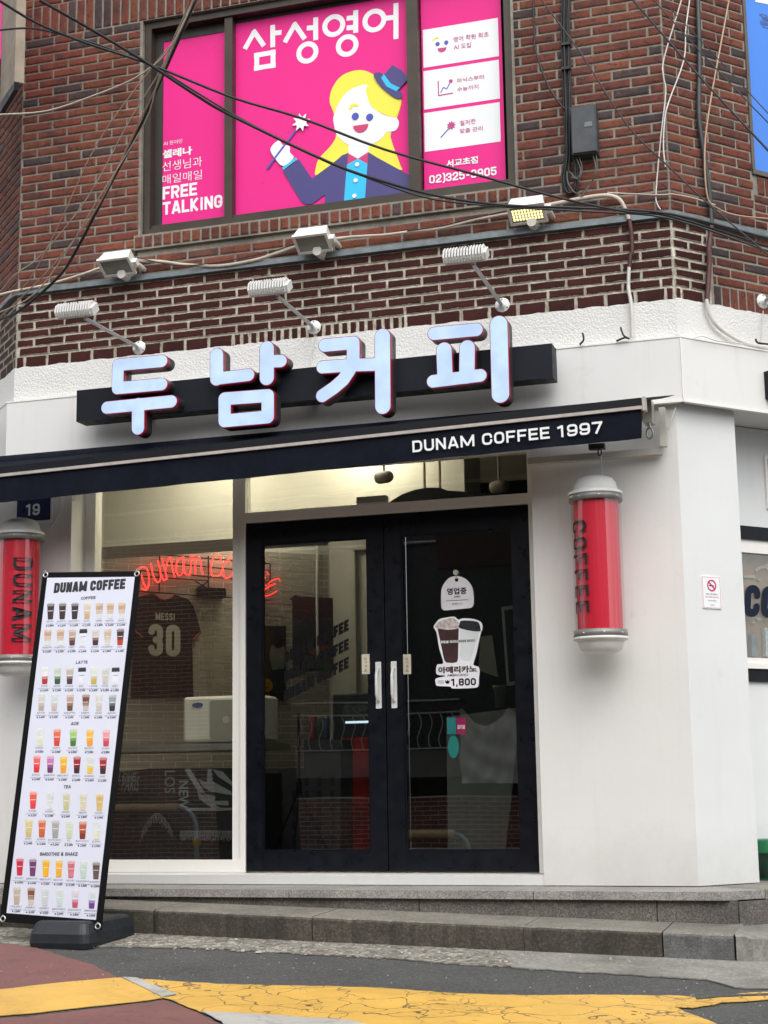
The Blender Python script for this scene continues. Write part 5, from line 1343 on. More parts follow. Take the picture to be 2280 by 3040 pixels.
for st, zz, hh, ww, mt in (('이곳은 금연구역입니다', -.050, .0095, .088, mPRK), ('흡연시 과태료 10만원 부과', -.066, .0095, .100, mPRR), ('No Smoking', -.087, .011, .058, mPRG), ('마포구', -.112, .009, .030, mPRG)):
    text('lettering', st, NP, (cx_-ww/2, cN[1]+zz-hh/2, cx_+ww/2, cN[1]+zz+hh/2), mt, sg, .0, .0072)
# framed notice at the right edge and the small lit sign on the side fascia
FRP = RQ; a = FRP.px(2265, 1352); b = FRP.px(2267, 1510)
nt = plate(FRP, (a[0], b[1], a[0]+.30, a[1]), .015, mFRAME, 'wall_notice', 'white framed dark notice at the right edge above the side window', 'notice', .002)
mb = MB(); prism(mb, FRP, rect((a[0]+.022, b[1]+.022), (a[0]+.278, a[1]-.022)), .015, .017); mb.build('dark_print', M('notice_dark', (.03, .035, .045), .3), nt)
FF = RP.off(fo); a = FF.px(2267, 1104); b = FF.px(2269, 1185)
ls = plate(FF, (a[0], b[1], a[0]+.5, a[1]), .05, mBLACK, 'small_lit_sign', 'black framed pink sign starting at the right edge of the fascia', 'sign', .002)
mb = MB(); prism(mb, FF, rect((a[0]+.01, b[1]+.01), (a[0]+.49, a[1]-.01)), .05, .052); mb.build('lit_face', mat_emit('sign_face_pink', (.95, .62, .60), .5), ls)
mb = MB(); prism(mb, FF, rect((a[0]+.022, b[1]+.03), (a[0]+.034, a[1]-.03)), .052, .055); mb.build('red_mark', mPRR, ls)

# ------------------------------------------------------------------ stickers on the doors
DG = FP(-.008)
def gz(pts): return [DG.px(1160+x/3.456, 1540+y/3.456) for x, y in pts]
mb = MB(); tgp = gz([(520, 900), (518, 760), (535, 690), (590, 615), (672, 588), (760, 612), (825, 680), (848, 760), (852, 870), (830, 910), (780, 920), (570, 940), (535, 930)])
hl = gz([(676, 627)])[0]; prism(mb, DG, smooth(tgp, 3), 0, .003, holes=[circ(hl, .012, 14)]); tg_ = mb.build('open_sign', M('tag_white', (.80, .78, .82), .45)); tag(tg_, 'white arched open sign hanging inside the right door pane', 'sign')
mb = MB(); c = gz([(670, 553)])[0]; prism(mb, DG, circ(c, .016, 16), 0, .012); mb.tube([DG.w(c[0], c[1], .006), DG.w(hl[0], hl[1]+.005, .004)], .003, 6); mb.build('suction_hook', M('hook_cream', (.50, .52, .45), .3), tg_)
def gt(st, x0, y0, x1, y1, par, mat, bold, d=.004, fit=True): text('lettering', st, DG, pbox(DG, x0, y0, x1, y1, 1160, 1540, 3.456), mat, par, bold, d, fit=fit)
gt('영업중', 578, 708, 780, 778, tg_, mPRK, .03); gt('OPEN', 650, 791, 714, 812, tg_, mPRK, .01); gt('환영합니다', 632, 862, 738, 886, tg_, mPRK, .0)
mb = MB(); q = gz([(570, 847), (797, 827)]); prism(mb, DG, rect((q[0][0], (q[0][1]+q[1][1])/2-.0015), (q[1][0], (q[0][1]+q[1][1])/2+.0015)), .003, .0042); mb.build('rule_line', mPRK, tg_)
# coffee sticker
mb = MB(); outl = gz([(440, 1110), (470, 1060), (500, 1030), (560, 1015), (650, 1005), (695, 1035), (740, 1022), (850, 1028), (925, 1060), (942, 1120), (920, 1190), (880, 1380), (850, 1480), (855, 1505), (900, 1520), (912, 1570), (905, 1640), (900, 1710), (860, 1735), (640, 1742), (610, 1722), (480, 1715), (462, 1690), (464, 1640), (550, 1620), (550, 1608), (480, 1600), (465, 1560), (478, 1495), (540, 1480), (500, 1340), (470, 1170)])
prism(mb, DG, smooth(outl, 3), 0, .0012); ck = mb.build('coffee_sticker', M('sticker_white', (.85, .85, .90), .4)); tag(ck, 'die cut sticker with iced and hot coffee cups priced 1,800 on right door', 'sticker')
def flat(pts, mat, name, par, d, sm=False, conv=gz, P=None):
    mb = MB(); l = conv(pts); l = smooth(l, 3) if sm else l; prism(mb, P or DG, l, d-.0008, d); return mb.build(name, mat, par)
flat([(482, 1130), (698, 1125), (694, 1300), (690, 1440), (680, 1470), (640, 1480), (570, 1475), (550, 1450)], M('p_coffee', (.045, .018, .018), .4, .3, 14), 'iced_cup', ck, .0022)
flat([(455, 1105), (500, 1060), (560, 1035), (640, 1020), (690, 1060), (712, 1090), (690, 1125), (600, 1140), (500, 1130)], M('p_ice', (.55, .48, .46), .4, .5, 60), 'ice', ck, .0030, True)
flat([(714, 1130), (920, 1130), (815, 1455), (745, 1455), (714, 1430)], M('p_cup', (.70, .74, .75), .4), 'hot_cup', ck, .0026)
flat([(705, 1090), (720, 1050), (790, 1045), (880, 1055), (910, 1080), (922, 1130), (915, 1155), (820, 1150), (705, 1120)], M('p_lid', (.02, .024, .028), .3), 'lid', ck, .0034, True)
block('lettering', 'DUNAM COFFEE', DG, pbox(DG, 518, 1250, 690, 1276, 1160, 1540, 3.456), mPRW, ck, .25, .004, gap=.2); block('lettering', 'DUNAM COFFEE', DG, pbox(DG, 702, 1240, 862, 1266, 1160, 1540, 3.456), mPRG, ck, .22, .004, gap=.2)
gt('아메리카노', 488, 1512, 885, 1582, ck, M('p_brown', (.05, .018, .015), .4), .045, .003); gt('AMERICANO', 580, 1592, 795, 1616, ck, mPRK, .01, .003)
block('price', '1,800', DG, pbox(DG, 622, 1638, 875, 1712, 1160, 1540, 3.456), mPRK, ck, .21, .003, gap=.12); gt('₩', 560, 1655, 606, 1692, ck, mPRK, .02, .003); gt('ICE/HOT\n가격동일', 486, 1658, 548, 1692, ck, mPRN, .0, .003)
DH = FP(-.026)
for (x, lab) in ((1085, 'cream pull plate left of the left door handle'), (1206, 'cream pull plate right of the right door handle')):
    a = DH.px(x-11, 1973)[0]; b = DH.px(x+12, 1973)[0]; zt = DH.px(x, 1942)[1]; zb = DH.px(x, 2001)[1]
    PD = FP(-.0205) if x < 1150 else FP(-.008)
    o = plate(PD, (a, zb, b, zt), .005, M('pull_plate_cream', (.58, .54, .42), .4), 'pull_plate', lab, 'door plate', .003, 'pull plates on the doors')
    for i, ch in enumerate('당기세요'): text('lettering', ch, PD, ((a+b)/2-.0075, zt-.020-i*.022-.016, (a+b)/2+.0075, zt-.020-i*.022), mPRK, o, .0, .006)
    text('lettering', 'PULL', PD, ((a+b)/2-.013, zb+.012, (a+b)/2+.013, zb+.021), mPRG, o, .0, .006)
mb = MB(); q = [DG.px(*p) for p in ((1328, 2130), (1353, 2130), (1353, 2180), (1328, 2180))]; prism(mb, DG, rect(q[3], q[1]), 0, .001); tag(mb.build('payment_sticker', M('st_teal', (.01, .14, .14), .4)), 'small teal square sticker low on the right door', 'sticker')
mb = MB(); q = [DG.px(*p) for p in ((1356, 2130), (1383, 2130), (1383, 2180), (1356, 2180))]; prism(mb, DG, rrect(*q[3], *q[1], .004), 0, .001); s2 = mb.build('delivery_sticker', M('st_magenta', (.22, .006, .06), .4)); tag(s2, 'small magenta sticker with white writing low on the right door', 'sticker')
text('lettering', '요기요', DG, (q[3][0]+.006, q[3][1]+.03, q[1][0]-.006, q[3][1]+.055), mPRW, s2, .02, .0022)
mb = MB(); c = DG.px(1346, 2217); prism(mb, DG, circ(c, .034, 28, .066), 0, .001); tag(mb.build('oval_sticker', M('st_teal2', (.008, .15, .13), .4)), 'oval teal sticker under the square stickers on the right door', 'sticker')
# triple slanted lettering on the left door
gr_ = bpy.data.objects.new('door_lettering', None); COL.objects.link(gr_); tag(gr_, 'three slanted black rows reading DUNAM COFFEE on the left door pane', 'lettering')
for k, (yl0, yl1, yr0, yr1) in enumerate(((1120, 1250, 735, 870), (1330, 1460, 945, 1085), (1545, 1675, 1155, 1290))):
    a = DG.px(720+465/3.77, 1640+yl1/3.77); b = DG.px(720+1190/3.77, 1640+yr1/3.77); c = DG.px(720+465/3.77, 1640+yl0/3.77)
    PS = Pl(DG.w(*a), (b[0]-a[0], 0, b[1]-a[1]), (0, 0, 1)); PS.v = np.array([0, 0, 1.])
    L = math.hypot(b[0]-a[0], b[1]-a[1]); hgt = c[1]-a[1]
    block('lettering', 'DUNAM COFFEE', PS, (0, 0, L, hgt*.98), mPRK, gr_, .27, .001, gap=.05)

# ------------------------------------------------------------------ menu board
MBP = bpy.data.objects.new('menu_banner_stand', None); COL.objects.link(MBP); MBP.location = (-1.45, -1.45, -.3)
tag(MBP, 'tall leaning menu banner stand with drinks in rows on black base', 'menu stand')
by, bl_, bh = math.radians(-1.26), .193, 1.961
ru = np.array([math.cos(by), math.sin(by), 0]); bk = np.array([-math.sin(by), math.cos(by), 0]); vu = math.cos(bl_)*np.array([0, 0, 1])+math.sin(bl_)*bk
rl = .012; ru2 = ru*math.cos(rl)-vu*math.sin(rl)*0.6; 
MP = Pl((-1.455, -1.49, -.19), ru, vu)
c4 = [MP.px(*p) for p in ((127, 1699.4), (418.6, 1695.6), (301, 2760), (-2, 2736))]
# the banner is a quad very slightly out of square, as hung
def bil(s, t):
    a = np.array(c4[0])*(1-s)+np.array(c4[1])*s; b = np.array(c4[3])*(1-s)+np.array(c4[2])*s; return a*(1-t)+b*t
mb = MB(); prism(mb, MP, [c4[3], c4[2], c4[1], c4[0]], -.004, 0); child(mb, 'banner_border', M('banner_black', (.006, .006, .007), .7, spec=.1), MBP)
mb = MB(); inn = [bil(.062, .976), bil(.938, .976), bil(.945, .017), bil(.055, .017)]; prism(mb, MP, [tuple(p) for p in inn], 0, .0015); BN = child(mb, 'banner_sheet', mBANN, MBP)
mb = MB(); q0 = bil(.5, .05); q1 = bil(.5, 1.0)
mb.tube([MP.w(*bil(.02, .01), -.012), MP.w(*bil(.98, .01), -.012)], .007, 8); mb.tube([MP.w(*bil(.02, .99), -.012), MP.w(*bil(.98, .99), -.012)], .007, 8)
mb.tube([MP.w(*bil(.5, .01), -.02), MP.w(*bil(.5, .99), -.02), np.array([-1.42, -1.42, -.2])], .010, 8); child(mb, 'frame_pole', mGREY, MBP)
mb = MB(); ax = Matrix((tuple(MP.u), tuple(MP.v), tuple(MP.n))).transposed()
for s_, t_ in ((.035, .008), (.965, .008), (.035, .992), (.965, .992)):
    p = MP.w(*bil(s_, t_), .003); mb.tube([V(p)+ax @ Vector((.014*math.cos(w), .014*math.sin(w), 0)) for w in [2*math.pi*k/14 for k in range(15)]], .004, 6, cap=False)
    mb.tube([V(p)+ax @ Vector((0, .01, 0)), V(p)+ax @ Vector((-.012, .03, -.01))], .003, 5)
child(mb, 'eyelet_hook', mSTEEL, MBP)
def rot_box(mb, x0, x1, y0, y1, z0, z1, top):   # tapered base
    e = .03
    def ring(x0, x1, y0, y1, z, r): return [(x, y, z) for x, y in rrect(x0, y0, x1, y1, r, 4)]
    rings = [ring(x0+.008, x1-.008, y0+.008, y1-.008, z0, .04), ring(x0, x1, y0, y1, z0+.03, .045), ring(x0+.004, x1-.004, y0+.004, y1-.004, z0+.075, .045), ring(x0+.02, x1-.02, y0+.03, y1-.02, z1-.012, .04), ring(x0+.035, x1-.035, y0+.045, y1-.035, z1, .035)]
    n = len(rings[0]); vs = [p for r in rings for p in r]
    fs = [[r*n+i, r*n+(i+1) % n, (r+1)*n+(i+1) % n, (r+1)*n+i] for r in range(len(rings)-1) for i in range(n)]+[list(range((len(rings)-1)*n, len(rings)*n))]
    mb.add(vs, fs)
def G(x, y): return -.313-.0275*x+.04*(y+1)
mb = MB(); rot_box(mb, -1.53, -1.175, -1.60, -1.03, G(-1.4, -1.3)-.012, G(-1.4, -1.3)+.125, 0); mb.box((-1.46, -1.47, -.20), (-1.38, -1.37, -.10)); child(mb, 'base', mBASE, MBP)
# prints on the banner
PRN = {}
def pm(col): 
    k = 'p_%d_%d_%d' % tuple(int(c) for c in col)
    return M(k, tuple(c*.92 for c in S(*col)), .5, .10, 60)
cupmb = {}
def cup(cx, yt, yb, ox, oy, s, top, bot, kind='c'):
    ct = MP.px(ox+cx/s, oy+yt/s); cb = MP.px(ox+(cx-6)/s, oy+yb/s); h = ct[1]-cb[1]; w1 = h*.245; w0 = h*.165
    def quad(t0, t1, mt, dd, xw=1.):
        def wd(t): return (w0+(w1-w0)*t)*xw
        c0 = cb[0]+(ct[0]-cb[0])*t0; c1 = cb[0]+(ct[0]-cb[0])*t1
        m_ = cupmb.setdefault(mt.name, (MB(), mt))[0]
        prism(m_, MP, [(c0-wd(t0), cb[1]+h*t0), (c0+wd(t0), cb[1]+h*t0), (c1+wd(t1), cb[1]+h*t1), (c1-wd(t1), cb[1]+h*t1)], dd-.0002, dd)
    if kind == 'h':
        quad(0, .72, pm((222, 228, 236)), .0024); quad(.72, .86, pm((40, 42, 46)), .0024, 1.12); quad(.86, .97, pm((52, 54, 58)), .0024, 1.0); quad(.50, .53, pm((120, 120, 125)), .0028, .8); return
    mid = tuple((a+b)/2 for a, b in zip(top, bot))
    quad(0, .02, pm(tuple(c*.8 for c in bot)), .0024, .9); quad(.02, .30, pm(bot), .0024); quad(.30, .45, pm(mid), .0024); quad(.45, .80, pm(top), .0024)
    lid = tuple(.5*c+.5*225 for c in top)
    quad(.80, .93, pm(lid), .0024, 1.04); quad(.93, 1.0, pm(tuple(min(255, c*.5+120) for c in lid)), .0024, .75); quad(.50, .53, pm((245, 245, 248)), .0028, .8)
def row(n, xs, yt, yb, yn, yp, ox, oy, s, cols, names, prices, dy=0):
    N = len(xs)
    for i, x in enumerate(xs):
        k = i/(N-1); d_ = dy*k
        c = cols[i]
        if c == 'h': cup(x, yt+d_, yb+d_, ox, oy, s, None, None, 'h')
        else: cup(x, yt+d_, yb+d_, ox, oy, s, c[0], c[1])
        a = MP.px(ox+(x-12)/s, oy+(yn+d_)/s); hh = .0105
        ko, en = names[i]
        wd = min(.0098*len(ko), .078); text('menu_names', ko, MP, (a[0]-wd/2, a[1]-hh/2, a[0]+wd/2, a[1]+hh/2), pG, BN, .0, .0024)
        wd = min(.0048*len(en), .076); text('menu_names', en, MP, (a[0]-wd/2, a[1]-hh/2-.0128, a[0]+wd/2, a[1]+hh/2-.0165), pG, BN, .0, .0024)
        a = MP.px(ox+(x-2)/s, oy+(yp+d_)/s); text('menu_prices', prices[i], MP, (a[0]-.016, a[1]-.0065, a[0]+.020, a[1]+.0065), pK, BN, .025, .0024)
        m_ = cupmb.setdefault('dotb', (MB(), pm((50, 60, 150))))[0]; prism(m_, MP, circ((a[0]-.026, a[1]), .0045, 8), .0020, .0024)
pG = M('menu_grey_print', (.10, .10, .13), .5); pK = M('menu_black_print', (.015, .015, .02), .5)
BK = ((58, 42, 44), (52, 38, 42)); LT_ = ((196, 160, 130), (215, 222, 220)); 
A0 = (0, 1680, 3.858); B0 = (0, 2200, 3.686)
row(1, (585, 720, 862, 1003, 1143, 1268, 1400), 425, 615, 637, 687, *A0, [BK, BK, BK, ((214, 200, 178), (196, 172, 136)), LT_, LT_, LT_], [('아메리카노', 'Americano'), ('꿀아메리카노', 'Honey Americano'), ('헤이즐넛 아메리카노', 'Hazelnut Americano'), ('두남커피', 'Dunam Coffee'), ('카페라떼', 'Cafe Latte'), ('바닐라라떼', 'Vanilla Latte'), ('연유라떼', 'Condensed Milk Latte')], ['1,800', '2,300', '2,300', '2,000', '2,800', '3,200', '3,500'], -9)
row(2, (552, 697, 833, 958, 1100, 1238, 1383), 722, 915, 935, 984, *A0, [LT_, LT_, ((190, 165, 150), (90, 52, 44)), 'h', ((205, 195, 190), (70, 34, 32)), ((200, 180, 155), (215, 210, 200)), ((60, 36, 30), (190, 60, 30))], [('헤이즐넛라떼', 'Hazelnut Latte'), ('카라멜마끼아또', 'Caramel Macchiato'), ('카페모카', 'Cafe Mocha'), ('카푸치노', 'Cappuccino'), ('아인슈페너', 'Einspanner'), ('아인슈페너라떼', 'Einspanner Latte'), ('아샷추', 'Iced Tea + Espresso')], ['3,200', '3,200', '3,500', '2,800', '3,500', '3,800', '3,400'], -6)
row(3, (520, 665, 805, 943, 1082, 1215, 1328), 1160, 1355, 1378, 1428, *A0, [((225, 225, 222), (180, 40, 50)), ((190, 205, 190), (50, 80, 50)), ((190, 180, 175), (75, 50, 50)), 'h', ((215, 222, 215), (205, 175, 90)), ((205, 200, 192), (200, 195, 188)), 'h'], [('딸기라떼', 'Strawberry Latte'), ('말차라떼', 'Matcha Latte'), ('아이스초코', 'Iced Chocolate'), ('핫초코', 'Hot Chocolate'), ('고구마라떼', 'Sweet Potato Latte'), ('미숫가루', 'Grain Latte'), ('스팀밀크', 'Steam Milk')], ['3,500', '3,300', '3,300', '3,300', '3,400', '3,000', '1,200'])
row(4, (480, 628, 808, 988, 1140, 1292), 1465, 1660, 1683, 1735, *A0, [((205, 205, 200), (185, 165, 155)), ((205, 215, 212), (205, 180, 172)), ((190, 160, 145), (110, 75, 60)), ((120, 70, 50), (195, 190, 182)), ((210, 212, 208), (200, 190, 180)), ((150, 160, 165), (45, 48, 54))], [('토피넛라떼', 'Toffeenut Latte'), ('체스트넛라떼', 'Chestnut Latte'), ('흑당밀크티라떼', 'Black Sugar Milk Tea Latte'), ('죠리퐁라떼', 'Jollypong Latte'), ('자바라떼', 'Java Latte'), ('흑임자라떼', 'Black Sesame Latte')], ['3,400', '3,400', '3,500', '3,500', '3,400', '3,400'], 4)
row(5, (465, 658, 845, 1035, 1222), 1862, 2062, 2085, 2133, *A0, [((215, 225, 215), (218, 222, 190)), ((232, 110, 80), (215, 60, 50)), ((165, 200, 120), (70, 120, 50)), ((240, 190, 70), (240, 160, 50)), ((235, 160, 165), (205, 60, 80))], [('레몬에이드', 'Lemon Ade'), ('자몽에이드', 'Grapefruit Ade'), ('청포도에이드', 'Green Grape Ade'), ('복숭아에이드', 'Peach Ade'), ('자두에이드', 'Plum Ade')], ['3,000']*5, 6)
row(6, (408, 556, 700, 847, 992, 1133), 155, 345, 372, 420, *B0, [((238, 100, 100), (215, 40, 50)), ((195, 120, 180), (110, 50, 100)), ((240, 185, 40), (240, 160, 30)), ((160, 30, 45), (60, 25, 40)), ((210, 218, 210), (235, 190, 60)), ((170, 30, 45), (60, 20, 35))], [('딸기에이드', 'Strawberry Ade'), ('블루베리에이드', 'Blueberry Ade'), ('애플망고에이드', 'Apple Mango Ade'), ('체리에이드', 'Cherry Ade'), ('한라봉에이드', 'Hallabong Ade'), ('체리콕', 'Cherry Coke')], ['3,000']*5+['3,200'], 16)
row(7, (368, 552, 732, 917, 1095), 550, 742, 765, 815, *B0, [((235, 90, 70), (228, 60, 55)), ((205, 215, 212), (215, 225, 218)), ((200, 200, 165), (195, 192, 140)), ((208, 205, 180), (215, 208, 175)), ((215, 175, 100), (210, 185, 120))], [('허니자몽티', 'Honey Grapefruit Tea'), ('유자레몬티', 'Citron Lemon Tea'), ('캐모마일티', 'Chamomile Tea'), ('애플민트티', 'Apple Mint Tea'), ('페퍼민트티', 'Peppermint Tea')], ['3,200', '3,200', '2,400', '2,800', '2,400'], 25)
row(8, (320, 465, 612, 765, 910, 1065), 850, 1050, 1070, 1122, *B0, [((215, 200, 140), (205, 185, 120)), ((215, 110, 60), (200, 95, 45)), ((170, 170, 168), (160, 158, 155)), ((205, 215, 195), (200, 208, 180)), ((190, 90, 60), (130, 50, 38)), ((215, 222, 222), (222, 222, 195))], [('자스민티', 'Jasmine Tea'), ('얼그레이티', 'Earl Grey Tea'), ('얼그레이 밀크티', 'Earl Grey Milk Tea'), ('녹차', 'Green Tea'), ('복숭아 아이스티', 'Peach Iced Tea'), ('꿀 유자차', 'Honey Citron Tea')], ['2,400', '2,400', '3,200', '2,400', '2,900', '2,900'], 30)
row(9, (222, 364, 508, 650, 783, 918, 1057), 1278, 1472, 1500, 1550, *B0, [((200, 30, 60), (205, 35, 65)), ((110, 55, 100), (115, 60, 105)), ((240, 180, 20), (240, 175, 20)), ((238, 180, 60), (235, 170, 60)), ((205, 110, 120), (210, 125, 135)), ((195, 212, 200), (190, 208, 196)), ((100, 75, 70), (105, 80, 75))], [('딸기스무디', 'Strawberry Smoothie'), ('블루베리스무디', 'Blueberry Smoothie'), ('애플망고스무디', 'Apple Mango Smoothie'), ('복숭아스무디', 'Peach Smoothie'), ('자두스무디', 'Plum Smoothie'), ('바닐라밀크쉐이크', 'Vanilla Milk Shake'), ('초코밀크쉐이크', 'Choco Milk Shake')], ['3,500']*5+['3,800', '3,800'], 42)
row(10, (190, 345, 497, 658, 828, 1010), 1590, 1788, 1812, 1865, *B0, [((190, 178, 160), (188, 172, 150)), ((130, 80, 50), (205, 198, 190)), ((200, 208, 208), (196, 204, 206)), ((205, 218, 212), (200, 214, 210)), ((212, 205, 215), (200, 80, 110)), ((200, 215, 220), (110, 60, 140))], [('커피밀크쉐이크', 'Coffee Milk Shake'), ('죠리퐁쉐이크', 'Jolly Pong Shake'), ('쿠앤크쉐이크', 'Cookie Shake'), ('플레인요거트쉐이크', 'Plain Yogurt Shake'), ('딸기요거트쉐이크', 'Strawberry Yogurt Shake'), ('블루베리요거트쉐이크', 'Blueberry Yogurt Shake')], ['3,800', '4,200', '4,200', '3,500', '3,800', '3,800'], 46)
allc = MB(); mats_ = []
for k, (m_, mt) in cupmb.items():
    idx = len(mats_); mats_.append(mt); allc.add(m_.v, m_.f, idx)
allc.build('cup_pictures', mats_, BN)
def hd(st, x0, y0, x1, y1, o, t_): block('menu_heading', st, MP, pbox(MP, x0, y0, x1, y1, *o), pK, BN, t_, .0024, gap=.06 if t_ > .24 else .13)
hd('DUNAM COFFEE', 625, 172, 1435, 288, A0, .26); hd('COFFEE', 930, 352, 1097, 384, A0, .19); hd('LATTE', 873, 1088, 1005, 1121, A0, .19); hd('ADE', 815, 1789, 905, 1824, A0, .19)
hd('TEA', 700, 483, 778, 518, B0, .19); hd('SMOOTHIE & SHAKE', 440, 1218, 852, 1256, B0, .19)

# ------------------------------------------------------------------ telecom box, pipes, cables
TB = bpy.data.objects.new('telecom_box', None); COL.objects.link(TB); P = FP(YW-.10); q = [P.px(1140+x/z, y/z) for x, y in ((805, 462), (917, 447), (917, 655), (808, 668))]
TB.location = (q[0][0], YW, q[2][1]); tag(TB, 'dark grey metal telecom box on the brick wall right of the window', 'junction box')
x0, x1, z0, z1 = (q[0][0]+q[3][0])/2, (q[1][0]+q[2][0])/2, (q[2][1]+q[3][1])/2, (q[0][1]+q[1][1])/2
mb = MB(); mb.box((x0, YW-.095, z0), (x1, YW, z1), bev=.004); child(mb, 'housing', mBOX, TB)
mb = MB(); mb.box((x0+.006, YW-.103, z0+.006), (x1-.006, YW-.0955, z1-.006), bev=.002); child(mb, 'cover', mBOX, TB)
mb = MB(); mb.box((x0+.085, YW-.106, z0+.16), (x0+.13, YW-.1035, z0+.19)); child(mb, 'faded_label', M('faded_label', (.16, .17, .17), .6, .4, 80), TB)
def cable(pts, Y, r, mat, lab, name='overhead_cable', cat='cable', grp=None, seg=4, P=None):
    """pts in photo pixels with a depth each, so that the line runs through space"""
    n = len(pts); w = []
    for i, p in enumerate(pts):
        if P is not None:
            Q_ = P.off(Y if not isinstance(Y, (list, tuple)) else Y[0]+(Y[1]-Y[0])*i/(n-1)); w.append(Q_.w(*Q_.px(*p[:2])))
        else:
            y = p[2] if len(p) > 2 else (Y if not isinstance(Y, (list, tuple)) else Y[0]+(Y[1]-Y[0])*i/(n-1)); w.append(at(p[0], p[1], y))
    mb = MB(); mb.tube(smooth(w, seg, False), r, 6); o = mb.build(name, mat); tag(o, lab, cat, grp); return o
Z1 = lambda pts: [(x/z, y/z) for x, y in pts]
Z2 = lambda pts: [(1140+x/z, y/z) for x, y in pts]
Z3 = lambda pts: [(x/z, 700+y/z) for x, y in pts]
Z4 = lambda pts: [(1140+x/z, 700+y/z) for x, y in pts]
g1 = 'overhead cables crossing the front'
cable(Z1([(-60, -30), (0, 5), (160, 100), (370, 185), (640, 275), (1000, 420), (1300, 510), (1659, 645)])+Z2([(400, 755), (760, 855), (1050, 915), (1240, 935), (1659, 1065), (1800, 1110)]), [-3.2, -.9], .0065, mCABK, 'black cable from the top left corner crossing the figure poster', grp=g1)
cable(Z1([(170, 0), (400, 130), (640, 275), (860, 420), (1000, 500), (1430, 705), (1659, 785)])+Z2([(250, 850), (540, 888), (900, 900), (1240, 925), (1659, 1030), (1800, 1070)]), [-3.2, -.9], .0075, mCABK, 'thick black cable meeting the others on the left window frame', grp=g1)
cable(Z1([(-60, 140), (0, 130), (130, 122), (250, 145), (420, 192), (640, 275), (720, 318), (1000, 490), (1250, 622), (1430, 703), (1659, 795)])+Z2([(220, 862), (540, 895), (900, 915), (1240, 945), (1659, 1085)]), [-3.1, -.88], .0055, mCABK, 'thin black cable arching in from the left edge', grp=g1)
cable(Z1([(-80, 500), (0, 495), (200, 480), (400, 415), (560, 350), (640, 300), (700, 250), (760, 165), (830, 15), (850, -40)]), [-2.2, -2.8], .0045, mCABW, 'cream cable sweeping from the left edge up to the bundle', grp=g1)
cable(Z1([(865, -40), (845, 0), (790, 130), (710, 310), (600, 560), (480, 790), (330, 1080)])+Z3([(250, 180), (90, 320), (0, 362), (-60, 380)]), [-2.8, -.8], .009, mCABK, 'thick black cable bundle dropping diagonally past the left window', grp=g1)
cable(Z1([(835, -40), (820, 0), (700, 320), (590, 550), (430, 880), (270, 1100)])+Z3([(130, 230), (0, 352), (-60, 400)]), [-2.75, -.8], .0042, mCABT, 'tan cable running beside the diagonal black bundle', grp=g1)
cable(Z1([(850, -40), (838, 0), (690, 330), (620, 540), (400, 900), (300, 1070)])+Z3([(150, 250), (0, 330), (-60, 350)]), [-2.85, -.85], .0036, mCABW, 'thin cream cable behind the diagonal black bundle', grp=g1)
cable(Z1([(880, -40), (868, 0), (820, 60), (800, 120), (650, 300), (420, 620), (250, 980)])+Z3([(120, 200), (0, 300), (-60, 340)]), [-2.9, -.9], .0034, mCABT, 'thinnest tan cable curving down the brick left of the window', grp=g1)
cable(Z1([(860, -30), (770, 120), (700, 290), (560, 520), (380, 850), (180, 1100)])+Z3([(60, 170), (0, 240), (-60, 280)]), [-2.8, -.9], .003, mCABW, 'fine cream cable left of the diagonal bundle', grp=g1)
g2 = 'thin lines over the right corner'
cable(Z2([(660, -30), (680, 0), (850, 230), (1050, 540), (1230, 720), (1400, 880), (1659, 1100), (1700, 1140)]), [-1.0, -1.6], .0045, mCABK, 'thin black line running down from beside the telecom box bundle', grp=g2)
cable(Z2([(1050, -30), (1075, 0), (1350, 315), (1659, 650), (1720, 720)]), [-1.0, -1.6], .0058, mCABK, 'black line crossing the dark pipe to the blue film', grp=g2)
cable(Z2([(1140, -30), (1165, 0), (1400, 260), (1659, 530), (1720, 590)]), [-1.1, -1.7], .0032, mCABK, 'upper thin dark line reaching the blue film', grp=g2)
cable(Z2([(1170, -30), (1200, 0), (1430, 240), (1659, 490), (1720, 550)]), [-1.2, -1.8], .0026, mCABK, 'faintest dark line above the others at upper right', grp=g2)
RN = RP
def rc(pts, off, r, mat, lab, **k): return cable(pts, off, r, mat, lab, P=RP, **k)
rc(Z2([(1355, -30), (1355, 0), (1362, 250), (1360, 500), (1380, 650), (1405, 830), (1415, 975)]), .03, .0155, mPIPE, 'dark grey vertical pipe on the right hand brick wall', name='wall_pipe', cat='pipe')
rc([(1140+1415/z, 975/z), (2104, 745)]+Z4([(1405, 120), (1395, 285)]), .035, .0155, mCABM, 'maroon painted lower end of the corner pipe beside painted bricks', name='wall_pipe', cat='pipe')
rc(Z4([(1393, 275), (1400, 320), (1430, 380), (1500, 435), (1590, 475), (1700, 490)]), .04, .012, mCABWW, 'cream hose curving from the maroon pipe along the fascia top', name='hose', cat='hose')
rc(Z4([(1340, 442), (1380, 435), (1440, 455), (1520, 462), (1659, 490)]), .09, .003, mCABWW, 'thin white wire lying along the top of side fascia', name='wire', cat='wire')
def fc_(pts, off, r, mat, lab, **k): return cable(pts, off, r, mat, lab, P=W, **k)
fc_(Z2([(1285, -30), (1285, 0), (1210, 250), (1207, 330), (1217, 400), (1195, 600), (1175, 830), (1180, 880), (1195, 905)]), .03, .0042, mCABWW, 'white wire wavering down the brick corner, left strand', name='wire', cat='wire')
rc(Z2([(1320, -30), (1320, 0), (1303, 130), (1295, 260), (1230, 440), (1212, 520), (1207, 640), (1216, 720)]), .03, .0042, mCABWW, 'white wire wavering down the brick corner, right strand', name='wire', cat='wire')
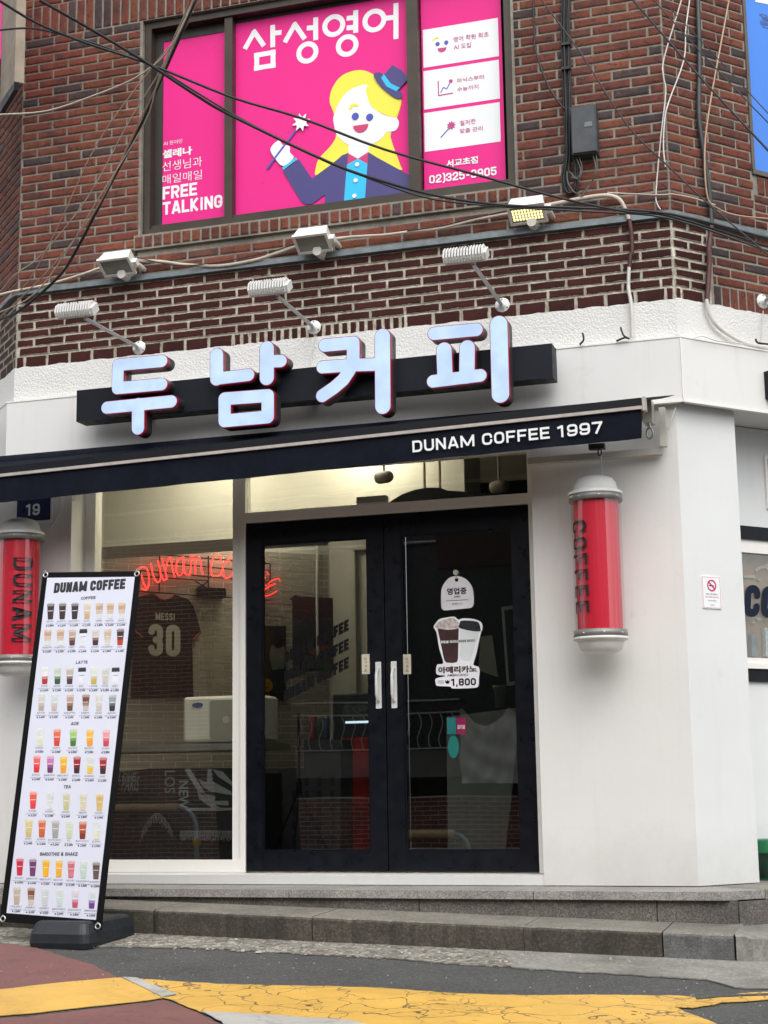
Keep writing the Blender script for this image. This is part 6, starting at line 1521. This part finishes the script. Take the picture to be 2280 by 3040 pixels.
rc(Z2([(1492, -30), (1490, 0), (1440, 270), (1410, 440), (1388, 600), (1386, 740), (1400, 860), (1440, 900), (1520, 930), (1659, 945), (1720, 948)]), .05, .0055, mCABT, 'tan wire hanging beside the dark pipe then running right', name='wire', cat='wire')
fc_(Z2([(645, -30), (645, 0), (648, 120), (655, 220), (700, 350), (745, 430), (790, 480)]), .04, .006, mCABK, 'black wire bowing left of the vertical cable bundle', name='wire', cat='wire')
BD = bpy.data.objects.new('cable_bundle', None); COL.objects.link(BD); tag(BD, 'bundle of black cables strapped vertically above the telecom box', 'cables')
mb = MB()
for k, (dx, yo) in enumerate(((0, .02), (8, .03), (15, .022), (22, .035), (-5, .03), (4, .045), (28, .02))):
    pts = Z2([(775+dx, -30), (772+dx, 120), (776+dx, 300), (780+dx, 430), (784+dx*.8, 520), (788+dx*.6, 680), (772+dx*.9, 760+dx), (782+dx, 820+dx*.6), (805+dx, 835-dx*.3), (825+dx*.4, 800), (822+dx*.5, 690)])
    mb.tube(smooth([W.off(yo).w(*W.off(yo).px(*p)) for p in pts], 3, False), .0055, 6)
mb.build('black_strand', mCABK, BD)
mb = MB()
for pts in ([(840, 675), (855, 720), (845, 770), (810, 765)], [(830, 680), (850, 740), (830, 768), (800, 740)], [(900, 660), (915, 740), (880, 810), (830, 835), (795, 790), (790, 740)], [(915, 660), (920, 730), (890, 800), (850, 850)]):
    mb.tube(smooth([W.off(.06).w(*W.off(.06).px(*p)) for p in Z2(pts)], 4, False), .004, 6)
mb.build('loop_strand', M('cable_grey', (.10, .105, .10), .5), BD)
mb = MB()
for zz in (195, 300): 
    a = W.off(.03).px(1140+786/z, zz/z); mb.box((a[0]-.025, YW-.055, a[1]-.008), (a[0]+.028, YW-.005, a[1]+.008))
mb.build('strap', mCABK, BD)
# conduit linking the floodlights
fc_([(-30, 700+262/z)]+Z3([(0, 255), (60, 240), (200, 212), (330, 175), (430, 140)]), .04, .009, mCABW, 'cream conduit arriving at the left floodlight from the corner', name='conduit', cat='conduit')
fc_(Z3([(580, 105), (700, 112), (800, 125), (950, 130), (1100, 105), (1180, 80), (1290, 42)]), .04, .011, mCABW, 'cream sagging conduit between left and middle floodlights', name='conduit', cat='conduit')
fc_(Z1([(1420, 1033), (1540, 1022), (1659, 1015)])+Z2([(120, 1000), (250, 985), (400, 948), (560, 918)]), .04, .009, mCABW, 'cream conduit between the middle floodlight and the lit one', name='conduit', cat='conduit')
fc_(Z2([(690, 890), (780, 872), (850, 858), (930, 846), (980, 846), (1020, 865), (1045, 910), (1058, 948)]), .045, .013, mCABW, 'cream conduit bending down right of the lit floodlight', name='conduit', cat='conduit')
fc_(Z2([(1058, 945), (1068, 1000), (1072, 1090)])+Z4([(1065, 90), (1060, 135)]), .04, .013, mCABM, 'maroon painted conduit crossing the painted bricks', name='conduit', cat='conduit')
fc_(Z4([(1059, 130), (1056, 225), (1068, 300), (1072, 440)]), .04, .011, mCABWW, 'pale corrugated hose on the white stucco near right corner', name='hose', cat='hose')
fc_(Z3([(560, 88), (620, 100), (760, 128), (900, 120), (1050, 95), (1200, 60), (1280, 32)]), .055, .003, mCABK, 'thin black wire tied to the sagging conduit', name='wire', cat='wire')
fc_(Z2([(100, 998), (250, 975), (400, 938), (540, 908)]), .05, .003, mCABK, 'thin black wire tied to the right stretch of conduit', name='wire', cat='wire')
rcs = Z2([(965, 832), (1080, 838), (1190, 842), (1240, 838)])
fc_(rcs, .04, .0045, mCABW, 'cream wire running level from the bend to the corner', name='wire', cat='wire')
rc(Z2([(1240, 838), (1320, 852), (1400, 875), (1430, 885)]), .04, .0045, mCABW, 'cream wire from the brick corner to the dark pipe', name='wire', cat='wire')
fc_(Z4([(462, 350), (455, 410), (430, 465), (400, 500)]), .03, .0025, mCABWW, 'thin lead hanging behind the last sign letter', name='wire', cat='wire')
fc_(Z3([(1360, 435), (1350, 500), (1335, 560)]), .03, .0025, mCABWW, 'thin lead hanging under the middle spotlight plate', name='wire', cat='wire')
fc_(Z4([(940, 895), (938, 960), (942, 1040)]), .12, .004, mCABWW, 'white lead hanging to the top of the COFFEE lamp', name='wire', cat='wire')
fc_([(176, 1475), (176, 1500), (168, 1540), (150, 1565), (125, 1583)], .02, .005, mCABWW, 'white lead curving round the house number plate', name='wire', cat='wire')
rc(Z4([(1638, 325), (1632, 400), (1630, 470)]), .03, .003, mCABWW, 'thin lead under the right hand wall spotlight plate', name='wire', cat='wire')
# black cable stubs on the stucco
for i, (pts, lab) in enumerate((([(845, 470), (862, 450), (858, 420)], 'small black wire stub on the stucco right of the sign'), ([(1003, 455), (1040, 440), (1060, 445), (1035, 430), (1022, 395)], 'forked black wire stubs on the stucco near right corner'), ([(1660, 468), (1615, 462), (1605, 445)], 'black wire stub at the far right of the stucco'))):
    (fc_ if i < 2 else rc)(Z4(pts), .08, .006, mCABK, lab, name='wire_stub', cat='wire', grp='black wire stubs on the stucco')
# sheet-metal sign edge at the upper left
PS2 = LP.off(.30)
mb = MB(); a = PS2.px(6, 100); b = PS2.px(43, 100); zt = 6.3; zb2 = PS2.px(25, 268)[1]
prism(mb, PS2, rect((a[0], zb2), (b[0], zt)), -.02, 0); prism(mb, PS2, rect((b[0], zb2), (b[0]+.03, zt)), -.06, .0)
ps = mb.build('projecting_sign', M('sign_back_beige', (.26, .21, .155), .6, .25, 6, dirt=.4)); tag(ps, 'weathered beige back of a projecting sign at the upper left edge', 'sign')
mb = MB(); prism(mb, PS2, rect((a[0]-.5, zb2+.3), (a[0]-.002, zt)), -.02, .004); mb.build('pink_face', mPINK, ps)
mb = MB(); prism(mb, PS2, [(a[0], zb2-.07), (b[0]+.02, zb2-.05), (b[0]+.03, zb2), (a[0], zb2)], -.03, .0); mb.build('black_bracket', mBLACK, ps)

# ------------------------------------------------------------------ steps, kerb, road
PZ = Pl((0, 0, 0), (1, 0, 0), (0, 1, 0))
SX, SY = 1.98, -.60
rdx, rdy = RD[0], RD[1]
st = bpy.data.objects.new('entrance_step', None); COL.objects.link(st); tag(st, 'low grey granite step along the cafe front', 'step', kind='structure')
def tread(poly, z0, z1, name, mat, par): 
    mb = MB(); prism(mb, PZ, poly, z0, z1, back=False); return mb.build(name, mat, par)
jx = [-3.4, -2.3, -.95, .30, 1.62]
slabs = [(-3.4, -2.302), (-2.298, -.452), (-.448, .948), (.952, SX)]
for a, b in slabs:
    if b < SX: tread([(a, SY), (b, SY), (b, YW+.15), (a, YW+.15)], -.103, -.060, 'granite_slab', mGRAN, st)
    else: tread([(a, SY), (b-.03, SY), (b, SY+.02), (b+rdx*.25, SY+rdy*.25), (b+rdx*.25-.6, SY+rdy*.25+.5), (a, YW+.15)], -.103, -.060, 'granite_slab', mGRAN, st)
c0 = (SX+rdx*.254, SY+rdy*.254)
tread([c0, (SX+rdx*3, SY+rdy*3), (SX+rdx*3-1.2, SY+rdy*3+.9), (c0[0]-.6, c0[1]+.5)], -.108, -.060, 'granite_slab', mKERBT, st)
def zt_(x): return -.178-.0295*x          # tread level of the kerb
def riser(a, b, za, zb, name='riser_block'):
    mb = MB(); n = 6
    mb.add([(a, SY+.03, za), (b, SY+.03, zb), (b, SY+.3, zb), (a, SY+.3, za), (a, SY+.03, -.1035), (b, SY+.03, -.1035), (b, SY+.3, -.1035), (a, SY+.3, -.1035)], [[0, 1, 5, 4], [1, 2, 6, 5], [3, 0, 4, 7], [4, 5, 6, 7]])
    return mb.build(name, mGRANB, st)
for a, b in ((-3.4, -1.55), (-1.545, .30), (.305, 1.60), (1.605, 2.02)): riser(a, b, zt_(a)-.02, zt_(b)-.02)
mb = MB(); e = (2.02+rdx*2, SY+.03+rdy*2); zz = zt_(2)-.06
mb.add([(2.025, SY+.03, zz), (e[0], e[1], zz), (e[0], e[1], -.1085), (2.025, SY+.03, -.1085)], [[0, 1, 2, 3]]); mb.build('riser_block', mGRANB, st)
# kerb
kb = bpy.data.objects.new('kerb', None); COL.objects.link(kb); tag(kb, 'worn concrete kerb stones along the street', 'kerb', kind='structure')
KY = -1.0
def kerb(a, b, mat, matt):
    n = max(2, int((b-a)/.035)); top = []; vs = []; fs = []
    for i in range(n+1):
        x = a+(b-a)*i/n; j = random.uniform(-.005, .005)+(.012 if random.random() < .12 else (.005 if i in (0, n) else 0)); zt0 = zt_(x); zg = G(x, KY)-.03
        e_ = .012
        vs += [(x, KY+.012+j*.5, zg), (x, KY+j, zt0-e_-abs(j)*.8), (x, KY+.006+j, zt0-.003-abs(j)*.4), (x, KY+.026+abs(j), zt0+j*.15), (x, SY+.06, zt0+.012)]
    for i in range(n):
        for j in range(4): q = i*5+j; fs.append([q, q+5, q+6, q+1])
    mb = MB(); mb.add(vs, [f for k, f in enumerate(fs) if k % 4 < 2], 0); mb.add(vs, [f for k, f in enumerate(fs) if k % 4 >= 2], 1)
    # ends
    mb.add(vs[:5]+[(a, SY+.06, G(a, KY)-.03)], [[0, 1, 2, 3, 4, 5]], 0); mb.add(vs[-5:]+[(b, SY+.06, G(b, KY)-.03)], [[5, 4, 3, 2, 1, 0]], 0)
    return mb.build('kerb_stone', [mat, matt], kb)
for a, b, mt in ((-3.6, -2.05, mKERB), (-2.044, -1.1, mKERB), (-1.094, -.17, mKERB), (-.164, .98, mKERB), (.983, 1.68, mKERB), (1.687, 2.03, mKERBG)): kerb(a, b, mt, mKERBT)
mb = MB(); x0 = 2.034
n = 26; vs = []
for i in range(n+1):
    t = i/n; ang = min(1, t*5)*TH; 
    if t < .2: x = x0+.3*math.sin(t*5*TH)/math.sin(TH)*.7; y = KY+.3*(1-math.cos(t*5*TH))*.8
    else: x = xe+(t-.2)*3*rdx; y = ye+(t-.2)*3*rdy
    if abs(t-.2) < 1/n: xe, ye = x, y
    j = random.uniform(-.008, .008); zt0 = zt_(min(x, 2.4))+.0; zg = G(x, y)-.05
    nx_, ny_ = -math.sin(ang), math.cos(ang)
    vs += [(x+j, y+j, zg), (x+j, y+j, zt0-.014+j), (x+nx_*.02, y+ny_*.02, zt0+j*.5), (x+nx_*.5, y+ny_*.5, zt0+.02)]
    if t < .2: xe, ye = x, y
mb.add(vs, [[i*4+j, i*4+4+j, i*4+5+j, i*4+1+j] for i in range(n) for j in range(3)]); mb.build('kerb_stone', mAPRONC, kb)
# ground sheet
mb = MB(); GX = 60
mb.add([(-GX, -GX, G(-GX, -GX)), (GX, -GX, G(GX, -GX)), (GX, GX, G(GX, GX)), (-GX, GX, G(-GX, GX))], [[0, 1, 2, 3]]); g = mb.build('road', mASPH); g['kind'] = 'structure'
GN = np.array([.0275, -.04, 1]); GN /= np.linalg.norm(GN); GU = np.array([1, 0, -.0275]); GU /= np.linalg.norm(GU); GV = np.cross(GN, GU)
GP_ = Pl((0, -1, -.313), GU, GV)
def ground(pts, h, mat, name, jag=0.):
    l = [GP_.px(*p) for p in pts]
    if jag:
        o = []
        for i in range(len(l)):
            a = np.array(l[i]); b = np.array(l[(i+1) % len(l)]); k = max(1, int(np.linalg.norm(b-a)/.05))
            for j in range(k): p = a+(b-a)*j/k; o.append((p[0]+random.uniform(-jag, jag), p[1]+random.uniform(-jag, jag)))
        l = o
    mb = MB(); prism(mb, GP_, l, h-.003, h); o = mb.build(name, mat); o['kind'] = 'structure'; return o
Z5b = lambda pts: [(x/z, 2760+y/z) for x, y in pts]
Z6 = lambda pts: [(1140+x/z, 2700+y/z) for x, y in pts]
# apron between kerb and asphalt: closed along the kerb foot
kf = [(2.9, -.6), (2.2, -.95), (1.5, -.93), (-3.6, -.93)]
def apron(pts, rim, mat, name, h, jag):
    l = [GP_.px(*p) for p in pts]
    for (x, y) in rim:
        w_ = np.array([x, y, G(x, y)])-GP_.O; l.append((float(w_@GU), float(w_@GV)))
    o = []
    for i in range(len(l)):
        a = np.array(l[i]); b = np.array(l[(i+1) % len(l)]); k = max(1, int(np.linalg.norm(b-a)/.05))
        for j in range(k): p = a+(b-a)*j/k; o.append((p[0]+random.uniform(-jag, jag), p[1]+random.uniform(-jag, jag)))
    mb = MB(); prism(mb, GP_, o, h-.006, h); ob = mb.build(name, mat); ob['kind'] = 'structure'
apron(Z5b([(-200, 55), (0, 60), (150, 78), (600, 80), (900, 85), (1300, 108), (1659, 125)])+Z6([(250, 238), (520, 252), (640, 262)]), [(.95, -.93), (-3.6, -.93)], mAPRON, 'pebble_apron', .008, .012)
apron(Z6([(560, 256), (690, 265), (1000, 285), (1200, 296), (1380, 306), (1450, 325), (1520, 345), (1700, 350), (2100, 330)]), [(4.0, .4), (2.6, -.3), (2.2, -.93), (.85, -.93)], mAPRONC, 'concrete_apron', .0085, .012)
ground(Z5b([(-300, 40), (0, 60), (130, 74), (400, 155), (512, 211), (250, 236), (0, 266), (-400, 320)]), .004, mREDP, 'red_coating', .006)
ground(Z5b([(-400, 320), (0, 266), (250, 236), (522, 213), (712, 298), (640, 312), (520, 325), (330, 345), (120, 370), (0, 378), (-400, 440)]), .008, mYELD, 'yellow_marking', .004)
ground(Z5b([(-400, 465), (0, 384), (120, 380), (330, 355), (520, 333), (640, 318), (712, 306), (850, 360), (950, 407), (1300, 620), (-400, 620)]), .004, mREDP, 'red_coating', .008)
ground(Z5b([(590, 218), (940, 241), (1300, 249), (1659, 258)])+Z6([(300, 370), (600, 378), (950, 375), (1270, 380), (1345, 388), (1460, 376), (1700, 360), (1900, 350), (1900, 385), (1659, 397), (1460, 410), (1340, 432), (1252, 428), (1420, 496), (1700, 620), (200, 640)])+Z5b([(1900, 480), (1500, 400), (1050, 371), (862, 362), (712, 300), (760, 290)]), .008, mYEL, 'yellow_marking', .008)
ground(Z5b([(528, 214), (588, 218), (762, 288), (700, 300)]), .012, mWHTP, 'white_line', .004)
ground(Z5b([(868, 364), (1050, 373), (1500, 402), (1900, 482), (1900, 640), (1300, 620), (952, 407)]), .012, mWHTP, 'white_line', .006)
ground(Z6([(1345, 391), (1460, 380), (1700, 372), (1700, 378), (1460, 388), (1350, 398)]), .012, mASPH, 'asphalt_gap', .004)
# scattered grit
mb = MB()
for i in range(500):
    x = random.uniform(-2.4, 2.6); y = random.uniform(-2.6, -1.02) if i % 3 else random.uniform(-1.35, -1.02); r = random.uniform(.002, .007) if i % 9 else random.uniform(.007, .013)
    zz = G(x, y)+.008; a = random.uniform(0, 6)
    mb.add([(x+r*math.cos(a+k*2.09), y+r*math.sin(a+k*2.09), zz) for k in range(3)]+[(x, y, zz+r*.9)], [[0, 1, 3], [1, 2, 3], [2, 0, 3]])
o = mb.build('grit', M('grit_pale', (.30, .285, .25), .8, .4, 40)); tag(o, 'pale grit and small stones scattered along the kerb', 'grit', kind='stuff')

mb = MB()
for i in range(1700):
    x = random.uniform(-2.6, 1.05); y = random.uniform(-1.42, -1.03); r = random.choice((.004, .006, .009, .013))*random.uniform(.7, 1.2); zz = G(x, y)+.006
    a = random.uniform(0, 6); e = random.uniform(.5, 1.); n = 6
    ring_ = [(x+r*math.cos(a+k*math.pi/3), y+r*e*math.sin(a+k*math.pi/3), zz) for k in range(n)]
    top = [(x+r*.6*math.cos(a+k*math.pi/3), y+r*.6*e*math.sin(a+k*math.pi/3), zz+r*.45) for k in range(n)]
    mb.add(ring_+top, [[k, (k+1) % n, n+(k+1) % n, n+k] for k in range(n)]+[list(range(n, 2*n))])
o = mb.build('pebbles', mat_stone('pebble_mix', (.16, .15, .13), (.30, .28, .24), (.55, .52, .46), 30, .004, .3, 8)); tag(o, 'exposed pebbles in the rough strip below the kerb', 'pebbles', kind='stuff')
# green tub at the right edge
GB = bpy.data.objects.new('green_tub', None); COL.objects.link(GB); P = RQ.off(.12); a = P.px(2253, 2550); t_ = P.px(2262, 2492)[1]; b_ = P.px(2272, 2617)[1]
cx0 = P.w(a[0]+.10, 0); GB.location = (cx0[0], cx0[1], b_); tag(GB, 'green printed container standing on the step at the right edge', 'container')
mb = MB(); mb.lathe((cx0[0], cx0[1], 0), [(0, b_), (.092, b_), (.10, b_+.012), (.108, t_-.008), (.1, t_), (0, t_)], 28); child(mb, 'body', M('tub_green', (.012, .13, .05), .35, .3, 7), GB)
mb = MB(); mb.lathe((cx0[0], cx0[1], 0), [(.101, b_+.02), (.1065, t_-.075)], 28); child(mb, 'label_print', M('tub_dark', (.012, .035, .022), .35, .6, 12), GB)
text('lettering', 'ng', Pl(cx0+RP.n*.1085, RD), (-.085, b_+.075, -.045, b_+.105), M('tub_letters', (.45, .42, .33), .4), GB, .02, .0)

# ------------------------------------------------------------------ across the street (seen only in the glass)
OB = bpy.data.objects.new('opposite_building', None); COL.objects.link(OB); tag(OB, 'dark building across the street, seen mirrored in the door glass', 'building')
OY = -11.5
PO = Pl((0, OY, 0), (-1, 0, 0))       # u runs towards -X
def ob(x0, z0, x1, z1, d0, d1, mat, nm):
    mb = MB(); prism(mb, PO, rect((x0, z0), (x1, z1)), d0, d1, back=True); return mb.build(nm, mat, OB)
mOM = M('opp_mortar', (.62, .58, .52), .9, .1)
ob(-16, -1.2, 5.2, .33, -.2, 0, mOM, 'base_wall'); ob(5.2, -1.2, 22, 5.2, -.2, 0, mOM, 'brick_wall')
ob(-16, .33, 5.2, .60, -.5, -.3, M('opp_dark', (.01, .01, .011), .8), 'dark_gap')
ob(-16, .60, 5.2, .95, -.2, .05, M('opp_stucco', (.20, .19, .18), .9, .2, 2), 'grey_band')
ob(-16, .95, 5.2, 3.4, -.2, .0, M('opp_window', (.014, .017, .018), .3), 'window')
ob(-16, 3.4, 2.9, 5.3, -.2, .03, M('opp_brown', (.060, .032, .028), .8, .25), 'upper_wall'); ob(2.9, 3.4, 5.2, 4.6, -.2, .0, M('opp_window', (.014, .017, .018), .3), 'upper_window'); ob(2.9, 4.6, 22, 5.3, -.2, .02, M('opp_brown', (.060, .032, .028), .8, .25), 'upper_wall')
mb = MB()
for r in range(104):
    z0 = -1.0+r*.060; 
    if z0 > 5.1: break
    x = -12-((r % 2)*.11) if z0 < .28 else 5.2-((r % 2)*.11)
    while x < 13:
        if x+.214 > 5.2 or z0 < .28: prism(mb, PO, rect((max(x+.006, -12), z0+.006), (x+.214, z0+.054)), 0, .008)
        x += .22
o = mb.build('brick_rows', M('opp_brick', (.20, .085, .06), .8, .5, 3), OB); o['kind'] = 'stuff'
mb = MB()
for k in range(17):
    x = 2.72+k*.155; mb.tube([PO.w(x+.03*math.sin(t*6.5), .98+t*.46, .12) for t in [j/8 for j in range(9)]], .008, 5)
for zz in (.97, 1.45, 1.62): mb.tube([PO.w(2.62, zz, .12), PO.w(5.3, zz, .12)], .013, 6)
for zz in (3.78,): mb.tube([PO.w(2.9, zz, .12), PO.w(5.2, zz, .12)], .02, 6)
mb.build('window_grille', M('grille_metal', (.55, .54, .50), .4), OB)
mb = MB(); nx_, nz_ = 40, 26; vs = []; rt_ = random.Random(5)
for i in range(nx_+1):
    for j in range(nz_+1):
        u = 1.25+1.35*i/nx_; v = .50+(1.0-.25*abs(math.sin(i*.16)))*j/nz_
        vs.append(PO.w(u, v, .16+.035*math.sin(i*.9+j*.35)+.03*math.sin(i*.31-j*.6)+rt_.uniform(-.008, .008)))
mb.add(vs, [[i*(nz_+1)+j, (i+1)*(nz_+1)+j, (i+1)*(nz_+1)+j+1, i*(nz_+1)+j+1] for i in range(nx_) for j in range(nz_)], 0, True)
mb.build('tarpaulin', M('tarp_pale', (.62, .62, .58), .7, .15, 4), OB)
g_ = 'padded street hoops'
for i, (x, sc, lab) in enumerate(((-6.85, 1.55, 'larger brown padded steel hoop across the street'), (-2.83, 1., 'smaller brown padded steel hoop across the street'))):
    H_ = bpy.data.objects.new('street_hoop', None); COL.objects.link(H_); y = -10.6; zg = G(x, y); H_.location = (x, y, zg); tag(H_, lab, 'hoop barrier', g_)
    q = lambda a, b: (x+a*sc, y, zg+b*sc)
    mb = MB(); pts = [q(-.5, 0), q(-.5, .30)]+[q(-.32-.18*math.cos(t), .30+.18*math.sin(t)) for t in [math.pi/2*k/5 for k in range(1, 6)]]+[q(.32+.18*math.sin(t), .30+.18*math.cos(t)) for t in [math.pi/2*k/5 for k in range(0, 6)]]+[q(.5, 0)]
    mb.tube(pts, .035, 10); child(mb, 'steel_tube', M('hoop_steel', (.45, .46, .47), .35, metal=.5), H_)
    mb = MB(); mb.tube([q(-.28, .48), q(.32, .48)], .06, 12); child(mb, 'brown_padding', M('hoop_pad', (.75, .50, .28), .7), H_)
    mb = MB(); mb.tube([q(-.34, .48), q(-.28, .48)], .063, 12); mb.tube([q(.5, .16), q(.5, .21)], .05, 12); child(mb, 'yellow_band', M('hoop_yellow', (.85, .48, .02), .5), H_)
flush_texts()
# fix empties' parenting for parts built in world coordinates
bpy.context.view_layer.update()
